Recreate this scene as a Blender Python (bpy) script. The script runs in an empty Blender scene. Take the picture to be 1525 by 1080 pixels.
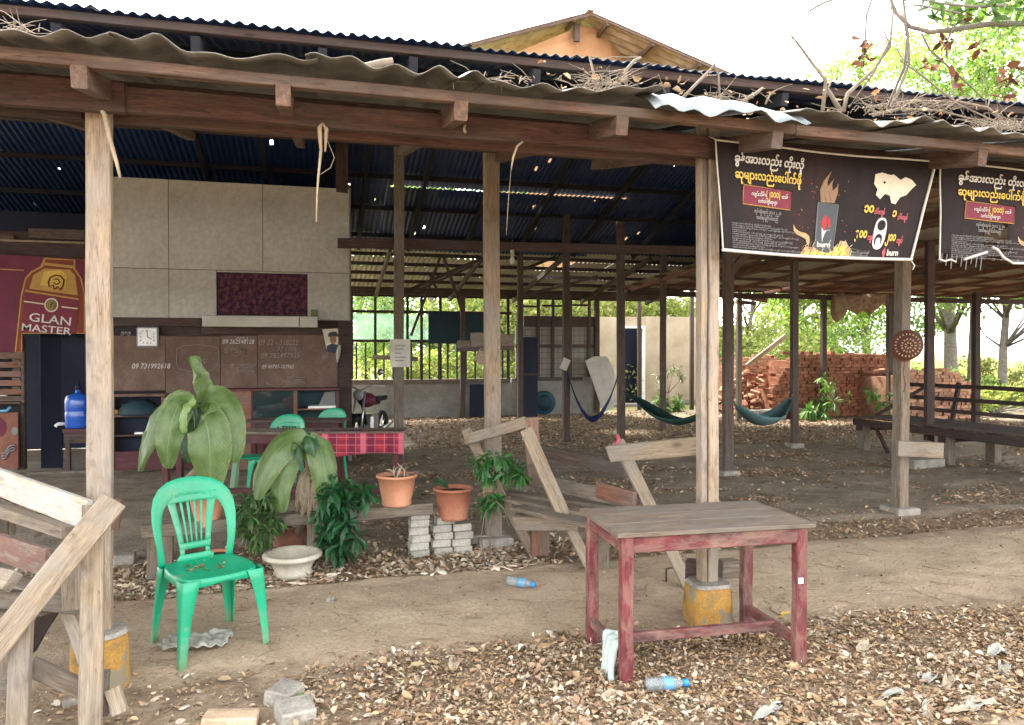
import bpy, bmesh, math, random
import numpy as np
from mathutils import Vector as V, Matrix, Euler, noise
random.seed(7)
SC = bpy.context.scene
COL = SC.collection
PI = math.pi
# ------------------------------------------------------------------ camera, world, sun, exposure
FPX = 1110.0
YAW = math.radians(14.2)
PITCH = math.atan(15 / FPX)
CAM = V((0, 0, 1.55))
cd = bpy.data.cameras.new('camera'); cam = bpy.data.objects.new('camera', cd); COL.objects.link(cam)
cd.sensor_width = 36; cd.lens = 36 * FPX / 1525; cd.clip_start = 0.05; cd.clip_end = 2000
cam.location = CAM; cam.rotation_euler = (PI / 2 - PITCH, 0, -YAW); SC.camera = cam
SUN_EL, SUN_AZ = math.radians(56), math.radians(-22)      # azimuth measured from +Y towards +X
wd = bpy.data.worlds.new('World'); SC.world = wd; wd.use_nodes = True
nt = wd.node_tree; bg = nt.nodes['Background']
sky = nt.nodes.new('ShaderNodeTexSky'); sky.sky_type = 'NISHITA'; sky.sun_disc = False
sky.sun_elevation = SUN_EL; sky.sun_rotation = SUN_AZ; sky.air_density = 1.0; sky.dust_density = 1.5; sky.ozone_density = 1.0
hs = nt.nodes.new('ShaderNodeHueSaturation'); hs.inputs['Saturation'].default_value = 0.10
nt.links.new(sky.outputs[0], hs.inputs['Color']); nt.links.new(hs.outputs[0], bg.inputs[0]); bg.inputs[1].default_value = 0.15
sl = bpy.data.lights.new('sun', 'SUN'); sl.energy = 1.5; sl.angle = math.radians(10); sl.color = (1, .93, .80)
so = bpy.data.objects.new('sun', sl); COL.objects.link(so)
sdir = V((math.sin(SUN_AZ) * math.cos(SUN_EL), math.cos(SUN_AZ) * math.cos(SUN_EL), math.sin(SUN_EL)))
so.rotation_euler = sdir.to_track_quat('Z', 'Y').to_euler(); so.location = sdir * 60
vs = SC.view_settings; vs.view_transform = 'Standard'; vs.look = 'None'; vs.gamma = 1; vs.use_curve_mapping = False
vs.exposure = 3.45
SC.render.engine = 'CYCLES'
SC.cycles.use_denoising = True
SC.cycles.max_bounces = 6; SC.cycles.diffuse_bounces = 4; SC.cycles.transmission_bounces = 4; SC.cycles.glossy_bounces = 3
SC.cycles.sample_clamp_indirect = 6

# ------------------------------------------------------------------ measuring helpers (photo survey -> metres)
_r = V((math.cos(YAW), -math.sin(YAW), 0)); _f = V((math.sin(YAW), math.cos(YAW), 0)); _z = V((0, 0, 1))
_F = _f * math.cos(PITCH) - _z * math.sin(PITCH); _U = _f * math.sin(PITCH) + _z * math.cos(PITCH)
def _ray(x, y): return _F + _r * ((x - 762.5) / FPX) + _U * ((540 - y) / FPX)
def P(x, y, d): return CAM + _ray(x, y) * d                                   # point at depth d
def G(x, y, z=0.0):                                                           # point on a level plane
    r = _ray(x, y); return CAM + r * ((z - CAM.z) / r.z)
def W(x, y, v):                                                               # point on a plane parallel to the facade
    r = _ray(x, y); return CAM + r * ((v - CAM.y) / r.y)

# ------------------------------------------------------------------ materials
MATS = {}
def _nodes(name):
    m = bpy.data.materials.new(name); m.use_nodes = True; MATS[name] = m
    t = m.node_tree; b = t.nodes['Principled BSDF']; return m, t, b
def ramp(t, fac, stops):
    r = t.nodes.new('ShaderNodeValToRGB'); e = r.color_ramp.elements
    while len(e) < len(stops): e.new(0.5)
    for k, (p, c) in enumerate(stops): e[k].position = p; e[k].color = (c[0], c[1], c[2], 1)
    t.links.new(fac, r.inputs[0]); return r.outputs[0]
def noisen(t, vec, scale, detail=5, rough=.55, dist=0.0):
    n = t.nodes.new('ShaderNodeTexNoise'); n.inputs['Scale'].default_value = scale; n.inputs['Detail'].default_value = detail
    n.inputs['Roughness'].default_value = rough; n.inputs['Distortion'].default_value = dist
    if vec is not None: t.links.new(vec, n.inputs['Vector'])
    return n.outputs['Fac']
def mapped(t, vec, scale, loc=None):
    m = t.nodes.new('ShaderNodeMapping'); m.inputs['Scale'].default_value = scale; t.links.new(vec, m.inputs['Vector'])
    if loc is not None: t.links.new(loc, m.inputs['Location'])
    return m.outputs[0]
def mixc(t, fac, a, b, mode='MIX'):
    m = t.nodes.new('ShaderNodeMix'); m.data_type = 'RGBA'; m.blend_type = mode
    for s, v in ((0, fac), (6, a), (7, b)):
        if hasattr(v, 'is_linked') or isinstance(v, bpy.types.NodeSocket): t.links.new(v, m.inputs[s])
        elif s == 0: m.inputs[0].default_value = v
        else: m.inputs[s].default_value = (v[0], v[1], v[2], 1)
    return m.outputs[2]
def mathn(t, op, a, b=None):
    m = t.nodes.new('ShaderNodeMath'); m.operation = op
    for i, v in ((0, a), (1, b)):
        if v is None: continue
        if isinstance(v, bpy.types.NodeSocket): t.links.new(v, m.inputs[i])
        else: m.inputs[i].default_value = v
    return m.outputs[0]
def bumpn(t, b, h, strength=.3, dist=.01):
    n = t.nodes.new('ShaderNodeBump'); n.inputs['Strength'].default_value = strength; n.inputs['Distance'].default_value = dist
    t.links.new(h, n.inputs['Height']); t.links.new(n.outputs[0], b.inputs['Normal'])
def obj_coord(t):
    tc = t.nodes.new('ShaderNodeTexCoord'); oi = t.nodes.new('ShaderNodeObjectInfo')
    cx = t.nodes.new('ShaderNodeCombineXYZ')
    r = mathn(t, 'MULTIPLY', oi.outputs['Random'], 37.0)
    for k in range(3): t.links.new(r, cx.inputs[k])
    return tc.outputs['Object'], cx.outputs[0], oi.outputs['Random']
def wood(name, c1, c2, c3, stain=(.05, .04, .03), stain_amt=.5, rough=.85, grain=16, var=.35, paint=None, paint_amt=.5, bump=.35):
    m, t, b = _nodes(name)
    oc, off, rnd = obj_coord(t)
    g = noisen(t, mapped(t, oc, (1.3, grain, grain), off), 3.0, 7, .65, .6)
    fine = noisen(t, mapped(t, oc, (4, grain * 7, grain * 7), off), 3.0, 3, .6)
    col = ramp(t, g, [(.28, c1), (.5, c2), (.72, c3)])
    fr = ramp(t, fine, [(.3, (.62, .6, .58)), (.55, (1, 1, 1)), (.8, (1.12, 1.1, 1.08))])
    col = mixc(t, 1.0, col, fr, 'MULTIPLY')
    crk = noisen(t, mapped(t, oc, (1.1, grain * 2.2, grain * 2.2), off), 2.0, 2, .5, .3)
    col = mixc(t, mathn(t, 'MULTIPLY', ramp(t, mathn(t, 'ABSOLUTE', mathn(t, 'SUBTRACT', crk, .5)), [(.0, (1, 1, 1)), (.016, (0, 0, 0))]), .75), col, tuple(x * .35 for x in c1))
    vo = t.nodes.new('ShaderNodeTexVoronoi'); vo.inputs['Scale'].default_value = 1.0; t.links.new(mapped(t, oc, (3.2, 7.5, 7.5), off), vo.inputs['Vector'])
    col = mixc(t, mathn(t, 'MULTIPLY', ramp(t, vo.outputs['Distance'], [(.05, (1, 1, 1)), (.16, (0, 0, 0))]), .8), col, tuple(x * .5 for x in c1))
    wea = noisen(t, mapped(t, oc, (1.5, 2.5, 2.5), off), 1.4, 5, .65)
    col = mixc(t, ramp(t, wea, [(.42, (0, 0, 0)), (.62, (.55, .55, .55))]), col, tuple((c2[0] + c2[1] + c2[2]) / 3 * k for k in (1.08, 1.0, .90)))
    blot = noisen(t, mapped(t, oc, (2.2, 5, 5), off), 2.0, 6, .7, .4)
    sf = mathn(t, 'MULTIPLY', ramp(t, blot, [(.52, (0, 0, 0)), (.7, (1, 1, 1))]), stain_amt)
    col = mixc(t, sf, col, stain)
    if paint:
        pn = noisen(t, mapped(t, oc, (3, 8, 8), off), 2.5, 8, .72)
        pf = mathn(t, 'MULTIPLY', ramp(t, pn, [(.46, (0, 0, 0)), (.54, (1, 1, 1))]), paint_amt)
        col = mixc(t, pf, col, paint)
    br = mathn(t, 'ADD', mathn(t, 'MULTIPLY', rnd, var), 1 - var / 2)
    hv = t.nodes.new('ShaderNodeHueSaturation'); t.links.new(br, hv.inputs['Value']); t.links.new(col, hv.inputs['Color'])
    t.links.new(hv.outputs[0], b.inputs['Base Color']); b.inputs['Roughness'].default_value = rough
    b.inputs['Specular IOR Level'].default_value = .25
    bumpn(t, b, mathn(t, 'ADD', g, mathn(t, 'MULTIPLY', fine, .5)), bump, .004)
    return m
def surf(name, stops, scale=3.0, rough=.8, detail=6, nrough=.6, bump=.2, bdist=.005, var=0.0, metal=0.0, fine=None, coord='Object', spec=.3,
         stretch=(1, 1, 1), speck=None, coat=0):
    m, t, b = _nodes(name)
    tc = t.nodes.new('ShaderNodeTexCoord'); oi = t.nodes.new('ShaderNodeObjectInfo')
    vec = mapped(t, tc.outputs[coord], stretch) if coord != 'World' else None
    if coord == 'World':
        ge = t.nodes.new('ShaderNodeNewGeometry'); vec = mapped(t, ge.outputs['Position'], stretch)
    n = noisen(t, vec, scale, detail, nrough)
    col = ramp(t, n, stops)
    f = noisen(t, vec, scale * 14, 3, .6)
    if fine: col = mixc(t, 1.0, col, ramp(t, f, [(.3, (1 - fine,) * 3), (.7, (1 + fine * .5,) * 3)]), 'MULTIPLY')
    if speck:
        s = noisen(t, vec, speck[1], 4, .6); col = mixc(t, ramp(t, s, [(speck[2], (0, 0, 0)), (speck[2] + .05, (1, 1, 1))]), col, speck[0])
    if var:
        br = mathn(t, 'ADD', mathn(t, 'MULTIPLY', oi.outputs['Random'], var), 1 - var / 2)
        hv = t.nodes.new('ShaderNodeHueSaturation'); t.links.new(br, hv.inputs['Value']); t.links.new(col, hv.inputs['Color']); col = hv.outputs[0]
    t.links.new(col, b.inputs['Base Color']); b.inputs['Roughness'].default_value = rough; b.inputs['Metallic'].default_value = metal
    b.inputs['Specular IOR Level'].default_value = spec
    b.inputs['Coat Weight'].default_value = coat
    if bump: bumpn(t, b, mathn(t, 'ADD', n, mathn(t, 'MULTIPLY', f, .4)), bump, bdist)
    return m
def flat(name, c, rough=.7, spec=.3, metal=0):
    return surf(name, [(.3, tuple(x * .82 for x in c)), (.7, tuple(min(1, x * 1.12) for x in c))], 6, rough, bump=0, spec=spec, metal=metal, fine=.12)
def attrmat(name, rough=.8, trans=0.0, spec=.2, bump=0):
    m, t, b = _nodes(name)
    a = t.nodes.new('ShaderNodeAttribute'); a.attribute_name = 'col'
    t.links.new(a.outputs['Color'], b.inputs['Base Color']); b.inputs['Roughness'].default_value = rough; b.inputs['Specular IOR Level'].default_value = spec
    if trans:
        tr = t.nodes.new('ShaderNodeBsdfTranslucent'); mx = t.nodes.new('ShaderNodeMixShader'); mx.inputs[0].default_value = trans
        br = mixc(t, 1.0, a.outputs['Color'], (1.6, 1.9, .8), 'MULTIPLY'); t.links.new(br, tr.inputs[0])
        t.links.new(b.outputs[0], mx.inputs[1]); t.links.new(tr.outputs[0], mx.inputs[2])
        t.links.new(mx.outputs[0], t.nodes['Material Output'].inputs[0])
    return m
def leafmat(name, dark, lite, vein, rough=.4, trans=.25, brown=None):
    m, t, b = _nodes(name)
    uv = t.nodes.new('ShaderNodeUVMap'); sp = t.nodes.new('ShaderNodeSeparateXYZ'); t.links.new(uv.outputs[0], sp.inputs[0])
    au = mathn(t, 'ABSOLUTE', mathn(t, 'SUBTRACT', sp.outputs[0], .5))
    ph = mathn(t, 'SUBTRACT', mathn(t, 'MULTIPLY', sp.outputs[1], 26.0), mathn(t, 'MULTIPLY', au, 14.0))
    st = mathn(t, 'ABSOLUTE', mathn(t, 'SINE', mathn(t, 'MULTIPLY', ph, PI)))
    n = noisen(t, mapped(t, uv.outputs[0], (3, 5, 1)), 1.6, 5, .6)
    col = ramp(t, n, [(.35, dark), (.65, lite)])
    col = mixc(t, mathn(t, 'MULTIPLY', ramp(t, st, [(.0, (1, 1, 1)), (.35, (0, 0, 0))]), .45), col, tuple(x * .55 for x in dark))
    mid = ramp(t, au, [(.008, (1, 1, 1)), (.022, (0, 0, 0))])
    col = mixc(t, mid, col, vein)
    col = mixc(t, ramp(t, noisen(t, mapped(t, uv.outputs[0], (2, 3, 1)), 2.3, 6, .7), [(.5, (0, 0, 0)), (.72, (.45, .45, .45))]), col, (.15, .145, .085))
    if brown:
        edge = mathn(t, 'MULTIPLY', ramp(t, au, [(.42, (0, 0, 0)), (.49, (1, 1, 1))]), ramp(t, noisen(t, mapped(t, uv.outputs[0], (1, 14, 1)), 1.0, 5), [(.5, (0, 0, 0)), (.6, (1, 1, 1))]))
        col = mixc(t, edge, col, brown)
    t.links.new(col, b.inputs['Base Color']); b.inputs['Roughness'].default_value = rough
    bumpn(t, b, mathn(t, 'POWER', st, .4), .5, .004)
    tr = t.nodes.new('ShaderNodeBsdfTranslucent'); mx = t.nodes.new('ShaderNodeMixShader'); mx.inputs[0].default_value = trans
    t.links.new(mixc(t, 1.0, col, (1.5, 1.7, .7), 'MULTIPLY'), tr.inputs[0])
    t.links.new(b.outputs[0], mx.inputs[1]); t.links.new(tr.outputs[0], mx.inputs[2]); t.links.new(mx.outputs[0], t.nodes['Material Output'].inputs[0])
    return m

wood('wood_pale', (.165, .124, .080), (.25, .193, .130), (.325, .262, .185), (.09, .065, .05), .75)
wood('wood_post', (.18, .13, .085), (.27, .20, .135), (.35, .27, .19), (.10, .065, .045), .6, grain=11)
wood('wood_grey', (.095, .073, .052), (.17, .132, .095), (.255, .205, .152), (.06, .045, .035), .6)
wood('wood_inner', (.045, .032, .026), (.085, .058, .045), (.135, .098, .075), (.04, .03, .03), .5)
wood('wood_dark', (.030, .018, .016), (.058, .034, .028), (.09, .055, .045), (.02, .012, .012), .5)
wood('wood_beam', (.052, .026, .022), (.085, .042, .033), (.125, .068, .052), (.05, .03, .025), .6, grain=9)
wood('wood_rafter', (.06, .034, .025), (.11, .064, .044), (.18, .115, .08), (.05, .03, .02), .5, grain=9)
wood('wood_red', (.12, .05, .03), (.19, .085, .055), (.26, .14, .09), (.07, .03, .02), .5)
wood('wood_bluewhite', (.24, .18, .13), (.40, .32, .24), (.5, .42, .33), (.10, .07, .05), .4, paint=(.25, .29, .31), paint_amt=.5)
wood('wood_redpaint', (.13, .085, .065), (.22, .16, .12), (.3, .22, .17), (.07, .05, .04), .4, paint=(.15, .06, .045), paint_amt=.65)
wood('table_red', (.085, .014, .018), (.135, .026, .03), (.19, .055, .052), (.27, .16, .115), .6, grain=7, var=.12, rough=.75, paint=(.26, .20, .15), paint_amt=.22)
wood('table_top', (.10, .070, .050), (.145, .108, .078), (.20, .155, .115), (.10, .06, .05), .5, grain=8, var=.15, rough=.75)
wood('maroon_wood', (.055, .012, .016), (.09, .02, .024), (.13, .04, .04), (.03, .01, .012), .4, var=.15, rough=.5)
wood('wood_shade', (.007, .007, .012), (.012, .012, .018), (.02, .02, .026), (.01, .01, .012), .4)  # roof timber painted near-black: the shade under the main roof is in the colour
wood('bark', (.10, .085, .07), (.18, .155, .13), (.27, .24, .2), (.06, .05, .04), .5, grain=5, bump=.8)
surf('metal_grey', [(.3, (.07, .068, .062)), (.5, (.145, .138, .122)), (.72, (.24, .228, .20))], 3, .6, metal=.15, fine=.25, bump=.15)
surf('metal_weathered', [(.3, (.09, .086, .076)), (.5, (.18, .172, .15)), (.72, (.30, .288, .25))], 3, .65, metal=.1, fine=.3, bump=.2, speck=((.14, .085, .05), 5, .62))
surf('metal_bright', [(.3, (.10, .12, .125)), (.5, (.17, .19, .195)), (.72, (.27, .29, .285))], 3, .45, metal=.25, fine=.2, bump=.15)
surf('metal_shade_navy', [(.3, (.007, .018, .056)), (.5, (.011, .028, .088)), (.72, (.024, .042, .10))], 2.5, .55, fine=.2, bump=.1)  # sheet underside; deep blue of the roof's shade is painted into the colour
surf('metal_rust', [(.3, (.07, .035, .022)), (.5, (.16, .085, .055)), (.72, (.28, .20, .15))], 2.5, .8, fine=.25, bump=.15)
surf('metal_tan', [(.3, (.20, .13, .085)), (.5, (.31, .225, .155)), (.72, (.42, .33, .24))], 2.5, .7, fine=.2, bump=.1)
surf('concrete', [(.3, (.16, .145, .12)), (.5, (.26, .235, .20)), (.72, (.36, .33, .28))], 6, .9, fine=.3, bump=.5)
surf('concrete_block', [(.3, (.24, .22, .175)), (.5, (.34, .32, .265)), (.72, (.43, .41, .35))], 9, .95, fine=.35, bump=.6, var=.3)
surf('yellow_paint', [(.32, (.17, .12, .06)), (.46, (.34, .18, .04)), (.7, (.45, .24, .045))], 7, .85, fine=.3, bump=.5, speck=((.20, .165, .11), 7, .53), detail=8)
surf('fibreboard', [(.3, (.25, .24, .205)), (.5, (.33, .318, .275)), (.72, (.39, .375, .33))], 1.1, .9, fine=.14, bump=.1, var=.10, detail=9, nrough=.68)
surf('ledge_board', [(.3, (.32, .31, .26)), (.7, (.44, .42, .36))], 3, .85, fine=.08)
surf('blackboard_brown', [(.3, (.075, .046, .034)), (.5, (.105, .066, .048)), (.72, (.145, .098, .075))], 3, .8, fine=.2, bump=.1, var=.25, speck=((.13, .105, .09), 4.5, .63))
surf('purple_cloth', [(.40, (.020, .006, .018)), (.5, (.05, .014, .03)), (.6, (.09, .035, .03))], 16, .9, detail=8, bump=.1)
surf('plaster', [(.3, (.27, .215, .14)), (.5, (.36, .295, .20)), (.72, (.44, .37, .265))], 1.6, .9, fine=.1, bump=.15)
surf('plaster_grey', [(.3, (.13, .125, .105)), (.5, (.22, .215, .185)), (.72, (.30, .29, .25))], 1.6, .9, fine=.15, bump=.2)
surf('brick', [(.3, (.14, .056, .034)), (.5, (.225, .088, .05)), (.72, (.32, .155, .095))], 9, .95, fine=.3, bump=.4, var=.5)
surf('brick_pale', [(.3, (.30, .21, .13)), (.5, (.40, .29, .19)), (.72, (.5, .38, .27))], 9, .95, fine=.3, bump=.6, var=.2)
surf('brick_sunlit', [(.3, (.26, .12, .07)), (.5, (.38, .20, .12)), (.72, (.48, .30, .19))], 9, .95, fine=.3, bump=.4, var=.5)  # dusty pale brick, with sunlight on the lit stacks painted into the colour
surf('terracotta', [(.3, (.40, .17, .09)), (.55, (.50, .23, .13)), (.75, (.55, .30, .19))], 4, .6, fine=.1, bump=.08, spec=.35)
surf('terracotta_red', [(.3, (.30, .10, .06)), (.55, (.38, .15, .09)), (.75, (.46, .24, .16))], 5, .7, fine=.15, bump=.1)
surf('terracotta_dark', [(.3, (.12, .045, .03)), (.7, (.21, .09, .06))], 5, .8, fine=.15, bump=.1)
surf('stoneware', [(.3, (.36, .32, .24)), (.5, (.48, .43, .34)), (.75, (.58, .54, .45))], 6, .8, fine=.15, bump=.15)
surf('plastic_green', [(.3, (.0, .21, .10)), (.5, (.001, .265, .13)), (.75, (.010, .33, .17))], 2.5, .42, fine=.06, bump=.04, spec=.5, speck=((.06, .25, .15), 7, .62))
surf('soil', [(.3, (.03, .02, .014)), (.7, (.09, .06, .04))], 20, 1, fine=.4, bump=1, bdist=.02)
surf('cloth_white', [(.3, (.22, .215, .18)), (.7, (.38, .37, .32))], 8, .95, fine=.15, bump=.3)
surf('cloth_pale', [(.3, (.26, .30, .27)), (.7, (.40, .45, .41))], 8, .95, fine=.1, bump=.3)
surf('hammock_blue', [(.3, (.006, .008, .05)), (.7, (.015, .02, .11))], 12, .8, fine=.3)
surf('hammock_green', [(.3, (.008, .035, .03)), (.7, (.02, .07, .055))], 12, .8, fine=.3)
surf('hammock_teal', [(.3, (.04, .09, .09)), (.7, (.09, .17, .17))], 12, .8, fine=.3)
surf('banner_black', [(.3, (.010, .009, .010)), (.5, (.016, .012, .012)), (.75, (.032, .018, .016))], 1.8, .7, fine=.1, bump=.25, bdist=.02, spec=.12, detail=4)
surf('dry_leaf', [(.3, (.12, .075, .045)), (.7, (.30, .21, .13))], 8, .9, fine=.2)
surf('dry_twig', [(.3, (.09, .068, .05)), (.7, (.22, .175, .13))], 8, .9, fine=.2)
surf('husk', [(.3, (.26, .20, .135)), (.7, (.42, .345, .25))], 8, .85, fine=.2, bump=.3)
surf('orange_wall', [(.3, (.34, .175, .09)), (.7, (.43, .235, .125))], 1.2, .9, fine=.06)
surf('thatch', [(.3, (.13, .08, .05)), (.7, (.33, .24, .15))], 9, .95, fine=.4, bump=.8, stretch=(1, 6, 1))
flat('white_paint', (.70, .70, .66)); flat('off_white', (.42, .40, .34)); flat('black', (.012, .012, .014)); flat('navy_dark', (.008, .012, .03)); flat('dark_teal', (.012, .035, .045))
flat('maroon', (.10, .012, .03)); flat('maroon_label', (.13, .015, .03)); flat('gold', (.34, .20, .045)); flat('amber', (.15, .03, .012)); flat('cream', (.48, .43, .33))
flat('yellow', (.46, .32, .06)); flat('red', (.30, .02, .025)); flat('pink_red', (.34, .07, .09)); flat('print_white', (.46, .44, .40)); flat('print_grey', (.17, .165, .16)); flat('chalk', (.42, .40, .36))
flat('chalk_dim', (.20, .16, .13)); flat('flame_brown', (.20, .115, .07)); flat('flame_yellow', (.33, .22, .10)); flat('grey_plastic', (.22, .23, .24), .45); flat('blue_cap', (.02, .22, .62), .4)
flat('jug_blue', (.02, .09, .42), .25, .6); flat('can_grey', (.028, .032, .036), .5); flat('steel', (.5, .5, .5), .3, .5, .8); flat('rubber', (.015, .015, .016), .8); flat('pot_red', (.34, .02, .02), .4)
attrmat('net_green_', .8); flat('teal_plastic', (.012, .055, .075), .5); flat('olive', (.11, .11, .04)); flat('hat_brown', (.085, .032, .024)); flat('hat_cream', (.36, .27, .16))
flat('skin', (.32, .18, .11)); flat('dark_cloth', (.03, .04, .05))
attrmat('litter', .85); attrmat('foliage', .6, .45); attrmat('plant_leaf', .45, .2, .4); attrmat('grass_blade', .7, .35)
leafmat('banana_leaf', (.062, .115, .030), (.12, .185, .055), (.13, .20, .065), brown=(.2, .16, .06))
leafmat('banana_pale', (.16, .26, .07), (.22, .33, .11), (.36, .42, .2))
leafmat('banana_dark', (.02, .07, .025), (.04, .11, .04), (.13, .2, .07))
leafmat('dead_leaf', (.20, .15, .095), (.34, .27, .19), (.42, .34, .24), rough=.9, trans=.1)
def glassmat(name, c, rough=.05, alpha=.35):
    m, t, b = _nodes(name); b.inputs['Base Color'].default_value = (*c, 1); b.inputs['Roughness'].default_value = rough; b.inputs['Alpha'].default_value = alpha
    b.inputs['Specular IOR Level'].default_value = .6
    return m
glassmat('glass', (.03, .05, .05), .05, .45); glassmat('bottle_clear', (.30, .36, .38), .12, .35); glassmat('bottle_blue', (.12, .32, .50), .15, .7)
# plaid cloth
def plaidmat():
    m, t, b = _nodes('plaid'); tc = t.nodes.new('ShaderNodeTexCoord'); sp = t.nodes.new('ShaderNodeSeparateXYZ'); t.links.new(tc.outputs['Object'], sp.inputs[0])
    tt = noisen(t, tc.outputs['Object'], 30, 3)
    def band(s, freq, w, ph=0.0):
        f = mathn(t, 'FRACT', mathn(t, 'ADD', mathn(t, 'MULTIPLY', s, freq), ph)); return mathn(t, 'LESS_THAN', f, w)
    x, z = sp.outputs[0], sp.outputs[2]
    col = mixc(t, mathn(t, 'MULTIPLY', band(x, 5.2, .42), .75), (.33, .02, .035), (.10, .008, .035))
    col = mixc(t, mathn(t, 'MULTIPLY', band(z, 11, .45, .2), .55), col, (.12, .008, .03))
    col = mixc(t, mathn(t, 'MULTIPLY', band(x, 10.4, .08, .3), .5), col, (.55, .20, .22)); col = mixc(t, mathn(t, 'MULTIPLY', band(z, 13, .12, .6), .4), col, (.5, .2, .2)); col = mixc(t, mathn(t, 'MULTIPLY', band(x, 2.6, .13, .7), .6), col, (.55, .16, .22))
    t.links.new(col, b.inputs['Base Color']); b.inputs['Roughness'].default_value = .9
plaidmat()
def tilewallmat():
    m, t, b = _nodes('grid_panel'); tc = t.nodes.new('ShaderNodeTexCoord')
    br = t.nodes.new('ShaderNodeTexBrick'); t.links.new(mapped(t, tc.outputs['Object'], (1, 0, 1)), br.inputs['Vector'])
    br.offset = 0
    sp = t.nodes.new('ShaderNodeSeparateXYZ'); t.links.new(tc.outputs['Object'], sp.inputs[0]); cx = t.nodes.new('ShaderNodeCombineXYZ')
    t.links.new(sp.outputs[0], cx.inputs[0]); t.links.new(sp.outputs[2], cx.inputs[1]); t.links.new(cx.outputs[0], br.inputs['Vector'])
    br.inputs['Scale'].default_value = 1; br.inputs['Brick Width'].default_value = .14; br.inputs['Row Height'].default_value = .14; br.inputs['Mortar Size'].default_value = .006
    br.inputs['Color1'].default_value = (.20, .195, .16, 1); br.inputs['Color2'].default_value = (.24, .23, .19, 1); br.inputs['Mortar'].default_value = (.10, .095, .08, 1)
    t.links.new(br.outputs[0], b.inputs['Base Color']); b.inputs['Roughness'].default_value = .9
tilewallmat()

# ------------------------------------------------------------------ object helpers
TM = {}
def link(o, parent=None, world=None):
    COL.objects.link(o)
    w = world if world is not None else Matrix()
    TM[o.name] = w
    if parent is not None:
        o.parent = parent; o.matrix_basis = TM[parent.name].inverted() @ w
    else: o.matrix_basis = w
    return o
def tag(o, label=None, cat=None, group=None, kind=None):
    for k, v in (('label', label), ('category', cat), ('group', group), ('kind', kind)):
        if v: o[k] = v
    return o
def thing(name, loc, label, cat, group=None, rz=0.0):
    o = bpy.data.objects.new(name, None); o.empty_display_size = .1
    link(o, None, Matrix.Translation(loc) @ Matrix.Rotation(rz, 4, 'Z')); return tag(o, label, cat, group)
def meshobj(name, verts, faces, mat, parent=None, world=None, smooth=False, uvs=None, mids=None):
    me = bpy.data.meshes.new(name); me.from_pydata([tuple(v) for v in verts], [], faces)
    for k in (mat if isinstance(mat, (list, tuple)) else [mat]): me.materials.append(MATS[k])
    if mids: me.polygons.foreach_set('material_index', mids)
    if smooth: me.polygons.foreach_set('use_smooth', [True] * len(me.polygons))
    if uvs:
        ul = me.uv_layers.new(name='UVMap')
        for lp in me.loops: ul.data[lp.index].uv = uvs[lp.vertex_index]
    me.update(); o = bpy.data.objects.new(name, me)
    return link(o, parent, world)
def bmobj(name, bm, mat, parent=None, world=None, smooth=False):
    me = bpy.data.meshes.new(name); bmesh.ops.recalc_face_normals(bm, faces=bm.faces); bm.to_mesh(me); bm.free()
    for k in (mat if isinstance(mat, (list, tuple)) else [mat]): me.materials.append(MATS[k])
    if smooth: me.polygons.foreach_set('use_smooth', [True] * len(me.polygons))
    return link(bpy.data.objects.new(name, me), parent, world)
def share(o, parent, world):
    c = o.copy(); link(c, parent, world); return c
def bbox(bm, x0, x1, y0, y1, z0, z1, mi=0, bev=0):
    r = bmesh.ops.create_cube(bm, size=1); vs_ = r['verts']
    for v in vs_: v.co = V((x0 + (v.co.x + .5) * (x1 - x0), y0 + (v.co.y + .5) * (y1 - y0), z0 + (v.co.z + .5) * (z1 - z0)))
    fs = list({f for v in vs_ for f in v.link_faces})
    for f in fs: f.material_index = mi
    if bev:
        es = list({e for v in vs_ for e in v.link_edges}); bmesh.ops.bevel(bm, geom=es, offset=bev, segments=1, affect='EDGES')
def box(name, x0, x1, y0, y1, z0, z1, mat, parent=None, bev=.004):
    """axis-aligned box, origin at its centre; local X is the world X."""
    c = V(((x0 + x1) / 2, (y0 + y1) / 2, (z0 + z1) / 2)); h = V((abs(x1 - x0) / 2, abs(y1 - y0) / 2, abs(z1 - z0) / 2))
    bm = bmesh.new(); b = min(bev, min(h) * .5)
    bbox(bm, -h.x, h.x, -h.y, h.y, -h.z, h.z, bev=b)
    return bmobj(name, bm, mat, parent, Matrix.Translation(c))
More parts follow.
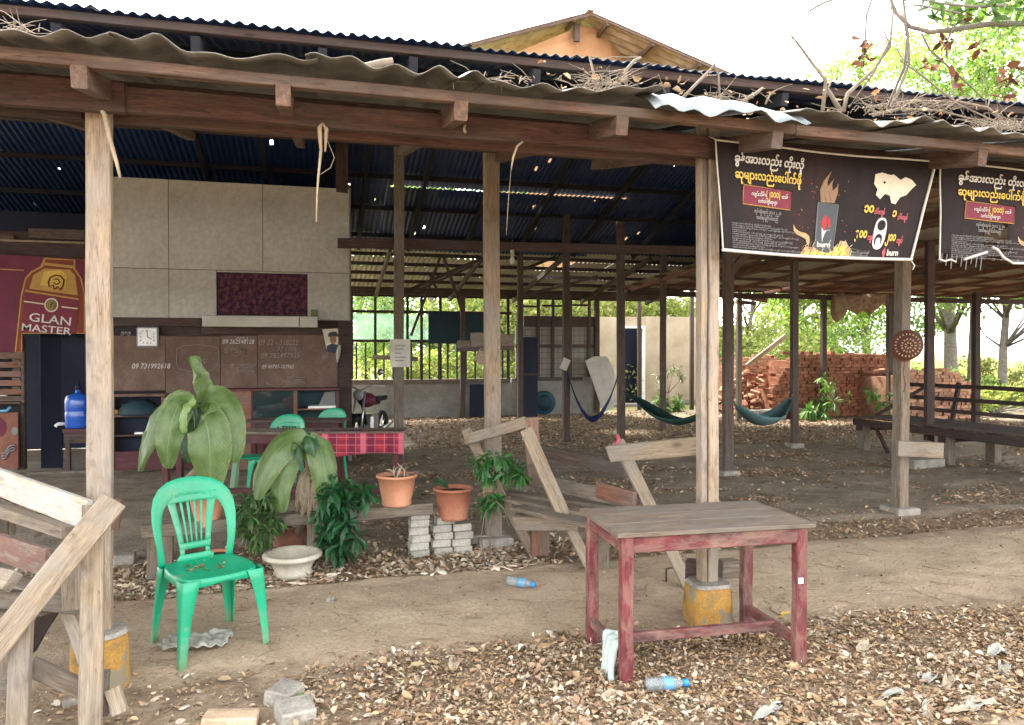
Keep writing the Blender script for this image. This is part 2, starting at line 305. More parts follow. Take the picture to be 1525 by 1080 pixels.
def plank(name, p0, p1, w, t, mat, parent=None, face=None, bev=.004, wob=.003, segs=None, cut0=0.0, cut1=0.0):
    """board from p0 to p1; w across, t thick; face = direction the broad side looks at."""
    p0, p1 = V(p0), V(p1); L = (p1 - p0).length; X = (p1 - p0).normalized()
    f = V(face) if face is not None else V((0, -1, 0))
    Y = f - X * f.dot(X)
    if Y.length < 1e-3: Y = V((1, 0, 0)) - X * X.x
    Y.normalize(); Z = X.cross(Y)
    n = segs or max(2, min(10, int(L / .25)))
    bm = bmesh.new(); rings = []
    rnd = random.Random(int(abs(p0.x * 991 + p1.z * 613 + p0.y * 77 + L * 31)) + 1)
    b = min(bev, w * .3, t * .3); bow = rnd.uniform(-1, 1) * min(.012, L * .006) if wob > .0015 and L < 2.5 else 0
    prof = [(-t / 2, -w / 2 + b), (-t / 2, w / 2 - b), (-t / 2 + b, w / 2), (t / 2 - b, w / 2), (t / 2, w / 2 - b), (t / 2, -w / 2 + b), (t / 2 - b, -w / 2), (-t / 2 + b, -w / 2)]
    for k in range(n + 1):
        s = k / n; dw = rnd.uniform(-wob, wob); dz = rnd.uniform(-wob, wob); dy = rnd.uniform(-wob, wob) * .5
        x0 = -L / 2 + s * L; ring = []
        for (y, z) in prof:
            sk = cut0 * z if k == 0 else (cut1 * z if k == n else 0)
            if k in (0, n) and wob > .0015: sk += rnd.uniform(-1, 1) * min(.006, w * .06)
            ring.append(bm.verts.new((x0 + sk, y + dy + bow * math.sin(PI * s), z * (1 + dw / max(w, .02)) + dz)))
        rings.append(ring)
    for a, c in zip(rings, rings[1:]):
        for i in range(8): bm.faces.new((a[i], a[(i + 1) % 8], c[(i + 1) % 8], c[i]))
    bm.faces.new(rings[0]); bm.faces.new(rings[-1][::-1])
    M = Matrix((( X.x, Y.x, Z.x, 0), (X.y, Y.y, Z.y, 0), (X.z, Y.z, Z.z, 0), (0, 0, 0, 1))); M.translation = (p0 + p1) / 2
    return bmobj(name, bm, mat, parent, M)
def tube(bm, pts, rad, n=6, cap=True, mi=0):
    pts = [V(p) for p in pts]; rings = []
    up = V((0, 0, 1)); prevn = None
    for i, p in enumerate(pts):
        d = (pts[min(i + 1, len(pts) - 1)] - pts[max(i - 1, 0)]).normalized()
        if prevn is None:
            a = up if abs(d.z) < .9 else V((1, 0, 0)); nx = (a - d * a.dot(d)).normalized()
        else:
            nx = prevn - d * prevn.dot(d); nx = nx.normalized() if nx.length > 1e-5 else prevn
        prevn = nx; ny = d.cross(nx); r = rad[i] if isinstance(rad, (list, tuple)) else rad
        rings.append([bm.verts.new(p + (nx * math.cos(2 * PI * k / n) + ny * math.sin(2 * PI * k / n)) * r) for k in range(n)])
    for a, b in zip(rings, rings[1:]):
        for k in range(n):
            f = bm.faces.new((a[k], a[(k + 1) % n], b[(k + 1) % n], b[k])); f.material_index = mi; f.smooth = True
    if cap:
        for r in (rings[0][::-1], rings[-1]): f = bm.faces.new(r); f.material_index = mi
def tubeobj(name, pts, rad, mat, parent=None, n=6, loc=None):
    c = V(loc) if loc is not None else V(pts[0]); bm = bmesh.new(); tube(bm, [V(p) - c for p in pts], rad, n)
    return bmobj(name, bm, mat, parent, Matrix.Translation(c), False)
def lathe(bm, prof, n=28, wob=0, mi=0):
    rings = []
    for (r, z) in prof:
        rings.append([bm.verts.new((r * (1 + wob * noise.noise(V((math.cos(a), math.sin(a), z * 4)))) * math.cos(a), r * (1 + wob * noise.noise(V((math.cos(a), math.sin(a), z * 4)))) * math.sin(a), z)) for a in [2 * PI * k / n for k in range(n)]])
    for a, b in zip(rings, rings[1:]):
        for k in range(n):
            f = bm.faces.new((a[k], a[(k + 1) % n], b[(k + 1) % n], b[k])); f.smooth = True; f.material_index = mi
    if prof[0][0] > 1e-4: bm.faces.new(rings[0][::-1])
    if prof[-1][0] > 1e-4: bm.faces.new(rings[-1])
def latheobj(name, prof, mat, parent=None, loc=(0, 0, 0), n=28, wob=0, smooth=True, tilt=None):
    bm = bmesh.new(); lathe(bm, prof, n, wob); w = Matrix.Translation(loc)
    if tilt: w = w @ tilt
    return bmobj(name, bm, mat, parent, w, smooth)
def polyplate(name, pts2, mat, parent, origin, X, Z, t=.002, fn=None):
    """flat outline (x,z) in the plane X,Z through origin, thickness t towards the viewer side (-Y of the plane)."""
    bm = bmesh.new(); vs_ = [bm.verts.new((x, 0, z)) for x, z in pts2]; f = bm.faces.new(vs_)
    r = bmesh.ops.extrude_face_region(bm, geom=[f]); 
    for v in [e for e in r['geom'] if isinstance(e, bmesh.types.BMVert)]: v.co.y -= t
    X = V(X).normalized(); Z = V(Z).normalized(); Y = Z.cross(X)
    M = Matrix(((X.x, Y.x, Z.x, 0), (X.y, Y.y, Z.y, 0), (X.z, Y.z, Z.z, 0), (0, 0, 0, 1))); M.translation = V(origin)
    return bmobj(name, bm, mat, parent, M)
_textcache = {}
def textverts(s, size=1.0, bold=0.0, spacing=1.0, res=3):
    c = bpy.data.curves.new('t', 'FONT'); c.body = s; c.size = size; c.offset = bold; c.resolution_u = res; c.space_character = spacing
    o = bpy.data.objects.new('t', c); COL.objects.link(o)
    dg = bpy.context.evaluated_depsgraph_get(); me = bpy.data.meshes.new_from_object(o.evaluated_get(dg))
    vs_ = [v.co.copy() for v in me.vertices]; fs = [tuple(p.vertices) for p in me.polygons]
    bpy.data.objects.remove(o); bpy.data.curves.remove(c); bpy.data.meshes.remove(me)
    return vs_, fs
def lettering(name, s, mat, parent, fn, x, z, height=None, width=None, bold=0.0, slant=0.0, rot=0.0):
    """text mapped by fn(x,z)->point; x,z = left/baseline in the sheet's own metres"""
    vs_, fs = textverts(s, 1.0, bold)
    if not vs_: return None
    xs = [v.x for v in vs_]; x0 = min(xs); wd_ = max(xs) - x0
    k = width / wd_ if width else height
    kz = height if height else k
    out = []
    for v in vs_:
        a, b = (v.x - x0) * k + slant * v.y * kz, v.y * kz
        a, b = a * math.cos(rot) - b * math.sin(rot), a * math.sin(rot) + b * math.cos(rot)
        out.append(fn(x + a, z + b))
    c = out[0]; return meshobj(name, [p - c for p in out], fs, mat, parent, Matrix.Translation(c))
def npmesh(name, verts, faces_flat, nper, cols, mat, label=None, cat=None, kind='stuff', parent=None):
    me = bpy.data.meshes.new(name); nv = len(verts); nf = len(faces_flat) // nper
    me.vertices.add(nv); me.vertices.foreach_set('co', np.asarray(verts, np.float32).ravel())
    me.loops.add(nf * nper); me.loops.foreach_set('vertex_index', np.asarray(faces_flat, np.int32))
    me.polygons.add(nf); me.polygons.foreach_set('loop_start', np.arange(0, nf * nper, nper, dtype=np.int32)); me.polygons.foreach_set('loop_total', np.full(nf, nper, np.int32))
    if cols is not None:
        a = me.color_attributes.new('col', 'FLOAT_COLOR', 'POINT'); c4 = np.ones((nv, 4), np.float32); c4[:, :3] = cols; a.data.foreach_set('color', c4.ravel())
    me.materials.append(MATS[mat]); me.update(calc_edges=True); me.validate()
    o = bpy.data.objects.new(name, me); link(o, parent, Matrix()); 
    if parent is None or kind: tag(o, label, cat, None, kind)
    return o
def leaves(name, pos, size, pal, mat, flatness=1.0, aspect=.45, fold=.25, seed=1, droop=None, **kw):
    """curled leaf blades: 8 verts, 8 tris each."""
    rg = np.random.default_rng(seed); n = len(pos); pos = np.asarray(pos, float)
    L = size * rg.uniform(.45, 1.5, n); Wd = L * aspect * rg.uniform(.6, 1.4, n)
    if flatness is None: a = rg.normal(size=(n, 3))
    else:
        th = rg.uniform(0, 2 * PI, n); a = np.stack([np.cos(th), np.sin(th), rg.normal(0, flatness, n)], 1)
    a /= np.linalg.norm(a, axis=1)[:, None]
    u = rg.normal(size=(n, 3)) * (0.5 if flatness is not None else 1) + np.array([0, 0, 1.3 if flatness is not None else .6])
    b = np.cross(a, u); b /= np.linalg.norm(b, axis=1)[:, None] + 1e-9; c = np.cross(b, a)
    fo = fold * rg.uniform(-1, 1.6, n); cu = rg.uniform(-.25, .45, n) * (1 if flatness is not None else .4); sk = rg.uniform(-.15, .15, n)
    def pt(s, q): return pos + a * (L * s)[:, None] + b * (Wd * q / 2 + L * sk * s * (1 - s) * 2)[:, None] + c * (Wd * fo * abs(q) + L * cu * (s - .5) ** 2 * 2 - L * cu * .5)[:, None]
    vv = np.stack([pt(0, 0), pt(.3, -.85), pt(.3, 0), pt(.3, .85), pt(.68, -.75), pt(.68, 0), pt(.68, .75), pt(1, 0)], 1).reshape(-1, 3); B0 = np.arange(n) * 8
    T = [(0, 2, 1), (0, 3, 2), (1, 2, 5), (1, 5, 4), (2, 3, 6), (2, 6, 5), (4, 5, 7), (5, 6, 7)]
    ff = np.stack([B0 + k for tri in T for k in tri], 1).ravel()
    pal = np.array(pal); cc = pal[rg.integers(0, len(pal), n)] * rg.uniform(.65, 1.3, (n, 1))
    return npmesh(name, vv, ff, 3, np.repeat(cc, 8, axis=0), mat, **kw)
def lightsheet(name, c, tc_, amt):
    m, t, b = _nodes(name); tc = t.nodes.new('ShaderNodeTexCoord'); n = noisen(t, tc.outputs['Object'], 3, 5)
    col = ramp(t, n, [(.3, tuple(x * .7 for x in c)), (.7, c)]); t.links.new(col, b.inputs['Base Color']); b.inputs['Roughness'].default_value = .8
    tr = t.nodes.new('ShaderNodeBsdfTranslucent'); tr.inputs[0].default_value = (*tc_, 1); mx = t.nodes.new('ShaderNodeMixShader'); mx.inputs[0].default_value = amt
    t.links.new(b.outputs[0], mx.inputs[1]); t.links.new(tr.outputs[0], mx.inputs[2]); t.links.new(mx.outputs[0], t.nodes['Material Output'].inputs[0])
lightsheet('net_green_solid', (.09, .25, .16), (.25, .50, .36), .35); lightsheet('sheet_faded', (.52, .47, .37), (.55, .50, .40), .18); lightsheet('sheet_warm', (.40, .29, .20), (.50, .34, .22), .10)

def netmat():
    m, t, b = _nodes('net_green'); tr = t.nodes.new('ShaderNodeBsdfTranslucent'); tr.inputs[0].default_value = (.34, .58, .42, 1); b.inputs['Base Color'].default_value = (.18, .38, .26, 1)
    tp = t.nodes.new('ShaderNodeBsdfTransparent'); m1 = t.nodes.new('ShaderNodeMixShader'); m1.inputs[0].default_value = .5; m2 = t.nodes.new('ShaderNodeMixShader')
    tc = t.nodes.new('ShaderNodeTexCoord'); n = noisen(t, tc.outputs['Object'], 2.2, 6, .65); t.links.new(ramp(t, n, [(.35, (.50,) * 3), (.6, (.85,) * 3)]), m2.inputs[0])
    t.links.new(b.outputs[0], m1.inputs[1]); t.links.new(tr.outputs[0], m1.inputs[2]); t.links.new(m1.outputs[0], m2.inputs[1]); t.links.new(tp.outputs[0], m2.inputs[2]); t.links.new(m2.outputs[0], t.nodes['Material Output'].inputs[0])
netmat()
def dusty(name, zmax, dust):
    """settled dirt near the feet and blotchy fading over the whole piece"""
    m = MATS[name]; t = m.node_tree; b = t.nodes['Principled BSDF']; src = b.inputs['Base Color'].links[0].from_socket
    tc = t.nodes.new('ShaderNodeTexCoord'); sp = t.nodes.new('ShaderNodeSeparateXYZ'); t.links.new(tc.outputs['Object'], sp.inputs[0]); n = noisen(t, tc.outputs['Object'], 9, 7, .7); n2 = noisen(t, tc.outputs['Object'], 3.2, 7, .7)
    mr = t.nodes.new('ShaderNodeMapRange'); mr.inputs['From Min'].default_value = zmax; mr.inputs['From Max'].default_value = 0.0; t.links.new(mathn(t, 'ADD', sp.outputs[2], mathn(t, 'MULTIPLY', mathn(t, 'SUBTRACT', n, .5), .22)), mr.inputs['Value'])
    c = mixc(t, mathn(t, 'MULTIPLY', mr.outputs[0], .6), src, dust); c = mixc(t, mathn(t, 'MULTIPLY', ramp(t, n2, [(.50, (0, 0, 0)), (.66, (1, 1, 1))]), .30), c, dust)
    t.links.new(c, b.inputs['Base Color'])
dusty('plastic_green', .13, (.20, .18, .11))
# ================================================================== GROUND AND SKY SIDE
def sstep(a, b, x):
    t_ = min(1, max(0, (x - a) / (b - a))); return t_ * t_ * (3 - 2 * t_)
def edge_wave(x): return .10 * noise.noise(V((x * .7, 3.1, 0))) + .04 * noise.noise(V((x * 2.3, 8.1, 0)))
def path_far(x): return 5.04 + .09 * (x + .4) / 2.2 + edge_wave(x) * .45
def path_near(x): return 3.86 - .05 * x + edge_wave(x + 9) * 1.3
def gh(x, y):
    if y < 0 or y > 30 or abs(x) > 20: return 0.0
    h = .014 * noise.noise(V((x * 1.4, y * 1.4, 1))) + .008 * noise.noise(V((x * 5, y * 5, 2))) + .004 * noise.noise(V((x * 13, y * 13, 2)))
    pf, pn = path_far(x), path_near(x)
    h += .022 * sstep(pn - .12, pn + .1, y) - .05 * sstep(pf, pf + .025, y) + .010 * sstep(pf - .12, pf - .01, y) * (1 - sstep(pf, pf + .03, y))
    fl = 5.95 + .1 * noise.noise(V((x, 0, 5)))
    h += .03 * sstep(fl, fl + .12, y) * (1 - sstep(7.8, 9.0, y) * .5)
    if x > 1.5: h += .035 * sstep(1.5, 3.5, x) * noise.noise(V((x * .8, y * 2.4, 9))) * sstep(5.9, 6.6, y)
    return h
xs = sorted(set([round(v_, 3) for v_ in np.concatenate([np.linspace(-600, -20, 12), np.linspace(-19, -5, 30), np.linspace(-4.9, 6, 200), np.linspace(6.1, 20, 90), np.linspace(22, 600, 14)])]))
ys = sorted(set([round(v_, 3) for v_ in np.concatenate([np.linspace(-300, -2, 8), np.linspace(0, 2, 10), np.linspace(2.1, 7.5, 150), np.linspace(7.6, 20, 130), np.linspace(21, 40, 10), np.linspace(50, 900, 14)])]))
gv = [(x, y, gh(x, y)) for y in ys for x in xs]; nx_ = len(xs)
gf = [(j * nx_ + i, j * nx_ + i + 1, (j + 1) * nx_ + i + 1, (j + 1) * nx_ + i) for j in range(len(ys) - 1) for i in range(nx_ - 1)]
def groundmat():
    m, t, b = _nodes('earth'); ge = t.nodes.new('ShaderNodeNewGeometry'); pos = ge.outputs['Position']; sp = t.nodes.new('ShaderNodeSeparateXYZ'); t.links.new(pos, sp.inputs[0])
    n1 = noisen(t, pos, .9, 6, .6); n2 = noisen(t, pos, 5, 8, .65); n3 = noisen(t, pos, 45, 4, .7); n4 = noisen(t, mapped(t, pos, (1, 1.35, 1)), 2.0, 8, .72, .5)
    yy = mathn(t, 'ADD', sp.outputs[1], mathn(t, 'MULTIPLY', mathn(t, 'SUBTRACT', n2, .5), .28))
    def mask(a, w): return ramp2(a, w)
    def ramp2(a, w):
        mr = t.nodes.new('ShaderNodeMapRange'); mr.inputs['From Min'].default_value = a - w; mr.inputs['From Max'].default_value = a + w; mr.clamp = True; t.links.new(yy, mr.inputs['Value']); return mr.outputs[0]
    litter = ramp(t, n2, [(.3, (.14, .10, .066)), (.5, (.23, .17, .115)), (.7, (.33, .255, .18))])
    path = ramp(t, n4, [(.28, (.27, .205, .14)), (.5, (.37, .285, .195)), (.72, (.45, .36, .255))])
    path = mixc(t, 1.0, path, ramp(t, n3, [(.32, (.74, .72, .70)), (.55, (1, 1, 1)), (.75, (1.1, 1.08, 1.05))]), 'MULTIPLY')
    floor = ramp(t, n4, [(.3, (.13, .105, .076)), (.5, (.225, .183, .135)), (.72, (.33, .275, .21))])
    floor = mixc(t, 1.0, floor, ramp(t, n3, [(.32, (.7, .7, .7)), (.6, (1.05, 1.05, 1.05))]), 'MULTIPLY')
    grass = ramp(t, n1, [(.35, (.12, .14, .035)), (.5, (.24, .23, .08)), (.65, (.32, .26, .13))])
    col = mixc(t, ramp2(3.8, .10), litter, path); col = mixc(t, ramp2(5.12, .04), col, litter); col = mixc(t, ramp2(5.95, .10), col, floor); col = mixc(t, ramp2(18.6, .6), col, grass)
    t.links.new(col, b.inputs['Base Color']); b.inputs['Roughness'].default_value = .95; b.inputs['Specular IOR Level'].default_value = .1
    bumpn(t, b, mathn(t, 'ADD', mathn(t, 'MULTIPLY', n2, 1.0), mathn(t, 'ADD', mathn(t, 'MULTIPLY', n3, .5), mathn(t, 'MULTIPLY', n4, 1.2))), .8, .03)
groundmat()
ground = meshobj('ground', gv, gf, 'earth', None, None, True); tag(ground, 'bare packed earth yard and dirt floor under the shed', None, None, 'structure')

# ================================================================== THE SHED
shed = thing('open_shed', (0, 3.845, 0), 'open timber shed with rusty corrugated roofs on weathered posts', 'building')
V0 = 3.845
def zlean(v): return 2.80 + .22 * (v - 3.28)
def zmain(v):
    if v < 9.7: return 3.73 + .26 * (v - 5.3)
    if v < 14.0: return 4.874 - .297 * (v - 9.7)
    return 3.60 - .145 * (v - 14.0)
# --- concrete footings with old yellow paint
def footing(px, py, r, h, mat='yellow_paint', n=20, sq=0):
    g = G(px, py); g.z = 0
    prof = [(r * 1.05, -.06), (r * 1.04, .0), (r * 1.0, h * .3), (r * .98, h * .9), (r * .93, h), (.0, h + .01)]
    bm = bmesh.new(); lathe(bm, prof, n, .06)
    if sq:
        for v in bm.verts:
            a = math.atan2(v.co.y, v.co.x); k = 1 / max(abs(math.cos(a)), abs(math.sin(a))); k = 1 + (min(k, 1.3) - 1) * sq; v.co.x *= k; v.co.y *= k
    o = bmobj('footing', bm, mat, shed, Matrix.Translation((g.x, g.y, 0)), True)
    bm = bmesh.new(); bmesh.ops.create_circle(bm, cap_ends=True, segments=n, radius=r * .97)
    for v in bm.verts:
        if sq:
            a = math.atan2(v.co.y, v.co.x); k = 1 / max(abs(math.cos(a)), abs(math.sin(a))); k = 1 + (min(k, 1.3) - 1) * sq; v.co.x *= k; v.co.y *= k
    r_ = bmesh.ops.extrude_face_region(bm, geom=list(bm.faces))
    for v in [e for e in r_['geom'] if isinstance(e, bmesh.types.BMVert)]: v.co.z += .018; v.co.x *= .9; v.co.y *= .9
    bmobj('footing_top', bm, 'concrete', o, Matrix.Translation((g.x, g.y, h + .005)))
    return g
gl = footing(150, 1019, .125, .235); gr_ = footing(1054, 929, .118, .225, sq=.75)
# --- front columns
def post(p, z0, z1, w, mat, t=None, lab=None, bev=.005, wob=.003, face=(0, -1, 0), lean=(0, 0)):
    o = plank('post', (p[0], p[1], z0), (p[0] + lean[0], p[1] + lean[1], z1), w, t or w, mat, shed, face, bev=bev, wob=wob)
    if lab: o['label'] = lab
    return o
post((gl.x - .006, V0), .24, 2.67, .104, 'wood_post', .055, 'pale sawn front post at the left beside the rustic bench', lean=(.012, 0))
post((gr_.x - .030, V0 + .01), .23, 2.90, .038, 'wood_post', .07, lean=(-.01, 0))
post((gr_.x + .022, V0), .23, 2.90, .062, 'wood_post', .075, 'pale front post carrying the black banner')
# front beams (lapped, with an end showing at the left column)
b0 = W(172, 177, V0); b1 = W(1064, 240, V0)
plank('beam', (-5.5, V0 - .10, 2.715), (gl.x + .14, V0 - .10, 2.705), .135, .05, 'wood_beam', shed, (0, -1, 0), segs=4)
plank('beam', (gl.x - .05, V0 - .07, 2.71), (gr_.x + .04, V0 - .075, 2.69), .115, .05, 'wood_beam', shed, (0, -1, 0), segs=8)
plank('beam', (gl.x - .05, V0 + .085, 2.705), (gr_.x + .03, V0 + .085, 2.69), .12, .05, 'wood_beam', shed, (0, -1, 0), segs=8)
plank('beam', (-5.5, V0 + .04, 2.70), (gl.x - .07, V0 + .04, 2.70), .13, .05, 'wood_dark', shed, (0, -1, 0), segs=4)
plank('beam', (gr_.x + .05, V0 + .02, 2.70), (9.5, V0 + .02, 2.68), .12, .06, 'wood_beam', shed, (0, -1, 0), segs=8)
# upper wall plate behind
plank('beam', (-5.5, 5.9, 3.24), (12, 5.9, 3.24), .14, .06, 'wood_dark', shed, (0, -1, 0), segs=6)
# rafters of the lean-to
vr = 3.36
for px in (-150, 130, 432, 697, 936, 1166, 1471, 1760, 2200):
    u = W(px, 150, vr).x - .03
    z0 = 2.655 - .009 * u; k = .195
    pr = plank('rafter', (u, vr, z0), (u, 6.0, z0 + k * (6.0 - vr)), .092, .062, 'wood_rafter', shed, (1, 0, 0), segs=4)
# purlins under the sheets
for v_, w_ in ((3.385, .052), (4.15, .05), (4.95, .05), (5.7, .05)):
    plank('purlin', (-5.6, v_, 2.724 + .05 + .205 * (v_ - 3.385)), (2.35, v_, 2.700 + .205 * (v_ - 3.385)), w_, .05, 'wood_rafter', shed, (0, -1, 0), segs=9, wob=.004)
    plank('purlin', (2.36, v_ + .01, 2.695 + .205 * (v_ - 3.385)), (9.6, v_ + .01, 2.625 + .205 * (v_ - 3.385)), w_, .05, 'wood_rafter', shed, (0, -1, 0), segs=9, wob=.004)
# corrugated sheets
def sheet_mesh(name, w, l, wave, amp, mats, seed, crumple=0.0, droop=0.0, ns=6, nl=6, holes=0):
    rnd = random.Random(seed); n = max(8, int(w / wave * ns)); top = []; bot = []
    for j in range(nl + 1):
        y = l * (j / nl) ** (1.6 if crumple or droop else 1)
        for i in range(n + 1):
            x = w * i / n; e = math.exp(-y / .35)
            ph_ = 2 * PI * x / wave + (1.6 * noise.noise(V((x * 2.2, seed * 5.1, y * .3))) if crumple > .02 else 0); w1 = math.sin(ph_)
            z = amp * (w1 + (.28 * math.copysign(w1 * w1, w1) if crumple > .02 else 0)) * ((.75 + 1.1 * noise.noise(V((x * 2.4, seed * 2.2, 0)))) if crumple > .02 else 1)
            z += crumple * e * noise.noise(V((x * 3.1, y * 2, seed * 3.3))) * 1.4 - droop * math.exp(-y / .16)
            dy = -crumple * .8 * noise.noise(V((x * 6, 0, seed * 1.7))) * e
            top.append((x, y + dy, z + .0015)); bot.append((x, y + dy, z - .0015))
    N = len(top); vs_ = top + bot; fs = []; mi = []
    hl = set()
    for _ in range(holes):
        j0, i0 = rnd.randint(1, nl - 2), rnd.randint(2, n - 9)
        for q in range(rnd.randint(1, 4)): hl.add((j0 + (q % 3 == 2 and rnd.random() < .4), i0 + q))
    for j in range(nl):
        for i in range(n):
            if (j, i) in hl: continue
            a = j * (n + 1) + i; q = (a, a + 1, a + n + 2, a + n + 1); fs.append(q); mi.append(0); fs.append(tuple(N + k for k in q[::-1])); mi.append(1)
    for i in range(n): fs.append((N + i, N + i + 1, i + 1, i)); mi.append(0)
    me = bpy.data.meshes.new(name); me.from_pydata(vs_, [], fs)
    for k in mats: me.materials.append(MATS[k])
    me.polygons.foreach_set('material_index', mi); me.polygons.foreach_set('use_smooth', [True] * len(fs)); me.update(); return me
def place_sheet(me, x, y, z, slope, parent=None, rz=0.0, roll=0.0):
    o = bpy.data.objects.new('roof_sheet', me); ang = math.atan(slope)
    return link(o, parent or shed, Matrix.Translation((x, y, z)) @ Matrix.Rotation(rz, 4, 'Z') @ Matrix.Rotation(ang, 4, 'X') @ Matrix.Rotation(roll, 4, 'Y'))
lean = [sheet_mesh('roof_sheet', .84, 3.05, (.2, .17, .19, .15, .18, .16)[s], .013, ('metal_weathered', 'metal_grey'), s, .036, ns=8) for s in range(6)]
leanb = [sheet_mesh('roof_sheet', .84, 3.0, .17, .013, ('metal_bright', 'metal_grey'), s + 9, .055, .12, nl=9) for s in range(2)]
x = -5.6; k = 0
while x < 9.4:
    br = 1.4 < x < 2.3
    place_sheet((leanb if br else lean)[k % 2 if br else k % 6], x, 3.25 + random.uniform(-.03, .03) - (.06 if br else 0), 2.775 - .010 * x + random.uniform(-.004, .008) + (.05 if br else 0) - (.02 if x > 3.3 else 0), .205, rz=random.uniform(-.008, .008))
    x += .79; k += 1
mainA = [sheet_mesh('roof_sheet', .86, 4.62, .082, .0105, ('metal_grey', 'metal_shade_navy'), s + 20, .006, nl=5) for s in range(3)]
mainB = [sheet_mesh('roof_sheet', .86, 2.42, .082, .0105, ('metal_grey', 'metal_shade_navy'), s + 30, .004, nl=3 if s % 2 else 26, holes=0 if s % 2 else 2) for s in range(5)]
x = -9.6; k = 0
while x < 15.5:
    place_sheet(mainA[k % 3], x, 5.28 + random.uniform(-.02, .02), zmain(5.28) + .02 + random.uniform(-.004, .006), .26)
    # far slope, two courses: laid from the ridge downwards
    for (va, dz) in ((9.66, .0), (11.93, -.0)):
        if va > 10 and (-.1 < x - 2.9 < .6): pass
        o = place_sheet(mainB[(k * 3 + (va > 10)) % 5], x + .86, va + 2.33 , zmain(min(va + 2.33, 13.999)) + .02 + (.055 if va < 10 else 0), .31, rz=PI)
        o.matrix_basis = TM['open_shed'].inverted() @ (Matrix.Translation((x, va, zmain(va) + .03 - ((.066 if .3 < x < 4.5 else .012) if va > 10 else 0))) @ Matrix.Rotation(-math.atan(.297), 4, 'X'))
    x += .815 if not (3.0 < x < 3.7) else .84; k += 1
# eave + purlins of the main roof
plank('purlin', (-9.5, 5.36, zmain(5.36) - .045), (15, 5.36, zmain(5.36) - .045), .062, .05, 'wood_dark', shed, (0, -1, 0), segs=10, wob=.006)
for v_ in (6.6, 7.8, 9.0, 9.65, 10.6, 11.6, 12.6, 13.6):
    plank('purlin', (-9.5, v_, zmain(v_) - .05), (15, v_, zmain(v_) - .06), .07, .045, 'wood_shade', shed, (0, -1, 0), segs=8, wob=.004)
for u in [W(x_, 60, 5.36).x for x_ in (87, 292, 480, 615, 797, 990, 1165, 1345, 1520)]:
    plank('rafter', (u, 5.32, zmain(5.30) - .14), (u, 9.68, zmain(9.68) - .14), .10, .06, 'wood_shade', shed, (1, 0, 0), segs=3)
    plank('rafter', (u, 9.72, zmain(9.72) - .14), (u, 13.95, zmain(13.95) - .14), .10, .06, 'wood_shade', shed, (1, 0, 0), segs=3)
# lit far roof in stepped short courses
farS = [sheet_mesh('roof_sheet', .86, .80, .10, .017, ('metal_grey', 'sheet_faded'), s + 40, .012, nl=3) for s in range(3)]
for r in range(6):
    va = 13.75 + r * .72; x = -2.2; k = r
    while x < 8.2:
        if random.random() > .03:
            place_sheet(farS[k % 3], x + random.uniform(-.02, .02), va, 3.66 - .145 * (va - 14) + .0, -.085, rz=random.uniform(-.01, .01))
        x += .83 + (.03 if random.random() < .2 else 0); k += 1
    plank('purlin', (-2.2, va + .76, 3.60 - .145 * (va + .76 - 14) - .085), (8.6, va + .76, 3.60 - .145 * (va + .76 - 14) - .085), .07, .045, 'wood_dark', shed, (0, -1, 0), segs=6)
for u in (1.2, 3.0, 4.6, 6.4, 8.2):
    plank('rafter', (u, 13.9, 3.44), (u, 18.1, 2.84), .10, .06, 'wood_inner', shed, (1, 0, 0))
plank('beam', (-2.5, 17.75, 2.98), (8.5, 17.75, 2.98), .14, .08, 'wood_inner', shed, (0, -1, 0), segs=6)
# low wing roof on the right, warm underside, with gaps
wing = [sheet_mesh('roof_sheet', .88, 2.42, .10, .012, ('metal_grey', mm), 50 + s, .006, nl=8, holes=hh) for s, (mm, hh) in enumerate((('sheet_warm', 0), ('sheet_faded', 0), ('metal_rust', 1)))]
def zwing(v): return 3.42 - .0425 * (v - 6.0)
x = 6.5; k = 0
while x < 17.5:
    for r in range(4):
        va = 6.3 + r * 2.35
        place_sheet(wing[(k * 2 + r * 3 + (k // 3)) % 3], x, va, zwing(va) + .012 * (r % 2), -.0425, rz=random.uniform(-.012, .012))
    x += .86 if k % 3 else .90; k += 1
for u in np.arange(6.5, 17.6, 1.15):
    plank('rafter', (float(u), 6.2, zwing(6.2) - .10), (float(u) + .1, 15.6, zwing(15.6) - .08), .07, .045, 'wood_red', shed, (1, 0, 0), segs=4)
for v_ in (7.5, 9.5, 11.3, 12.6, 13.7, 14.8, 15.5):
    plank('purlin', (6.4, v_, zwing(v_) - .035), (17.6, v_ + .15, zwing(v_) - .035), .05, .05, 'wood_rafter', shed, (0, -1, 0), segs=6)
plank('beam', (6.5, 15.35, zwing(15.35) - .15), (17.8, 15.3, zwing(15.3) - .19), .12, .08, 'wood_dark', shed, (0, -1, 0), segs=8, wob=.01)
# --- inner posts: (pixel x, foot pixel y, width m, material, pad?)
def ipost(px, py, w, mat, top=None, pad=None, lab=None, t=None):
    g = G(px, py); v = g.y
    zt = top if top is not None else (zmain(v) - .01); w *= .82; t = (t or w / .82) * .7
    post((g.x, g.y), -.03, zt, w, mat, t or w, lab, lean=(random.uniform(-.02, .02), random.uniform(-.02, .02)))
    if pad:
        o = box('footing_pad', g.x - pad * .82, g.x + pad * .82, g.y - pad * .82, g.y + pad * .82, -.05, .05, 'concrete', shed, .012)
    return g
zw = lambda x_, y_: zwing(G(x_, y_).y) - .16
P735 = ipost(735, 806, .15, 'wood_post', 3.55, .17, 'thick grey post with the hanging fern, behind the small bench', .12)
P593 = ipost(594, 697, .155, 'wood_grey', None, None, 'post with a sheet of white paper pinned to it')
ipost(843, 655, .14, 'wood_inner'); ipost(925, 651, .155, 'wood_inner'); ipost(775, 640, .13, 'wood_inner')
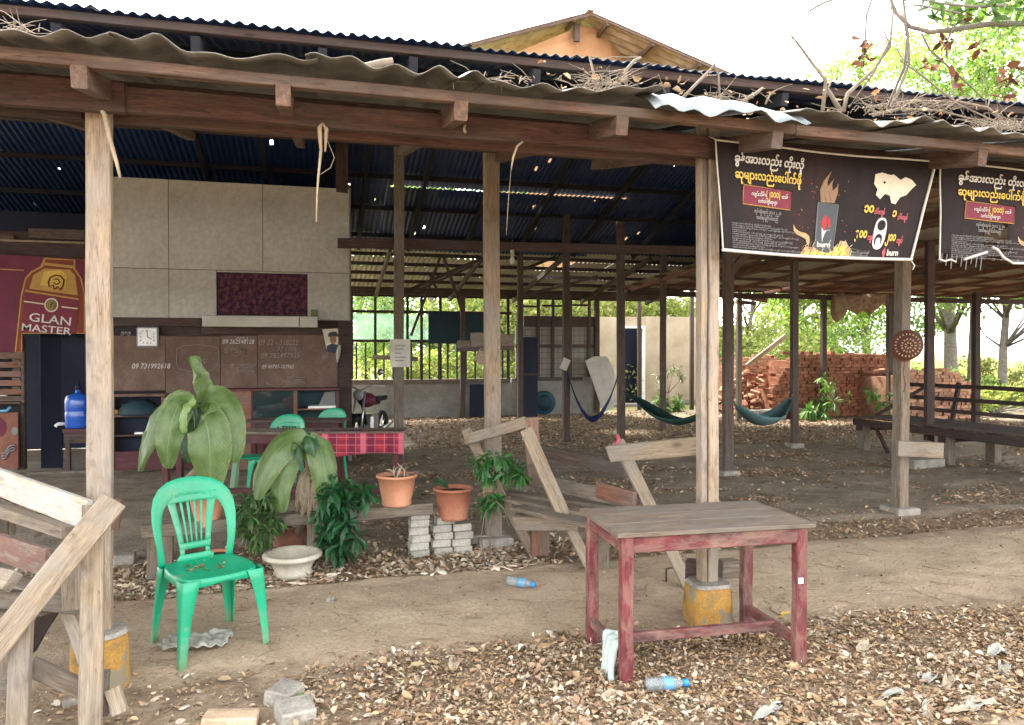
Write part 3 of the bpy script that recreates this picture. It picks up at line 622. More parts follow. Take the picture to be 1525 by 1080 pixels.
P1082 = ipost(1084, 706, .15, 'wood_inner', None, .14, None, .12)
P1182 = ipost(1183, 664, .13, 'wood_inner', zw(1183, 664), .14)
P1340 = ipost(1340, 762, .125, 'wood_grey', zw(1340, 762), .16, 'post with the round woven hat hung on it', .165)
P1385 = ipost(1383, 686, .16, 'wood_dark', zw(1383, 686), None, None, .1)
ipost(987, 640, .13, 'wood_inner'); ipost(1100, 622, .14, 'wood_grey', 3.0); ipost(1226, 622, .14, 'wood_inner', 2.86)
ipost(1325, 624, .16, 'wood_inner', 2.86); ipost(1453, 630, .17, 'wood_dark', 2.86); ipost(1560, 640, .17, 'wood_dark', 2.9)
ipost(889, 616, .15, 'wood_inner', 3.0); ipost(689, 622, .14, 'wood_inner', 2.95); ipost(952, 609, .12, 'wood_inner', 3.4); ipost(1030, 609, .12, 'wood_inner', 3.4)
# timber brackets and struts high in the hall
plank('beam', W(503, 362, 10.3), W(1042, 374, 10.3), .13, .07, 'wood_dark', shed, (0, -1, 0), segs=8)
plank('beam', (W(509, 225, 10.85).x, 10.85, 3.8), (W(509, 225, 10.85).x, 10.85, 4.62), .17, .10, 'wood_dark', shed, (0, -1, 0))
def strut(a, b, w=.07, mat='wood_inner', v=14.2, t=.05): plank('brace', W(a[0], a[1], v), W(b[0], b[1], v), w, t, mat, shed, (0, -1, 0))
strut((600, 436), (722, 383)); strut((661, 384), (688, 462), .06); strut((655, 384), (612, 500), .05, v=14.6); strut((722, 388), (612, 437), .05, v=15)
strut((640, 410), (650, 430), .05); strut((1082, 412), (1112, 378), .09, 'wood_inner', 8.6)
strut((780, 440), (890, 412), .07, v=15.2); strut((940, 436), (1035, 400), .08, v=15.4); strut((770, 405), (880, 362), .06, v=14.9)
# strips of light: long purlin-like battens with open slits between them, seen at the upper right of the hall
for i in range(5): plank('purlin', W(905, 392 + i * 10, 15.5 + i * .5), W(1040, 386 + i * 9, 15.5 + i * .5), .07, .04, 'wood_red' if i % 2 else 'wood_inner', shed, (0, -1, 0), segs=3, wob=.01)
# ---- left cabin wall at v = 10.8
VC = 10.8
def wx(px, v=VC, py=500): return W(px, py, v).x
def wz(px, py, v=VC): return W(px, py, v).z
def wallbox(name, x0, y0, x1, y1, mat, v=VC, t=.03, parent=None, bev=.003, zt=None, zb=None):
    """board facing the yard: pixel corners of its front, thickness t going back"""
    a, b = W(x0, (y0 + y1) / 2, v), W(x1, (y0 + y1) / 2, v); xm = (x0 + x1) / 2
    za = zt if zt is not None else W(xm, y0, v).z; zb_ = zb if zb is not None else W(xm, y1, v).z
    return box(name, a.x, b.x, v, v + t, zb_, za, mat, parent or shed, bev)
wall = box('wall', wx(167), wx(519), VC + .04, VC + .07, wz(345, 583), wz(345, 272) - .01, 'wood_dark', shed)
box('wall', wx(-260), wx(166), VC + .04, VC + .07, wz(60, 496), wz(60, 345), 'wood_dark', shed)
Zt, Zs, Zb = wz(345, 272), wz(345, 403), wz(345, 476)
hx0, hx1 = wx(323), wx(458); hz0, hz1 = wz(390, 470), wz(390, 407)
def wp(x0, x1, z0, z1, mat='fibreboard', name='wall_panel'):
    return box(name, x0 + .003, x1 - .003, VC, VC + .02, z0 + .003, z1 - .003, mat, wall, .003)
cs = [wx(60), wx(166), wx(252), wx(392), wx(521)]
for a, b in zip(cs[1:], cs[2:]): wp(a, b, Zs, Zt)
wp(cs[1], cs[2], Zb, Zs); wp(cs[2], hx0, Zb, Zs); wp(hx1, cs[4], Zb, Zs); wp(hx0, hx1, Zb, hz0); wp(hx0, hx1, hz1, Zs)
cl = wallbox('wall_cloth', 323, 407, 458, 470, 'purple_cloth', VC + .025, .008, wall)
lg = box('counter_ledge', wx(301, VC - .25), wx(473, VC - .25), VC - .25, VC - .005, wz(387, 487, VC - .25), wz(387, 471, VC - .25), 'ledge_board', shed, .006)
box('ledge_seam', wx(445, VC - .25), wx(445, VC - .25) + .012, VC - .254, VC - .245, wz(387, 486, VC - .25), wz(387, 472, VC - .25), 'wood_dark', lg, .001)
wallbox('bracket', 463, 461, 473, 471, 'olive', VC - .10, .05)
# brown boards carrying the chalk writing
wallbox('wall_board', 168, 473, 300, 486, 'wood_dark', VC - .01, .03); wallbox('wall_board', 168, 488, 238, 499, 'black', VC - .005, .03)
for a, b, y0, y1 in ((168, 246, 500, 582), (246.5, 328, 501, 600), (328.5, 383, 500, 579), (383.5, 503, 499, 578)):
    wallbox('wall_board', a, y0, b, y1, 'blackboard_brown', VC - .02 + .002 * (a % 3), .03)
wallbox('wall_board', 300, 487, 503, 498.5, 'wood_dark', VC - .015, .03)
wallbox('post', 504, 478, 524, 655, 'wood_dark', VC - .06, .12)
# cabin inner shell so that its doorway reads dark
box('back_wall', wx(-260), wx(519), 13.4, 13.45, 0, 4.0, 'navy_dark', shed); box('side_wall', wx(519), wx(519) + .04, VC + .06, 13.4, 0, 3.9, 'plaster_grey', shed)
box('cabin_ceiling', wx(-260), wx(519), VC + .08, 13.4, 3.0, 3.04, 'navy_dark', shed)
# left of the doorway
wallbox('wall_board', -230, 357, 126, 386, 'wood_dark', VC - .03, .05); wallbox('wall_board', -230, 345, 20, 357, 'wood_rafter', VC - .02, .03); wallbox('wall_board', 42, 341, 126, 356, 'wood_inner', VC - .02, .03)
wallbox('batten', -230, 354.5, 126, 357.5, 'wood_pale', VC - .05, .03)
wallbox('door_post', 24, 500, 36, 700, 'wood_inner', VC - .04, .09)
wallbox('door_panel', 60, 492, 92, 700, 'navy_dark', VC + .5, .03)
wallbox('wall_board', 127, 497, 168, 700, 'wood_dark', VC - .01, .04)
wallbox('doorstep', 40, 700, 240, 708, 'wood_grey', VC - .1, .15, bev=.008)
# low cabinet base under the boards
wallbox('wall_board', 168, 642, 503, 700, 'maroon_wood', VC + .02, .04)
# ---- back of the hall at v = 17.8
VB = 17.8
wallbox('low_wall', 518, 571, 762, 622, 'plaster_grey', VB, .12); wallbox('window_sill', 516, 565, 760, 572, 'wood_grey', VB - .05, .22)
wallbox('low_wall', 762, 563, 893, 621, 'plaster_grey', VB + .01, .12); wallbox('low_wall', 700, 572, 760, 600, 'black', VB + .1, .1)
win = wallbox('window_frame', 519, 463, 762, 467, 'wood_dark', VB + .02, .06)
for y0, y1, a, b in ((436, 440, 519, 762), (506, 510, 519, 762)): wallbox('window_bar', a, y0, b, y1, 'wood_dark', VB + .022, .05, win)
for x_ in (524, 559, 607, 628, 656, 689, 757): wallbox('window_bar', x_ - 2, 434, x_ + 2, 565, 'wood_dark', VB - .02, .05, win)
x_ = 531
while x_ < 758: wallbox('window_bar', x_ - 1.2, 510.5, x_ + 1.2, 565, 'wood_dark', VB + .03, .03, win); x_ += 13.6
wallbox('net_panel', 525, 468, 640, 506, 'net_green', VB + .12, .01, win)
wallbox('wall_board', 638, 466, 722, 512, 'dark_teal', VB - .08, .03)
wallbox('wall_board', 780, 471, 892, 487, 'wood_inner', VB - .02, .05)
tw = wallbox('wall_panel', 768, 487, 892, 563, 'grid_panel', VB + .02, .05)
for x_ in (802, 824, 850, 878): wallbox('batten', x_ - 2, 440, x_ + 2, 562, 'wood_inner', VB - .04, .05, tw)
wallbox('batten', 768, 513, 892, 518, 'wood_inner', VB - .03, .05, tw); wallbox('batten', 768, 562, 868, 567, 'wood_inner', VB - .03, .05, tw)
wallbox('batten', 768, 436, 892, 440, 'wood_dark', VB - .03, .05, tw)
for i, x_ in enumerate((790, 815, 852)): wallbox('batten', 768 + i * 40, 455 - i, 800 + i * 40, 458 - i, 'wood_dark', VB - .03, .04, tw)
dr = wallbox('door', 779, 502, 801, 622, 'navy_dark', 16.6, .05); wallbox('door_rail', 779, 556, 801, 560, 'wood_dark', 16.57, .03, dr)
wallbox('door', 700, 572, 745, 620, 'navy_dark', VB - .3, .05)
# ================================================================== OUTSIDE BUILDINGS, BRICKS
house = thing('house', G(962, 606), 'cream plastered house with a dark doorway beyond the hall', 'house')
VH = 20.2
def hbox(name, x0, y0, x1, y1, mat, v=VH, t=.1, par=None, bev=.003): return wallbox(name, x0, y0, x1, y1, mat, v, t, par or house, bev)
hbox('wall', 860, 472, 926, 640, 'plaster'); hbox('wall', 961, 472, 1062, 640, 'plaster'); hbox('wall', 926, 472, 961, 487, 'plaster')
df = hbox('door_frame', 926, 486, 928.5, 606, 'white_paint', VH - .02, .08); hbox('door_frame', 957.5, 486, 961, 606, 'white_paint', VH - .02, .08); hbox('door_frame', 928.5, 486, 957.5, 489, 'white_paint', VH - .02, .08)
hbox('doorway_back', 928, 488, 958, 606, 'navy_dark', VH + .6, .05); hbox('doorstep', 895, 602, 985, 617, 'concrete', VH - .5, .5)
hbox('plinth', 985, 596, 1062, 601, 'plaster_grey', VH - .03, .03)
gab = thing('house', (6, 16, 0), 'orange gabled house with a ribbed metal roof above the shed', 'house')
# gable: apex px (880,14) at v=14..; faces the yard
VG = 26.0
ap = W(880, 17, VG); lo_l = W(560, 112, VG - .3); lo_r = W(1110, 118, VG - 2.2)
lo_l.z = W(560, 99, VG - .3).z
gw = [W(700, 118, VG + .5), W(735, 92, VG + .5), W(862, 40, VG + .6), W(905, 44, VG + .9), W(992, 98, VG + 2.4)]
gw = [V((gw[0].x, gw[0].y, 0)), gw[1] * 1.0, gw[2], gw[3], gw[4], V((gw[4].x, gw[4].y, 0))]; gw[0] = V((gw[1].x, gw[1].y, 0))
gwb = [p + V((0, .15, 0)) for p in gw]; nw = len(gw)
meshobj('wall', gw + gwb, [tuple(range(nw)), tuple(range(2 * nw - 1, nw - 1, -1))] + [(i, nw + i, nw + (i + 1) % nw, (i + 1) % nw) for i in range(nw)], 'orange_wall', gab)
def roofplane(name, a, b, back, mat, n):
    """ribbed roof slope: ridge corner a, eave corner b, running back"""
    vs_ = []; nu, nv_ = 60, 2; N = (b - a).cross(back).normalized()
    if N.z < 0: N = -N
    for j in range(nv_ + 1):
        for i in range(nu + 1): p = a + (b - a) * (j / nv_) + back * (i / nu); vs_.append(p + N * (.028 * math.sin(i * PI * .5)) - a)
    fs = [(j * (nu + 1) + i, j * (nu + 1) + i + 1, (j + 1) * (nu + 1) + i + 1, (j + 1) * (nu + 1) + i) for j in range(nv_) for i in range(nu)]
    o = meshobj(name, vs_, fs, mat, gab, Matrix.Translation(a)); md = o.modifiers.new('t', 'SOLIDIFY'); md.thickness = .004; return o
roofplane('roof_slope', ap, lo_l, V((0, 6, 0)), 'metal_tan', 1); roofplane('roof_slope', ap, lo_r, V((.0, 7, 0)), 'metal_tan', 2)
plank('barge_board', ap + V((0, .05, -.09)), lo_l + V((0, .05, -.09)), .12, .05, 'wood_rafter', gab, (0, -1, 0)); plank('barge_board', ap + V((0, .05, -.07)), lo_r + V((0, .05, -.07)), .09, .05, 'wood_rafter', gab, (0, -1, 0))
plank('king_post', W(859, 36, VG + .45), W(859, 62, VG + .45), .22, .1, 'wood_inner', gab, (0, -1, 0))
for s_ in (.12, .42, .72):
    q = ap.lerp(lo_r, s_) + V((0, 0, -.14)); plank('purlin', q + V((0, .05, 0)), q + V((0, 2.6, 0)), .14, .12, 'wood_rafter', gab, (1, 0, 0))
plank('purlin', ap.lerp(lo_l, .08) + V((0, .05, -.13)), ap.lerp(lo_l, .08) + V((0, 1, -.13)), .14, .12, 'wood_rafter', gab, (1, 0, 0))
box('ridge_cap', ap.x - .14, ap.x + .14, VG - .05, VG + 5.6, ap.z + .02, ap.z + .05, 'metal_tan', gab)

# brick stacks
bm = bmesh.new(); bbox(bm, -.115, .115, -.055, .055, -.037, .037, bev=.006); brick_me = bpy.data.meshes.new('brick'); bm.to_mesh(brick_me); bm.free(); brick_me.materials.append(MATS['brick']); brick_sunlit_me = brick_me.copy(); brick_sunlit_me.materials[0] = MATS['brick_sunlit']
def brickstack(label, x0, x1, v, depth, top, base=0.0, limit=280, grp=None, rot=0, me=None, mt='brick'):
    me = me or brick_me
    t = thing('brick_stack', ((x0 + x1) / 2, v, 0), label, 'bricks', grp)
    rnd = random.Random(int(x0 * 10)); cnt = 0; bmr = bmesh.new(); row = 0; z = base + .04
    while True:
        headers = (row % 5 in (1, 2, 4)); w = .118 if headers else .236; x = x0 + (row % 2) * .05; any_ = False
        while x < x1:
            if z < top(x) + rnd.uniform(-.05, .03):
                any_ = True
                jx, jy, jr = rnd.uniform(-.008, .008), rnd.uniform(-.035, .02), rnd.uniform(-.05, .05)
                M = Matrix.Translation((x + w / 2 + jx, v + .06 + jy + (.06 if headers else 0), z)) @ Matrix.Rotation(jr + (PI / 2 if headers else 0), 4, 'Z')
                if cnt < limit and not headers or (cnt < limit and z > top(x) - .5):
                    o = bpy.data.objects.new('brick', me); link(o, t, M); cnt += 1
                else:
                    r = bmesh.ops.create_cube(bmr, size=1)
                    for q in r['verts']: q.co = M @ V((q.co.x * .228, q.co.y * .108, q.co.z * .072))
            x += w
        z += .079; row += 1
        if z > 3 or not any_: break
    # the body of the pile behind the front course
    zc = base; rows = 0
    x = x0 + .05
    while x < x1 - .1:
        wd__ = min(.6, x1 - .06 - x); hgt = min(top(x), top(x + wd__)) - .16
        if hgt > .1:
            r = bmesh.ops.create_cube(bmr, size=1)
            for q in r['verts']: q.co = V((x + wd__ / 2 + q.co.x * wd__, v + .16 + depth / 2 + q.co.y * depth, base + (q.co.z + .5) * (hgt - base)))
        x += .6
    # loose top course
    for k in range(int((x1 - x0) * 9)):
        xx = rnd.uniform(x0, x1); r = bmesh.ops.create_cube(bmr, size=1); M = Matrix.Translation((xx, v + rnd.uniform(.2, depth), top(xx) - .05 + rnd.uniform(-.03, .04))) @ Euler((rnd.uniform(-.1, .1), rnd.uniform(-.1, .1), rnd.uniform(0, 3))).to_matrix().to_4x4()
        for q in r['verts']: q.co = M @ V((q.co.x * .228, q.co.y * .108, q.co.z * .072))
    o = bmobj('brick_course', bmr, mt, t, Matrix()); o['kind'] = 'stuff'; return t
vb = 15.6
bxa = W(1150, 560, vb).x; bxb = W(1326, 560, vb).x
brickstack('long red brick stack behind the hammock posts', bxa, bxb + .3, vb, 1.0, lambda x: (wz(1230, 527, vb) if x > bxa + .55 else wz(1230, 527, vb) - (bxa + .55 - x) * 1.3) + .08 * noise.noise(V((x * 1.5, 0, 0))))
vb2 = 14.3
brickstack('orange brick stack behind the plank platform railing', W(1338, 570, vb2).x, W(1446, 570, vb2).x, vb2, 1.2, lambda x: wz(1400, 552, vb2) - (.18 if x > W(1428, 570, vb2).x else 0), limit=200, me=brick_sunlit_me, mt='brick_sunlit')
brickstack('stepped brick stack at the broken end of the long pile', W(1098, 560, 17.6).x, W(1160, 560, 17.6).x, 17.6, .9, lambda x: wz(1130, 532, 17.6) + .1 * noise.noise(V((x * 3, 2, 0))), limit=120, me=brick_sunlit_me, mt='brick_sunlit')
# collapsed heap of bricks, individually tumbled
hp = thing('brick_heap', G(1135, 622), 'tumbled heap of loose red bricks beside the house wall', 'bricks')
rnd = random.Random(5); c0 = W(1124, 600, 16.6)
for k in range(190):
    u_ = rnd.random(); xx = c0.x + rnd.uniform(-.7, .75); yy = 16.6 + rnd.uniform(-.5, .6); hh = max(0, 1.0 - abs(xx - c0.x + .1) * .8) * rnd.random() * (1.1 if yy > 16.6 else .6)
    M = Matrix.Translation((xx, yy, .04 + hh)) @ Euler((rnd.uniform(-.6, .6), rnd.uniform(-.6, .6), rnd.uniform(0, 3.1))).to_matrix().to_4x4()
    link(bpy.data.objects.new('brick', brick_sunlit_me if k % 3 else brick_me), hp, M)
kb = thing('concrete_kerb', W(1190, 605, 15.2), 'low pale concrete kerb in front of the brick stack', 'kerb'); kb.location.z = 0; TM[kb.name] = Matrix.Translation(kb.location)
box('kerb_block', W(1118, 605, 15.2).x, W(1172, 605, 15.2).x, 15.2, 15.45, 0, .22, 'concrete', kb, .02); box('kerb_block', W(1188, 605, 15.2).x, W(1212, 605, 15.2).x, 15.22, 15.45, 0, .24, 'concrete', kb, .02)
lp = thing('leaning_plank', W(1120, 540, 18.5), 'old timber pole leaning across the brick heap', 'plank')
plank('pole', W(1112, 545, 17.2), W(1170, 500, 17.0), .10, .08, 'wood_pale', lp, (0, -1, 0))
# rolled thatch under the wing eave
rt = thing('thatch_roll', W(1280, 450, 15.3), 'torn brown thatch sheet hanging from the wing eave', 'thatch')
bm = bmesh.new(); a, b = W(1240, 446, 15.25), W(1322, 446, 15.25); c = rt.location
rings = []
for i in range(19):
    s = i / 18; p = a.lerp(b, s); r = []
    hgt = .30 * (1 - .45 * s) + .12 * noise.noise(V((s * 5, 0, 0))) + .06 * noise.noise(V((s * 17, 0, 0)))
    for k in range(8):
        an = 2 * PI * k / 8; r.append(bm.verts.new(p - c + V((0, .09 * math.cos(an), .14 - hgt + hgt * math.sin(an) * (1 + .2 * noise.noise(V((s * 9, k, 0))))))))
    rings.append(r)
for p, q in zip(rings, rings[1:]):
    for k in range(8): bm.faces.new((p[k], p[(k + 1) % 8], q[(k + 1) % 8], q[k]))
bm.faces.new(rings[0]); bm.faces.new(rings[-1][::-1]); bmobj('thatch', bm, 'thatch', rt, Matrix.Translation(c))
ps = thing('thatch_roll', W(1125, 447, 15.6), 'broken brown boards poking out beside the hall end', 'boards')
plank('board', W(1098, 440, 15.6), W(1142, 447, 15.5), .12, .04, 'wood_red', ps, (0, -1, 0)); plank('board', W(1098, 450, 15.6), W(1126, 452, 15.5), .09, .04, 'wood_rafter', ps, (0, -1, 0))
ps.name = 'broken_boards'; TM['broken_boards'] = TM.pop('thatch_roll.001', Matrix.Translation(ps.location))

# ================================================================== FURNITURE IN THE YARD
# ---- red table
tc_ = G(932, 1018); tc_.z = 0; a_ = G(1203, 1001); a_.z = 0
ux = V((math.cos(-.035), math.sin(-.035), 0)); uy = V((-ux.y, ux.x, 0)); tl = (a_ - tc_).length + .05; td = .56; th = .715
TB = thing('red_table', tc_, 'worn red wooden table with a dusty brown top and low stretchers', 'table')
def TP(x, y, z): return tc_ + ux * (x - .0275) + uy * (y - .0275) + V((0, 0, z))
for (x, y) in ((.0275, .0275), (tl - .0275, .0275), (.0275, td - .0275), (tl - .0275, td - .0275)):
    plank('leg', TP(x, y, -.01), TP(x, y, th - .022), .058, .056, 'table_red', TB, -uy, bev=.006, wob=.002, segs=6)
for y0, w0 in ((0, .20), (.202, .18), (.384, .196)):
    plank('top_board', TP(-.03, y0 - .02 + w0 / 2, th - .010), TP(tl + .03, y0 - .02 + w0 / 2, th - .010), w0, .022, 'table_top', TB, (0, 0, 1), bev=.003, wob=.0015)
plank('apron', TP(.056, .016, th - .062), TP(tl - .056, .016, th - .062), .075, .022, 'table_red', TB, -uy, wob=.001); plank('apron', TP(.056, td - .016, th - .062), TP(tl - .056, td - .016, th - .062), .075, .022, 'table_red', TB, -uy, wob=.001)
for x in (.016, tl - .016): plank('apron', TP(x, .056, th - .062), TP(x, td - .056, th - .062), .075, .022, 'table_red', TB, ux, wob=.001); plank('stretcher', TP(x + (.01 if x < .5 else -.01), .05, .12), TP(x + (.01 if x < .5 else -.01), td - .05, .12), .055, .03, 'table_red', TB, ux, wob=.001)
plank('stretcher', TP(.03, td * .45, .125), TP(tl - .03, td * .45, .125), .05, .035, 'table_red', TB, -uy, wob=.001)
stk = TP(tl - .04, -.003, .42); s_ = plank('sticker', stk, stk + V((0, 0, .028)), .028, .002, 'white_paint', TB, -uy, bev=.0005, wob=0); s_['label'] = 'small white square sticker'
# ---- cloth hanging on the stretcher
def drape(name, center, pts_fn, nu, nv, mat, label, cat, t=.004):
    c = V(center); vs_ = [pts_fn(i / nu, j / nv) - c for j in range(nv + 1) for i in range(nu + 1)]
    fs = [(j * (nu + 1) + i, j * (nu + 1) + i + 1, (j + 1) * (nu + 1) + i + 1, (j + 1) * (nu + 1) + i) for j in range(nv) for i in range(nu)]
    o = meshobj(name, vs_, fs, mat, None, Matrix.Translation(c), True); md = o.modifiers.new('thickness', 'SOLIDIFY'); md.thickness = t
    return tag(o, label, cat)
cp = TP(.02, .13, .15)
def cl1(s, t_):
    a = t_ * 1.45 - .35; w = .075 + .02 * math.sin(t_ * 7); fold = .016 * math.sin(s * 17 + t_ * 3) + .01 * noise.noise(V((s * 4, t_ * 4, 1)))
    if a < 0: p = V((-.00 + a * .1, 0, a * .22 + .00)); off = .03
    elif a < .3: an = a / .3 * PI; p = V((.0, 0, .012 + .02 * math.sin(an))); off = .03 * math.cos(an)
    else: p = V((0, 0, -(a - .3) * .19)); off = -.03 - .03 * (a - .3)
    return cp + ux * (off + fold) + uy * ((s - .5) * w * 2 + .03 * math.sin(t_ * 2)) + V((0, 0, p.z + .003)) - uy * (.05 * max(0, a - .2))
drape('cloth_rag', cp, cl1, 18, 22, 'cloth_pale', 'pale green rag slung over the low stretcher of the red table', 'rag')
# ---- monobloc chair
def chair_geo():
    out = {}
    # seat
    n = 14; vs_ = []; fs = []
    def sq(u, v):
        x = u * math.sqrt(1 - v * v / 2 * .62); y = v * math.sqrt(1 - u * u / 2 * .62); return x, y
    for j in range(n + 1):
        for i in range(n + 1):
            u, v = 2 * i / n - 1, 2 * j / n - 1; x, y = sq(u, v); r = max(abs(u), abs(v)); wx_ = .205 - .018 * (y + 1) / 2
            z = .432 - .014 * (1 - r ** 3) - (.010 * max(0, -y - .6) * 2.5)
            vs_.append(V((x * wx_, y * .20, z)))
    fs = [(j * (n + 1) + i, j * (n + 1) + i + 1, (j + 1) * (n + 1) + i + 1, (j + 1) * (n + 1) + i) for j in range(n) for i in range(n)]
    ring = [i for i in range(n + 1)] + [(j * (n + 1) + n) for j in range(1, n + 1)] + [n * (n + 1) + i for i in range(n - 1, -1, -1)] + [j * (n + 1) for j in range(n - 1, 0, -1)]
    prev = ring
    for (dz, k) in ((-.006, 1.03), (-.022, 1.045), (-.055, 1.05)):
        cur = []
        for a in ring:
            p = vs_[a]; q = V((p.x * k, p.y * k, .432 + dz)); mid = 1 - min(1, abs(p.x) / .17) if abs(p.y) > .17 else 1 - min(1, abs(p.y) / .17)
            if dz < -.03: q.z += .022 * mid
            cur.append(len(vs_)); vs_.append(q)
        for i in range(len(ring)):
            j = (i + 1) % len(ring); fs.append((prev[j], prev[i], cur[i], cur[j]))
        prev = cur
    out['seat'] = (vs_, fs)
    # legs: corner leg, two flanges meeting on a rounded edge, sweeping outwards
    def leg(sx, sy):
        vs_, fs = [], []; rows = 9
        prof = [(-1, 0), (-.66, .03), (-.33, .05), (-.08, .10), (.0, .25), (0, .5), (0, 1)]
        prof = [(1.0, .02), (.62, -.01), (.3, .0), (.1, .03), (.03, .1), (.0, .3), (-.01, .62), (.02, 1.0)]
        for k in range(rows):
            s = k / (rows - 1); z = .425 * (1 - s); w = .050 * (1 - s) ** 2.2 + .040 - .006 * s; cx = .208 + .022 * s; cy = (.203 + .016 * s if sy < 0 else .203 + .036 * s)
            if sy > 0: cx -= .012
            for (a, b) in prof: vs_.append(V((sx * (cx - a * w), sy * (cy - b * w), z)))
        m = len(prof)
        for k in range(rows - 1):
            for i in range(m - 1): fs.append((k * m + i, k * m + i + 1, (k + 1) * m + i + 1, (k + 1) * m + i))
        return vs_, fs
    for nme, sx, sy in (('l0', -1, -1), ('l1', 1, -1), ('l2', -1, 1), ('l3', 1, 1)): out[nme] = leg(sx, sy)
    # backrest
    vs_, fs = [], []
    def M_(x, z):
        y = .185 + .20 * (z - .43) + .10 * max(0, z - .43) ** 2 - .9 * x * x * (1.0 if z > .5 else (z - .40) * 10 + .0)
        return V((x, y, z))
    def ribbon(rows, sub=1):
        b0 = len(vs_); m = len(rows[0])
        for r in rows:
            for (x, z) in r: vs_.append(M_(x, z))
        for k in range(len(rows) - 1):
            for i in range(m - 1): fs.append((b0 + k * m + i, b0 + k * m + i + 1, b0 + (k + 1) * m + i + 1, b0 + (k + 1) * m + i))
    path = [(-.196, .40), (-.199, .45), (-.208, .52), (-.218, .59), (-.224, .66), (-.220, .72), (-.203, .775), (-.168, .82), (-.12, .848), (-.06, .862), (0, .866)]
    path = path + [(-x, z) for x, z in path[-2::-1]]
    inner = [(-.155, .40), (-.163, .45), (-.170, .52), (-.173, .58), (-.172, .63), (-.165, .675), (-.151, .710), (-.128, .738), (-.095, .757), (-.052, .766), (0, .769)]
    inner = inner + [(-x, z) for x, z in inner[-2::-1]]
    ribbon([[(a[0], a[1]), ((a[0] * 2 + b[0]) / 3, (a[1] * 2 + b[1]) / 3), ((a[0] + 2 * b[0]) / 3, (a[1] + 2 * b[1]) / 3), b] for a, b in zip(path, inner)])
    # splat with five slots
    def hw(z): return .078 + .060 * max(0, (z - .44) / .33) ** 1.5
    zs = [.425, .455, .478]; 
    ribbon([[(-hw(z) * (1.25 if z < .45 else 1) + i * hw(z) * (1.25 if z < .45 else 1) / 4, z) for i in range(9)] for z in (.425, .445, .462)])
    for sgn in (-1, 1): ribbon([[(sgn * hw(z), z), (sgn * .055, z)] for z in (.462, .474, .488)])
    ribbon([[(-hw(z) + i * hw(z) / 4, z) for i in range(9)] for z in (.488, .505, .522)])
    nz = 10; slots = 5; bars = slots + 1
    for b in range(bars):
        rows = []
        for k in range(nz + 1):
            z = .522 + (.735 - .522) * k / nz; H = hw(z); e = .30 if 0 < b < bars - 1 else .36
            tot = 2 * H; sw = tot * .085; inner_w = tot * .72; x_s = [-inner_w / 2 + inner_w * (q + .5) / slots for q in range(slots)]
            xl = -H if b == 0 else x_s[b - 1] + sw / 2; xr = H if b == bars - 1 else x_s[b] - sw / 2
            rows.append([(xl, z), ((xl + xr) / 2, z), (xr, z)])
        ribbon(rows)
    ribbon([[(-hw(z) + i * hw(z) / 4, z) for i in range(9)] for z in (.735, .75, .765, .785)])
    out['back'] = (vs_, fs); return out
CG = chair_geo(); CHM = {}
for k_, (vv, ff) in CG.items():
    me = bpy.data.meshes.new('chair_' + k_); me.from_pydata([tuple(v) for v in vv], [], ff); me.materials.append(MATS['plastic_green']); me.polygons.foreach_set('use_smooth', [True] * len(ff)); me.update()
    bm = bmesh.new(); bm.from_mesh(me); bmesh.ops.remove_doubles(bm, verts=bm.verts, dist=.0004); bm.to_mesh(me); bm.free(); CHM[k_] = me
def chair(p, rz, label, tilt=None):
    t = thing('plastic_chair', (p[0], p[1], 0), label, 'chair', 'green plastic chairs', rz); w = TM[t.name]
    for k_, nme in (('seat', 'seat'), ('back', 'backrest'), ('l0', 'leg'), ('l1', 'leg'), ('l2', 'leg'), ('l3', 'leg')):
        o = bpy.data.objects.new(nme, CHM[k_]); link(o, t, w); md = o.modifiers.new('wall', 'SOLIDIFY'); md.thickness = .0055; md.offset = 0
        md2 = o.modifiers.new('round', 'BEVEL'); md2.width = .0016; md2.segments = 1; md2.limit_method = 'ANGLE'
    return t
f1, f2 = G(293, 989), G(389, 962); f3, f4 = G(250, 963), G(315, 946)
cc_ = (f1 + f2 + f3 + f4) / 4; fd = ((f1 + f2) / 2 - (f3 + f4) / 2); sd = f2 - f1
ang_f = math.atan2(sd.y, sd.x)
CH1 = chair((cc_.x, cc_.y), ang_f, 'bright green plastic chair standing on the path with leaves on its seat')
c2 = P(412, 690, 8.0); chair((c2.x, c2.y), math.radians(-30), 'green plastic chair pushed behind the cloth covered table')
c3 = P(478, 660, 8.95); chair((c3.x, c3.y), math.radians(-38), 'green plastic chair nearest the glass cabinet')
ps_ = P(372, 700, 7.95); st = thing('plastic_stool', (ps_.x, ps_.y, 0), 'green plastic stool half hidden behind the drooping banana plant', 'stool')
bm = bmesh.new(); bbox(bm, -.15, .15, -.15, .15, .43, .45, bev=.008); bmobj('seat', bm, 'plastic_green', st, TM[st.name])
for sx in (-1, 1):
    for sy in (-1, 1): plank('leg', V((ps_.x + sx * .13, ps_.y + sy * .13, .43)), V((ps_.x + sx * .17, ps_.y + sy * .17, 0)), .05, .03, 'plastic_green', st)
# rag under the chair
rg_ = (f3 + f4 + f1) / 3 + V((.03, -.02, 0))
def cl2(s, t_):
    r = .26; x, y = (s - .5) * 2, (t_ - .5) * 2; k = 1 + .35 * noise.noise(V((math.atan2(y, x) * 1.2, 3, 0)))
    return V((rg_.x + x * r * .62 * k, rg_.y + y * r * .36 * k, .035 + .035 * abs(noise.noise(V((x * 2.6, y * 2.6, 7)))) + .02 * abs(math.sin(x * 9 + y * 4)) * .8))
drape('cloth_rag', rg_, cl2, 26, 20, 'cloth_white', 'crumpled whitish rag lying under the green chair', 'rag')

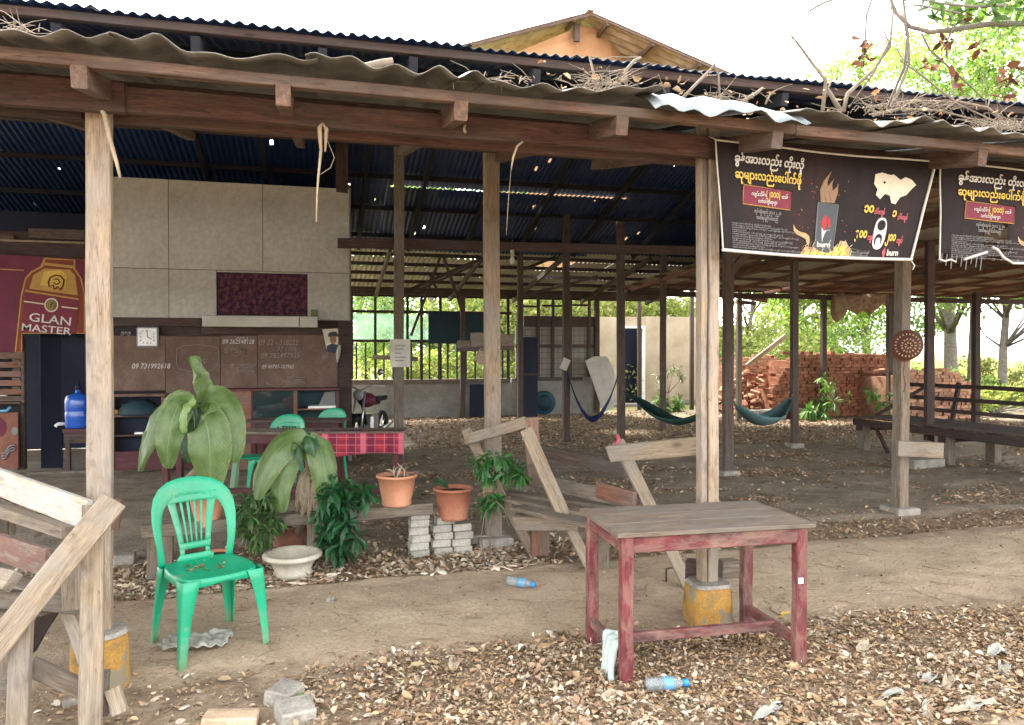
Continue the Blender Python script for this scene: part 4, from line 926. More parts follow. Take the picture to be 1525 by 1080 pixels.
# ---- left rustic bench (runs towards the camera, cropped by the frame)
LB = thing('rustic_bench', G(60, 1000), 'weathered plank bench at the left with blue white back board', 'bench')
def pl(name, a, da, b, db, w, t, mat, par, face=(0, -1, 0), **k): return plank(name, P(a[0], a[1], da), P(b[0], b[1], db), w, t, mat, par, face, **k)
side = (-.75, -.66, 0)
pl('back_board', (-260, 622), 4.9, (133, 767), 3.30, .135, .03, 'wood_bluewhite', LB, side)
pl('back_rail', (-260, 680), 4.9, (104, 792), 3.32, .055, .07, 'wood_grey', LB, side)
pl('back_board', (-260, 728), 4.9, (72, 838), 3.4, .13, .03, 'wood_redpaint', LB, side)
for k, (da, w_) in enumerate(((0, .12), (.125, .12), (.25, .12))):
    a = G(-190 + 0, 852, .44) + V((.66, -.75, 0)) * 0; q0 = P(-170, 800, 4.3); q0.z = .44; q1 = P(118, 896, 3.30); q1.z = .44; sh = V((-.70, -.60, 0)) * (da)
    plank('seat_board', q0 + sh, q1 + sh, w_, .028, 'wood_grey', LB, (0, 0, 1), wob=.004)
pl('diagonal_brace', (170, 745), 2.98, (-24, 985), 2.90, .10, .026, 'wood_pale', LB, (0, -1, 0))
pl('leg', (139, 752), 3.05, (135, 1120), 3.03, .085, .03, 'wood_pale', LB, (0, -1, 0))
pl('leg', (33, 905), 2.97, (27, 1125), 2.97, .078, .045, 'wood_pale', LB, (0, -1, 0))
pl('support', (112, 820), 3.16, (112, 906), 3.16, .098, .03, 'wood_pale', LB, (0, -1, 0))
pl('seat_rail', (-60, 888), 3.1, (132, 902), 3.22, .075, .035, 'wood_grey', LB, (0, -1, 0))
pl('side_piece', (176, 744), 3.2, (172, 788), 3.2, .028, .04, 'wood_rafter', LB, (0, -1, 0))
pl('stretcher', (44, 992), 3.05, (126, 1028), 3.12, .075, .035, 'wood_grey', LB, (0, -1, 0))
pl('brace', (96, 900), 3.25, (128, 985), 3.15, .055, .03, 'wood_pale', LB, (0, -1, 0)); pl('brace', (78, 905), 3.45, (42, 965), 3.45, .07, .04, 'wood_dark', LB, (0, -1, 0))
pl('leg', (157, 1000), 3.12, (157, 1064), 3.12, .03, .05, 'wood_grey', LB, (0, -1, 0)); pl('foot_piece', (168, 1025), 3.1, (178, 1062), 3.08, .06, .035, 'wood_pale', LB, (0, -1, 0))
pl('rail', (-40, 1031), 3.0, (16, 1022), 3.02, .085, .04, 'wood_grey', LB, (0, -1, 0)); pl('leg', (3, 935), 3.3, (3, 1010), 3.3, .09, .05, 'wood_grey', LB, (0, -1, 0))
pl('wedge', (-30, 852), 3.25, (19, 866), 3.1, .08, .04, 'wood_pale', LB, (0, -1, .6)); pl('leg', (108, 1040), 3.3, (108, 1064), 3.3, .07, .05, 'concrete', LB, (0, -1, 0))
pl('back_post', (38, 745), 4.0, (60, 795), 3.95, .08, .04, 'wood_pale', LB, side); pl('back_post', (10, 745), 4.2, (10, 795), 4.2, .14, .04, 'wood_grey', LB, side)
# ---- small bench in the middle, leaning frames
MB = thing('rustic_bench', G(820, 830), 'rickety plank bench with slanted back frames behind the red table', 'bench')
pl('slanted_leg', (694, 640), 6.0, (792, 822), 5.82, .075, .04, 'wood_pale', MB); pl('slanted_leg', (783, 640), 5.35, (840, 768), 5.22, .095, .04, 'wood_pale', MB)
pl('slanted_leg', (843, 772), 5.26, (884, 856), 5.2, .07, .035, 'wood_pale', MB)
pl('back_rail', (694, 655), 5.9, (782, 630), 5.45, .085, .035, 'wood_pale', MB, (0, -1, .25)); pl('back_post', (790, 622), 5.48, (796, 690), 5.5, .11, .035, 'wood_red', MB); pl('back_post', (793, 683), 5.52, (796, 722), 5.52, .10, .03, 'wood_rafter', MB)
pl('slanted_leg', (920, 657), 5.15, (972, 764), 5.0, .085, .04, 'wood_pale', MB); pl('slanted_leg', (970, 760), 5.02, (1028, 880), 4.82, .075, .035, 'wood_pale', MB)
pl('back_rail', (908, 676), 4.95, (1042, 664), 4.45, .108, .035, 'wood_pale', MB)
for k, (a, b) in enumerate((((756, 733), (1010, 767)), ((760, 744), (990, 785)), ((770, 756), (960, 800)))): plank('seat_board', G(a[0], a[1], .43), G(b[0], b[1], .43), .13, .03, 'wood_grey', MB, (0, 0, 1), wob=.004)
pl('seat_rail', (768, 779), 5.5, (856, 779), 5.1, .10, .035, 'wood_pale', MB); pl('seat_rail', (772, 770), 5.55, (812, 771), 5.4, .07, .12, 'wood_grey', MB)
pl('leg', (803, 776), 5.6, (804, 825), 5.62, .135, .05, 'wood_red', MB); pl('leg', (893, 800), 5.25, (893, 854), 5.25, .13, .05, 'wood_grey', MB)
pl('low_back_board', (786, 712), 5.9, (945, 748), 5.05, .10, .03, 'wood_grey', MB, side); pl('low_back_board', (890, 728), 5.3, (945, 745), 5.0, .11, .035, 'wood_red', MB, side)
pl('back_board', (790, 668), 6.2, (932, 700), 5.6, .10, .04, 'wood_inner', MB, side)
pl('block', (1022, 847), 4.45, (1052, 850), 4.4, .11, .09, 'wood_dark', MB); pl('block', (1070, 846), 4.35, (1096, 846), 4.4, .10, .08, 'wood_grey', MB)
rb = thing('cloth_scrap', P(919, 660, 5.1), 'tiny reddish rag caught on the top of the slanted frame', 'rag')
tubeobj('rag', [P(916, 664, 5.1), P(922, 656, 5.1), P(919, 648, 5.12)], .014, 'pink_red', rb, 5)
# ---- plank platform on the right with rails
PF = thing('plank_platform', G(1400, 690), 'long low plank platform with dark railings on the right', 'platform')
pa, pb = G(1272, 668), G(1530, 714); pa.z = pb.z = .47; dv = (pb - pa).normalized(); pb = pa + dv * 5.2; nv_ = V((-dv.y, dv.x, 0));
if nv_.y < 0: nv_ = -nv_
for k in range(7): plank('platform_board', pa + nv_ * (.07 + k * .135) + V((0, 0, .045)), pb + nv_ * (.07 + k * .135) + V((0, 0, .045)), .125, .025, 'wood_dark' if k else 'wood_inner', PF, (0, 0, 1), wob=.004)
plank('side_beam', pa + V((0, 0, -.03)), pb + V((0, 0, -.03)), .11, .05, 'wood_dark', PF, -nv_)
plank('side_beam', pa + nv_ * .95 + V((0, 0, -.03)), pb + nv_ * .95 + V((0, 0, -.03)), .11, .05, 'wood_dark', PF, -nv_)
L_ = 5.2
for s_ in (.12, 1.75, 3.15, 4.7):
    for q in (.08, .88): plank('leg', pa + dv * s_ + nv_ * q + V((0, 0, -.07)), pa + dv * s_ + nv_ * q + V((0, 0, -.50)), .16, .12, 'wood_grey', PF, -nv_)
    plank('cross_beam', pa + dv * (s_ + .0) + V((0, 0, -.12)) - nv_ * .04, pa + dv * s_ + nv_ * 1.0 + V((0, 0, -.12)), .09, .07, 'wood_dark', PF, dv)
plank('brace', pa + dv * .35 + nv_ * .1 + V((0, 0, -.08)), pa + dv * .62 + nv_ * .1 + V((0, 0, -.46)), .05, .04, 'wood_dark', PF, -nv_)
for h_ in (.18, .36, .56): plank('rail', pa + dv * .1 + nv_ * .97 + V((0, 0, h_)), pb + nv_ * .97 + V((0, 0, h_ + .03)), .062, .035, 'wood_dark', PF, -nv_)
for s_ in (.9, 2.2, 3.6, 5.0): plank('rail_post', pa + dv * s_ + nv_ * 1.0 + V((0, 0, -.1)), pa + dv * (s_ + .12) + nv_ * 1.02 + V((0, 0, .62)), .06, .05, 'wood_dark', PF, -nv_)
plank('arm_brace', pa + nv_ * .4 + V((0, 0, .05)), pa + dv * .5 + nv_ * .95 + V((0, 0, .56)), .05, .03, 'wood_dark', PF, dv)
# block nailed across the post and pads below
BL = thing('nailed_board', P(1370, 668, 7.0), 'short rough board nailed across the foot of the hat post', 'board')
pl('board', (1337, 668), 7.03, (1403, 671), 6.98, .145, .05, 'wood_pale', BL); pl('cleat', (1352, 662), 7.2, (1384, 661), 7.2, .05, .1, 'wood_grey', BL)
bk = thing('concrete_block', G(1385, 697), 'grey concrete block on the dirt under the plank platform', 'block'); q = G(1388, 698); box('block', q.x - .28, q.x + .22, q.y, q.y + .3, -.02, .12, 'concrete', bk, .01)
# woven hat on the post
HT = thing('woven_hat', P(1351, 515, 7.0), 'round woven straw hat hanging on the grey post', 'hat')
hc = P(1351, 514, 7.02); tilt = Matrix.Rotation(PI / 2 + .1, 4, 'X') @ Matrix.Rotation(0, 4, 'Z'); tilt = Matrix.Rotation(-YAW - .25, 4, 'Z') @ tilt
latheobj('brim', [(0, .03), (.04, .05), (.075, .045), (.095, .02), (.135, .004), (.142, 0), (.142, -.008), (.09, .0), (.05, .03), (0, .015)], 'hat_brown', HT, hc, 32, tilt=tilt)
for r_, n_ in ((.105, 22), (.06, 14), (.026, 7)):
    bm = bmesh.new()
    for k in range(n_):
        a = 2 * PI * k / n_; zz = {.105: .022, .06: .052, .026: .052}[r_]
        r = bmesh.ops.create_cube(bm, size=1); M = Matrix.Rotation(a, 4, 'Z') @ Matrix.Translation((r_, 0, zz))
        for v in r['verts']: v.co = M @ V((v.co.x * .017, v.co.y * .011, v.co.z * .006))
    bmobj('woven_pattern', bm, 'hat_cream', HT, Matrix.Translation(hc) @ tilt)['kind'] = 'stuff'
latheobj('hat_lining', [(.0, -.004), (.125, -.01), (.12, -.03), (0, -.035)], 'terracotta_dark', HT, hc + V((.0, .03, -.035)), 20, tilt=tilt)
tubeobj('cord', [P(1348, 538, 6.98), P(1345, 556, 6.98), P(1349, 572, 6.98), P(1346, 584, 6.98)], .006, 'terracotta_dark', HT)

# ---- hammocks
def hammock(a, b, sag, width, mat, label, skew=0.0, dip=.5):
    a, b = V(a), V(b); t = thing('hammock', (a + b) / 2, label, 'hammock', 'string hammocks slung between the posts'); c = (a + b) / 2
    nu, nvv = 30, 8; vs_ = []; side_ = (b - a).cross(V((0, 0, 1))).normalized()
    for i in range(nu + 1):
        s = .06 + .88 * i / nu; k = math.sin(PI * min(1, max(0, (s)))) ; cen = a.lerp(b, s); cen.z -= sag * (1 - abs(2 * s - 1) ** 1.9 if dip == .5 else math.sin(PI * s ** dip))
        wd_ = width * (.10 + .9 * max(0, math.sin(PI * s)) ** 1.2)
        for j in range(nvv + 1):
            q = j / nvv - .5; ang = q * 2.0
            off = side_ * (math.sin(ang) * wd_ * .55) + V((0, 0, (1 - math.cos(ang)) * wd_ * .62)) + V((0, 0, .012 * noise.noise(V((s * 9, q * 5, sag * 9)))))
            vs_.append(cen + off - c)
    fs = [(i * (nvv + 1) + j, i * (nvv + 1) + j + 1, (i + 1) * (nvv + 1) + j + 1, (i + 1) * (nvv + 1) + j) for i in range(nu) for j in range(nvv)]
    o = meshobj('fabric', vs_, fs, mat, t, Matrix.Translation(c), True); md = o.modifiers.new('t', 'SOLIDIFY'); md.thickness = .006
    for e, s in ((a, .07), (b, .93)):
        q = a.lerp(b, s); q.z -= sag * (1 - abs(2 * s - 1) ** 1.9 if dip == .5 else math.sin(PI * s ** dip)); tubeobj('rope', [e, q], .012, mat, t)
hammock(P(843, 548, 13.15), P(920, 560, 13.2), .88, .30, 'hammock_blue', 'dark blue hammock sagging between two posts of the hall')
hammock(P(928, 583, 13.2), P(1076, 598, 10.0), .42, .34, 'hammock_green', 'dark green hammock behind the front banner post', dip=1.25)
hammock(P(1091, 596, 9.6), P(1181, 586, 12.3), .42, .42, 'hammock_teal', 'faded teal hammock in front of the red bricks')
# ---- motorbike dim in the hall
def motorbike(p, rz):
    t = thing('motorbike', (p[0], p[1], 0), 'dark motorbike with chrome handlebar parked beside the cabin', 'motorbike', None, rz); w = TM[t.name]
    def wheel(x, nme):
        bm = bmesh.new()
        for i in range(24):
            a = 2 * PI * i / 24
            for j in range(6):
                b = 2 * PI * j / 6; bm.verts.new((x + (.25 + .045 * math.cos(b)) * math.cos(a), .045 * math.sin(b), .30 + (.25 + .045 * math.cos(b)) * math.sin(a)))
        bm.verts.ensure_lookup_table()
        for i in range(24):
            for j in range(6): bm.faces.new((bm.verts[i * 6 + j], bm.verts[i * 6 + (j + 1) % 6], bm.verts[((i + 1) % 24) * 6 + (j + 1) % 6], bm.verts[((i + 1) % 24) * 6 + j]))
        o = bmobj('wheel', bm, 'rubber', t, w, True); bm = bmesh.new()
        for i in range(10): a = 2 * PI * i / 10; tube(bm, [(x, 0, .30), (x + .21 * math.cos(a), 0, .30 + .21 * math.sin(a))], .006, 4)
        tube(bm, [(x, -.05, .30), (x, .05, .30)], .04, 10); bmobj('rim', bm, 'steel', o, w)
    wheel(-.62, 'wheel'); wheel(.62, 'wheel')
    def tb(nme, pts, r, mat): bm = bmesh.new(); [tube(bm, q, r, 7) for q in pts]; return bmobj(nme, bm, mat, t, w)
    tb('fork', [[(.62, -.07, .30), (.42, -.07, .95)], [(.62, .07, .30), (.42, .07, .95)]], .018, 'steel'); tb('handlebar', [[(.34, -.36, 1.03), (.40, -.22, 1.05), (.43, 0, .97), (.40, .22, 1.05), (.34, .36, 1.03)]], .013, 'steel')
    tb('mirror_arm', [[(.38, -.25, 1.04), (.40, -.30, 1.22)], [(.38, .25, 1.04), (.40, .30, 1.22)]], .007, 'steel')
    for s in (-1, 1): latheobj('mirror', [(0, -.006), (.05, -.004), (.05, .004), (0, .006)], 'steel', t, w @ V((.40, s * .31, 1.25)), 14, tilt=Matrix.Rotation(rz, 4, 'Z') @ Matrix.Rotation(PI / 2, 4, 'Y'))
    tb('frame', [[(.42, 0, .88), (.1, 0, .35), (-.2, 0, .33), (-.62, 0, .30)], [(.42, 0, .88), (0, 0, .72), (-.5, 0, .72)]], .025, 'black')
    bm = bmesh.new(); bmesh.ops.create_icosphere(bm, subdivisions=2, radius=1); [setattr(v, 'co', V((.12 + v.co.x * .24, v.co.y * .14, .80 + v.co.z * .12))) for v in bm.verts]; bmobj('tank', bm, 'maroon', t, w, True)
    bm = bmesh.new(); bbox(bm, -.62, -.08, -.12, .12, .76, .84, bev=.03); bmobj('seat', bm, 'black', t, w)
    bm = bmesh.new(); bbox(bm, -.16, .16, -.11, .11, .30, .58, bev=.04); bmobj('engine', bm, 'steel', t, w)
    latheobj('headlight', [(0, -.05), (.07, -.04), (.085, .03), (.07, .05), (0, .055)], 'grey_plastic', t, w @ V((.50, 0, .90)), 16, tilt=Matrix.Rotation(rz, 4, 'Z') @ Matrix.Rotation(PI / 2, 4, 'Y'))
    bm = bmesh.new(); tube(bm, [(.1, .1, .3), (-.2, .13, .26), (-.7, .15, .38)], .03, 8); bmobj('exhaust', bm, 'steel', t, w)
    bm = bmesh.new(); vs_ = []
    for i in range(9):
        a = math.radians(20 + i * 17); vs_.append([bm.verts.new((.62 + .33 * math.cos(a), s * .06, .30 + .33 * math.sin(a))) for s in (-1, 1)])
    for a, b in zip(vs_, vs_[1:]): bm.faces.new((a[0], b[0], b[1], a[1]))
    bmobj('mudguard', bm, 'black', t, w)
mp = P(552, 650, 11.6); motorbike((mp.x, mp.y + .3), math.radians(-112))
# ---- leaning pale board and barrel
lb = thing('leaning_board', W(890, 612, 17.2), 'pale stained board leaning crookedly beside the blue hammock', 'board')
o_ = W(893, 612, 17.1); pts = [(W(x, y, 17.1) - o_) for x, y in ((874, 537), (888, 530.5), (907, 531), (916, 551), (914, 608), (898, 614))]
polyplate('board', [(p.x, p.z) for p in pts], 'off_white', lb, o_, (1, 0, 0), (0, .12, 1), .04)
br_ = thing('barrel', G(811, 620), 'dark teal plastic barrel lying on its side by the low wall', 'barrel'); q = G(811, 618)
bm = bmesh.new(); lathe(bm, [(0, -.02), (.26, 0), (.30, .03), (.29, .3), (.30, .33), (.29, .6), (.26, .66), (0, .67)], 22); bmobj('shell', bm, 'teal_plastic', br_, Matrix.Translation((q.x, q.y, .30)) @ Matrix.Rotation(-PI / 2 + .0, 4, 'X'), True)
latheobj('lid', [(0, 0), (.2, 0), (.2, .02), (0, .03)], 'dark_teal', br_, (q.x, q.y - .01, .30), 20, tilt=Matrix.Rotation(PI / 2, 4, 'X'))
# ---- things on posts
pn = thing('pinned_paper', P(596, 526, 9.9), 'curled white paper pinned to the grey hall post', 'paper')
o_ = P(596, 526, 9.88)
drape_pts = lambda s, t_: o_ + _r * ((s - .5) * .27) + V((0, 0, (.5 - t_) * .37)) + _f * (.015 * math.sin(s * 3 + t_ * 2) - .01)
vs_ = [drape_pts(i / 6, j / 8) - o_ for j in range(9) for i in range(7)]; fs = [(j * 7 + i, j * 7 + i + 1, (j + 1) * 7 + i + 1, (j + 1) * 7 + i) for j in range(8) for i in range(6)]
pp_ = meshobj('sheet', vs_, fs, 'off_white', pn, Matrix.Translation(o_), True)
for k, y_ in enumerate((515, 520, 526, 532, 537)): 
    a, b = P(588, y_, 9.85), P(604 - k % 3 * 3, y_, 9.85); plank('print_line', a, b, .012, .002, 'print_grey', pp_, -_f, bev=.0003, wob=0)
sh_ = thing('crosspiece', P(600, 533, 10.05), 'short wooden peg board behind the pinned paper', 'board'); pl('board', (556, 532), 10.15, (622, 535), 10.15, .06, .05, 'wood_grey', sh_)
p8 = thing('pinned_paper', P(842, 541, 13.0), 'small torn white paper tied above the blue hammock', 'paper')
plank('sheet', P(838, 550, 12.95), P(845, 535, 12.95), .13, .006, 'print_white', p8, -_f, wob=.004)
def carton(px, py, d, w, h, dd, rz, mat, label, cat='box'):
    p = P(px, py, d); t = thing('shelf_box', (p.x, p.y, p.z), label, cat, 'boxes on the post shelf', rz); bm = bmesh.new(); bbox(bm, -w / 2, w / 2, -dd / 2, dd / 2, 0, h, bev=.006); bmobj('box_body', bm, mat, t, TM[t.name])
    bm = bmesh.new(); bbox(bm, -w / 2 + .01, w / 2 - .01, -.02, .02, h + .001, h + .004); bmobj('tape', bm, 'wood_inner', t, TM[t.name]); return t
shf = thing('post_shelf', P(722, 520, 9.5), 'board shelf fixed behind the thick grey post', 'shelf'); pl('board', (681, 521), 9.5, (766, 518), 9.5, .05, .3, 'wood_inner', shf); pl('bracket', (738, 500), 9.5, (740, 545), 9.5, .05, .04, 'wood_inner', shf)
carton(692, 519, 9.5, .16, .10, .16, .1, 'wood_grey', 'low brown box at the left end of the post shelf')
carton(711, 519, 9.5, .17, .20, .16, -.1, 'wood_grey', 'tall brown box between the low box and the post')
carton(754, 519, 9.5, .15, .18, .16, .05, 'wood_grey', 'brown box on the shelf to the right of the post')
carton(712, 540, 9.35, .13, .18, .05, .1, 'wood_pale', 'tan card tag dangling crookedly below the shelf', 'card').rotation_euler = (0, .5, 0)
bu = thing('hanging_bulb', P(763, 383, 8.5), 'bare light bulb hanging on a thin wire in the hall', 'lamp')
tubeobj('wire', [W(771, 215, 6.5), W(768, 290, 6.6), P(762, 372, 8.4)], .004, 'black', bu, 4); latheobj('bulb', [(0, -.06), (.025, -.05), (.032, -.02), (.02, .02), (.014, .05), (0, .05)], 'off_white', bu, P(763, 386, 8.4), 12)
latheobj('socket', [(.02, .05), (.022, .10), (0, .11)], 'off_white', bu, P(763, 386, 8.4), 10)
# ================================================================== CABIN FRONT
fr = lambda x_, z_, v=VC - .03: V((x_, v, z_))
# clock
ck = thing('wall_clock', W(220, 502, VC - .05), 'square grey framed wall clock on the brown board', 'clock'); kc = W(219.5, 502, VC - .055); S_ = .136
bm = bmesh.new(); bbox(bm, -S_, S_, -.0, .03, -S_, S_, bev=.018); bmobj('clock_case', bm, 'grey_plastic', ck, Matrix.Translation(kc))
bm = bmesh.new(); bbox(bm, -S_ * .84, S_ * .84, -.004, .002, -S_ * .84, S_ * .84, bev=.002); bmobj('clock_face', bm, 'white_paint', ck, Matrix.Translation(kc))
for h_ in range(1, 13):
    a = PI / 2 - h_ * PI / 6; k = .60 / max(abs(math.cos(a)), abs(math.sin(a))) * .98; 
    lettering('numeral', str(h_), 'black', ck, lambda x_, z_: kc + V((x_, -.0055, z_)), S_ * k * math.cos(a) - .011 * len(str(h_)), S_ * k * math.sin(a) - .012, .036, None, .01)
def hand(a, l, w): plank('clock_hand', kc + V((0, -.008, 0)), kc + V((math.sin(a) * l, -.008, math.cos(a) * l)), w, .002, 'black', ck, (0, -1, 0), bev=.0005, wob=0)
hand(math.radians(118), .060, .009); hand(math.radians(-2), .088, .007)
# chalk writing
cw = thing('chalk_writing', W(300, 540, VC - .03), 'white chalk telephone numbers and a drawn outline on the brown boards', 'writing')
def chalk(s, px, py, wpx, hpx, mat='chalk', rot=0.0, bold=.004):
    o_ = W(px, py, VC - .024); wd_ = W(px + wpx, py, VC - .024).x - o_.x; hh = o_.z - W(px, py + hpx, VC - .024).z
    return lettering('chalk_line', s, mat, cw, lambda x_, z_: o_ + V((x_, 0, z_)), 0, 0, hh * 1.35, wd_, bold, .18, rot)
chalk('09 731992618', 196, 549, 57, 8, bold=.012); chalk('09 262548128', 331, 512, 47, 7, bold=.008); chalk('၁၃၀၂', 351, 505, 17, 4); chalk('09 32 - 318225', 385, 514, 58, 9, 'chalk_dim'); chalk('77 - 00822', 412, 523, 40, 7, 'chalk_dim')
chalk('09 782497925', 388, 534, 58, 8, 'chalk_dim', .03); chalk('09 49797-107962', 390, 549, 47, 6); chalk('ဇ ၃၅၉၉', 342, 548, 38, 8, 'chalk_dim'); chalk('၇ ၀၄', 334, 522, 20, 6, 'chalk_dim'); chalk('၅၀၅', 180, 497, 14, 4)
chalk('၃၁၄', 256, 584, 14, 6, 'chalk_dim'); chalk('-၂၀၅-၁၃', 412, 570, 36, 5, 'chalk_dim'); chalk('၁၄', 294, 539, 14, 6, 'chalk_dim')
op = [(264, 520), (272, 516), (296, 513), (312, 515), (325, 519), (326, 530), (324, 545), (314, 552), (300, 555), (280, 553), (266, 549), (263, 540), (264, 520)]
tubeobj('chalk_outline', [W(x_, y_, VC - .024) for x_, y_ in op], .006, 'chalk_dim', cw, 4)
for (sx, sy, q) in ((345, 520, 22), (352, 548, 30), (430, 562, 25), (440, 515, 14)):
    for k in range(4): tubeobj('chalk_smear', [W(sx + random.uniform(-3, 3) + i * q / 5, sy + k * 2.5 + random.uniform(-2, 2), VC - .024) for i in range(6)], .006, 'chalk_dim', cw, 3)
# portrait poster (generic man in a cap)
po = thing('portrait_poster', W(493, 508, VC - .04), 'curling faded portrait poster of a capped figure by the cabin post', 'poster'); o_ = W(493, 508, VC - .05)
def pp(x_, y_, off=0): p = W(x_, y_, VC - .05 - off) - o_; return (p.x, p.z)
polyplate('poster_sheet', [pp(*q) for q in ((480, 490.5), (503, 489), (505, 500), (506, 528), (500, 526), (487, 523), (483, 505))], 'cream', po, o_, (1, 0, 0), (0, 0, 1), .003)
polyplate('printed_uniform', [pp(*q) for q in ((486, 523), (487, 515), (494, 512), (505, 514), (506, 527), (500, 526), (492, 525))], 'dark_cloth', po, o_ + V((0, -.004, 0)), (1, 0, 0), (0, 0, 1), .001)
polyplate('printed_face', [(pp(496 + 5 * math.cos(a), 505 + 7.5 * math.sin(a))) for a in [2 * PI * k / 14 for k in range(14)]], 'flame_brown', po, o_ + V((0, -.006, 0)), (1, 0, 0), (0, 0, 1), .001)
polyplate('printed_cap', [pp(*q) for q in ((488.5, 502), (489, 497), (494, 494), (500, 494), (503.5, 498), (503.5, 502), (497, 500.5))], 'dark_cloth', po, o_ + V((0, -.008, 0)), (1, 0, 0), (0, 0, 1), .001)
rc = thing('hanging_rag', W(505, 525, VC - .09), 'small bluish rag hanging beside the portrait poster', 'rag'); tubeobj('rag', [W(506, 514, VC - .09), W(504, 525, VC - .10), W(502, 540, VC - .09)], [.02, .035, .015], 'cloth_white', rc, 6)
# bottle sign
sg = thing('bottle_sign', W(60, 455, VC - .09), 'maroon advertising sign with a big amber bottle and white lettering', 'sign'); VS = VC - .10
def sgp(x_, y_, v=VS): return W(x_, y_, v)
o_ = sgp(60, 455)
def sq2(pts): return [((sgp(*q) - o_).x, (sgp(*q) - o_).z) for q in pts]
polyplate('sign_board', sq2([(-120, 372), (127, 386), (127, 497), (34, 497), (34, 526), (-120, 526)]), 'maroon', sg, o_ + V((0, .03, 0)), (1, 0, 0), (0, 0, 1), .03)
def sp_(name, pts, mat, k): return polyplate(name, sq2(pts), mat, sg, o_ + V((0, -.002 * k, 0)), (1, 0, 0), (0, 0, 1), .0016)
sp_('bottle_outline', [(22, 524), (31, 440), (37, 415), (46, 404), (60, 397), (66, 384), (112, 387), (112, 400), (122, 415), (127, 440), (127, 497), (33, 497), (33, 525)], 'gold', 1)
sp_('bottle_glass', [(24, 524), (33, 442), (39, 416), (48, 406), (64, 398), (68, 386), (110, 388), (109, 400), (119, 414), (125, 438), (125, 496), (32, 496), (31, 524)], 'amber', 2)
sp_('bottle_glow', [(44, 430), (50, 410), (66, 400), (104, 402), (112, 410), (116, 440)], 'gold', 3)
sp_('bottle_glow', [(60, 425), (66, 405), (90, 402), (100, 410), (98, 430)], 'yellow', 4)
sp_('bottle_neck_band', [(66, 391), (110, 396), (110, 400), (65, 395)], 'gold', 4)
sp_('bottle_label', [(38, 433), (118, 446), (113, 497), (33, 495)], 'maroon_label', 4)
sp_('label_edge', [(38, 432), (118, 445), (118, 447), (38, 434.5)], 'gold', 5); sp_('label_stripe', [(36, 448), (66, 452), (66, 454), (36, 450)], 'cream', 5); sp_('label_stripe', [(92, 456), (116, 459), (116, 461), (92, 458)], 'cream', 5)
def ring_(name, cx_, cy_, r0, r1, mat, k, sx=1.0):
    n = 22; vs_ = [sgp(cx_ + r * sx * math.cos(2 * PI * i / n), cy_ + r * math.sin(2 * PI * i / n)) - o_ + V((0, -.002 * k - .002, 0)) for r in (r0, r1) for i in range(n)]
    return meshobj(name, vs_, [(i, (i + 1) % n, n + (i + 1) % n, n + i) for i in range(n)], mat, sg, Matrix.Translation(o_))
ring_('emblem_ring', 77, 454.5, 8.5, 10.5, 'cream', 6); ring_('emblem_disc', 77, 454.5, .1, 8.5, 'olive', 6); ring_('emblem_ring', 77, 454.5, 5.5, 6.2, 'gold', 7)
lion = [(72, 420), (75, 413), (82, 410), (90, 411), (95, 417), (94, 425), (90, 432), (86, 427), (81, 431), (79, 425), (73, 427)]
tubeobj('embossed_crest', [sgp(*q, VS - .012) for q in lion + lion[:1]], .010, 'amber', sg, 4); tubeobj('embossed_crest', [sgp(*q, VS - .012) for q in ((80, 416), (86, 416), (89, 421), (84, 424), (80, 421))], .008, 'amber', sg, 4)
tubeobj('emblem_mark', [sgp(*q, VS - .02) for q in ((74, 457), (75, 451), (79, 450), (80, 455), (77, 458), (81, 459))], .008, 'gold', sg, 4)
def sgl(s, px, py, wpx, hpx, rot, b=.012):
    p = sgp(px, py, VS - .014); wd_ = (sgp(px + wpx, py) - sgp(px, py)).x; hh = (sgp(px, py) - sgp(px, py + hpx)).z
    lettering('lettering', s, 'print_white', sg, lambda x_, z_: p + V((x_, 0, z_)), 0, 0, hh * 1.38, wd_, b, .0, rot)
sgl('GLAN', 43, 478, 62, 13, -.12, .008); sgl('MASTER', 32, 492, 74, 11, -.10, .008)
sp_('label_edge', [(-100, 395), (36, 402), (36, 403.5), (-100, 397)], 'gold', 3)
# slatted rack at the left
rk = thing('slatted_rack', W(0, 600, VC - .35), 'brown slatted rack with clutter beneath the bottle sign', 'rack'); VR = VC - .35
def rb_(name, x0, y0, x1, y1, mat, dv=0.0, t=.03): return wallbox(name, x0, y0, x1, y1, mat, VR + dv, t, rk)
for k, y_ in enumerate((525, 539.5, 553.5, 567, 580.5)): rb_('slat', -160, y_, 32, y_ + (8.5 if k else 10), 'wood_red' if k else 'wood_rafter')
rb_('slat', -160, 591, 32, 599, 'wood_rafter'); rb_('rack_post', 31, 524, 36, 600, 'wood_inner', -.02, .06)
for k in range(5): rb_('spacer', 18, 535 + 13.7 * k, 30, 540 + 13.7 * k, 'wood_rafter', .005)
rb_('rack_back', -160, 526, 30, 700, 'black', .3, .02); rb_('rack_shelf', -160, 600, 30, 603, 'wood_inner', -.02, .3); rb_('rack_panel', -160, 640, 28, 700, 'terracotta_dark', .1, .02)
sb = thing('poster_scrap', W(8, 640, VR - .03), 'dark patterned poster scraps at the foot of the slatted rack', 'poster'); o_ = W(8, 640, VR + .05)
def sbp(pts): return [((W(*q, VR + .05) - o_).x, (W(*q, VR + .05) - o_).z) for q in pts]
polyplate('sheet', sbp([(-60, 618), (27, 614), (27, 698), (-60, 700)]), 'terracotta_dark', sb, o_, (1, 0, 0), (0, 0, 1), .004)
polyplate('printed_curve', sbp([(-30, 618), (0, 620), (9, 630), (10, 641), (4, 650), (-30, 652)]), 'maroon', sb, o_ + V((0, -.006, 0)), (1, 0, 0), (0, 0, 1), .002)
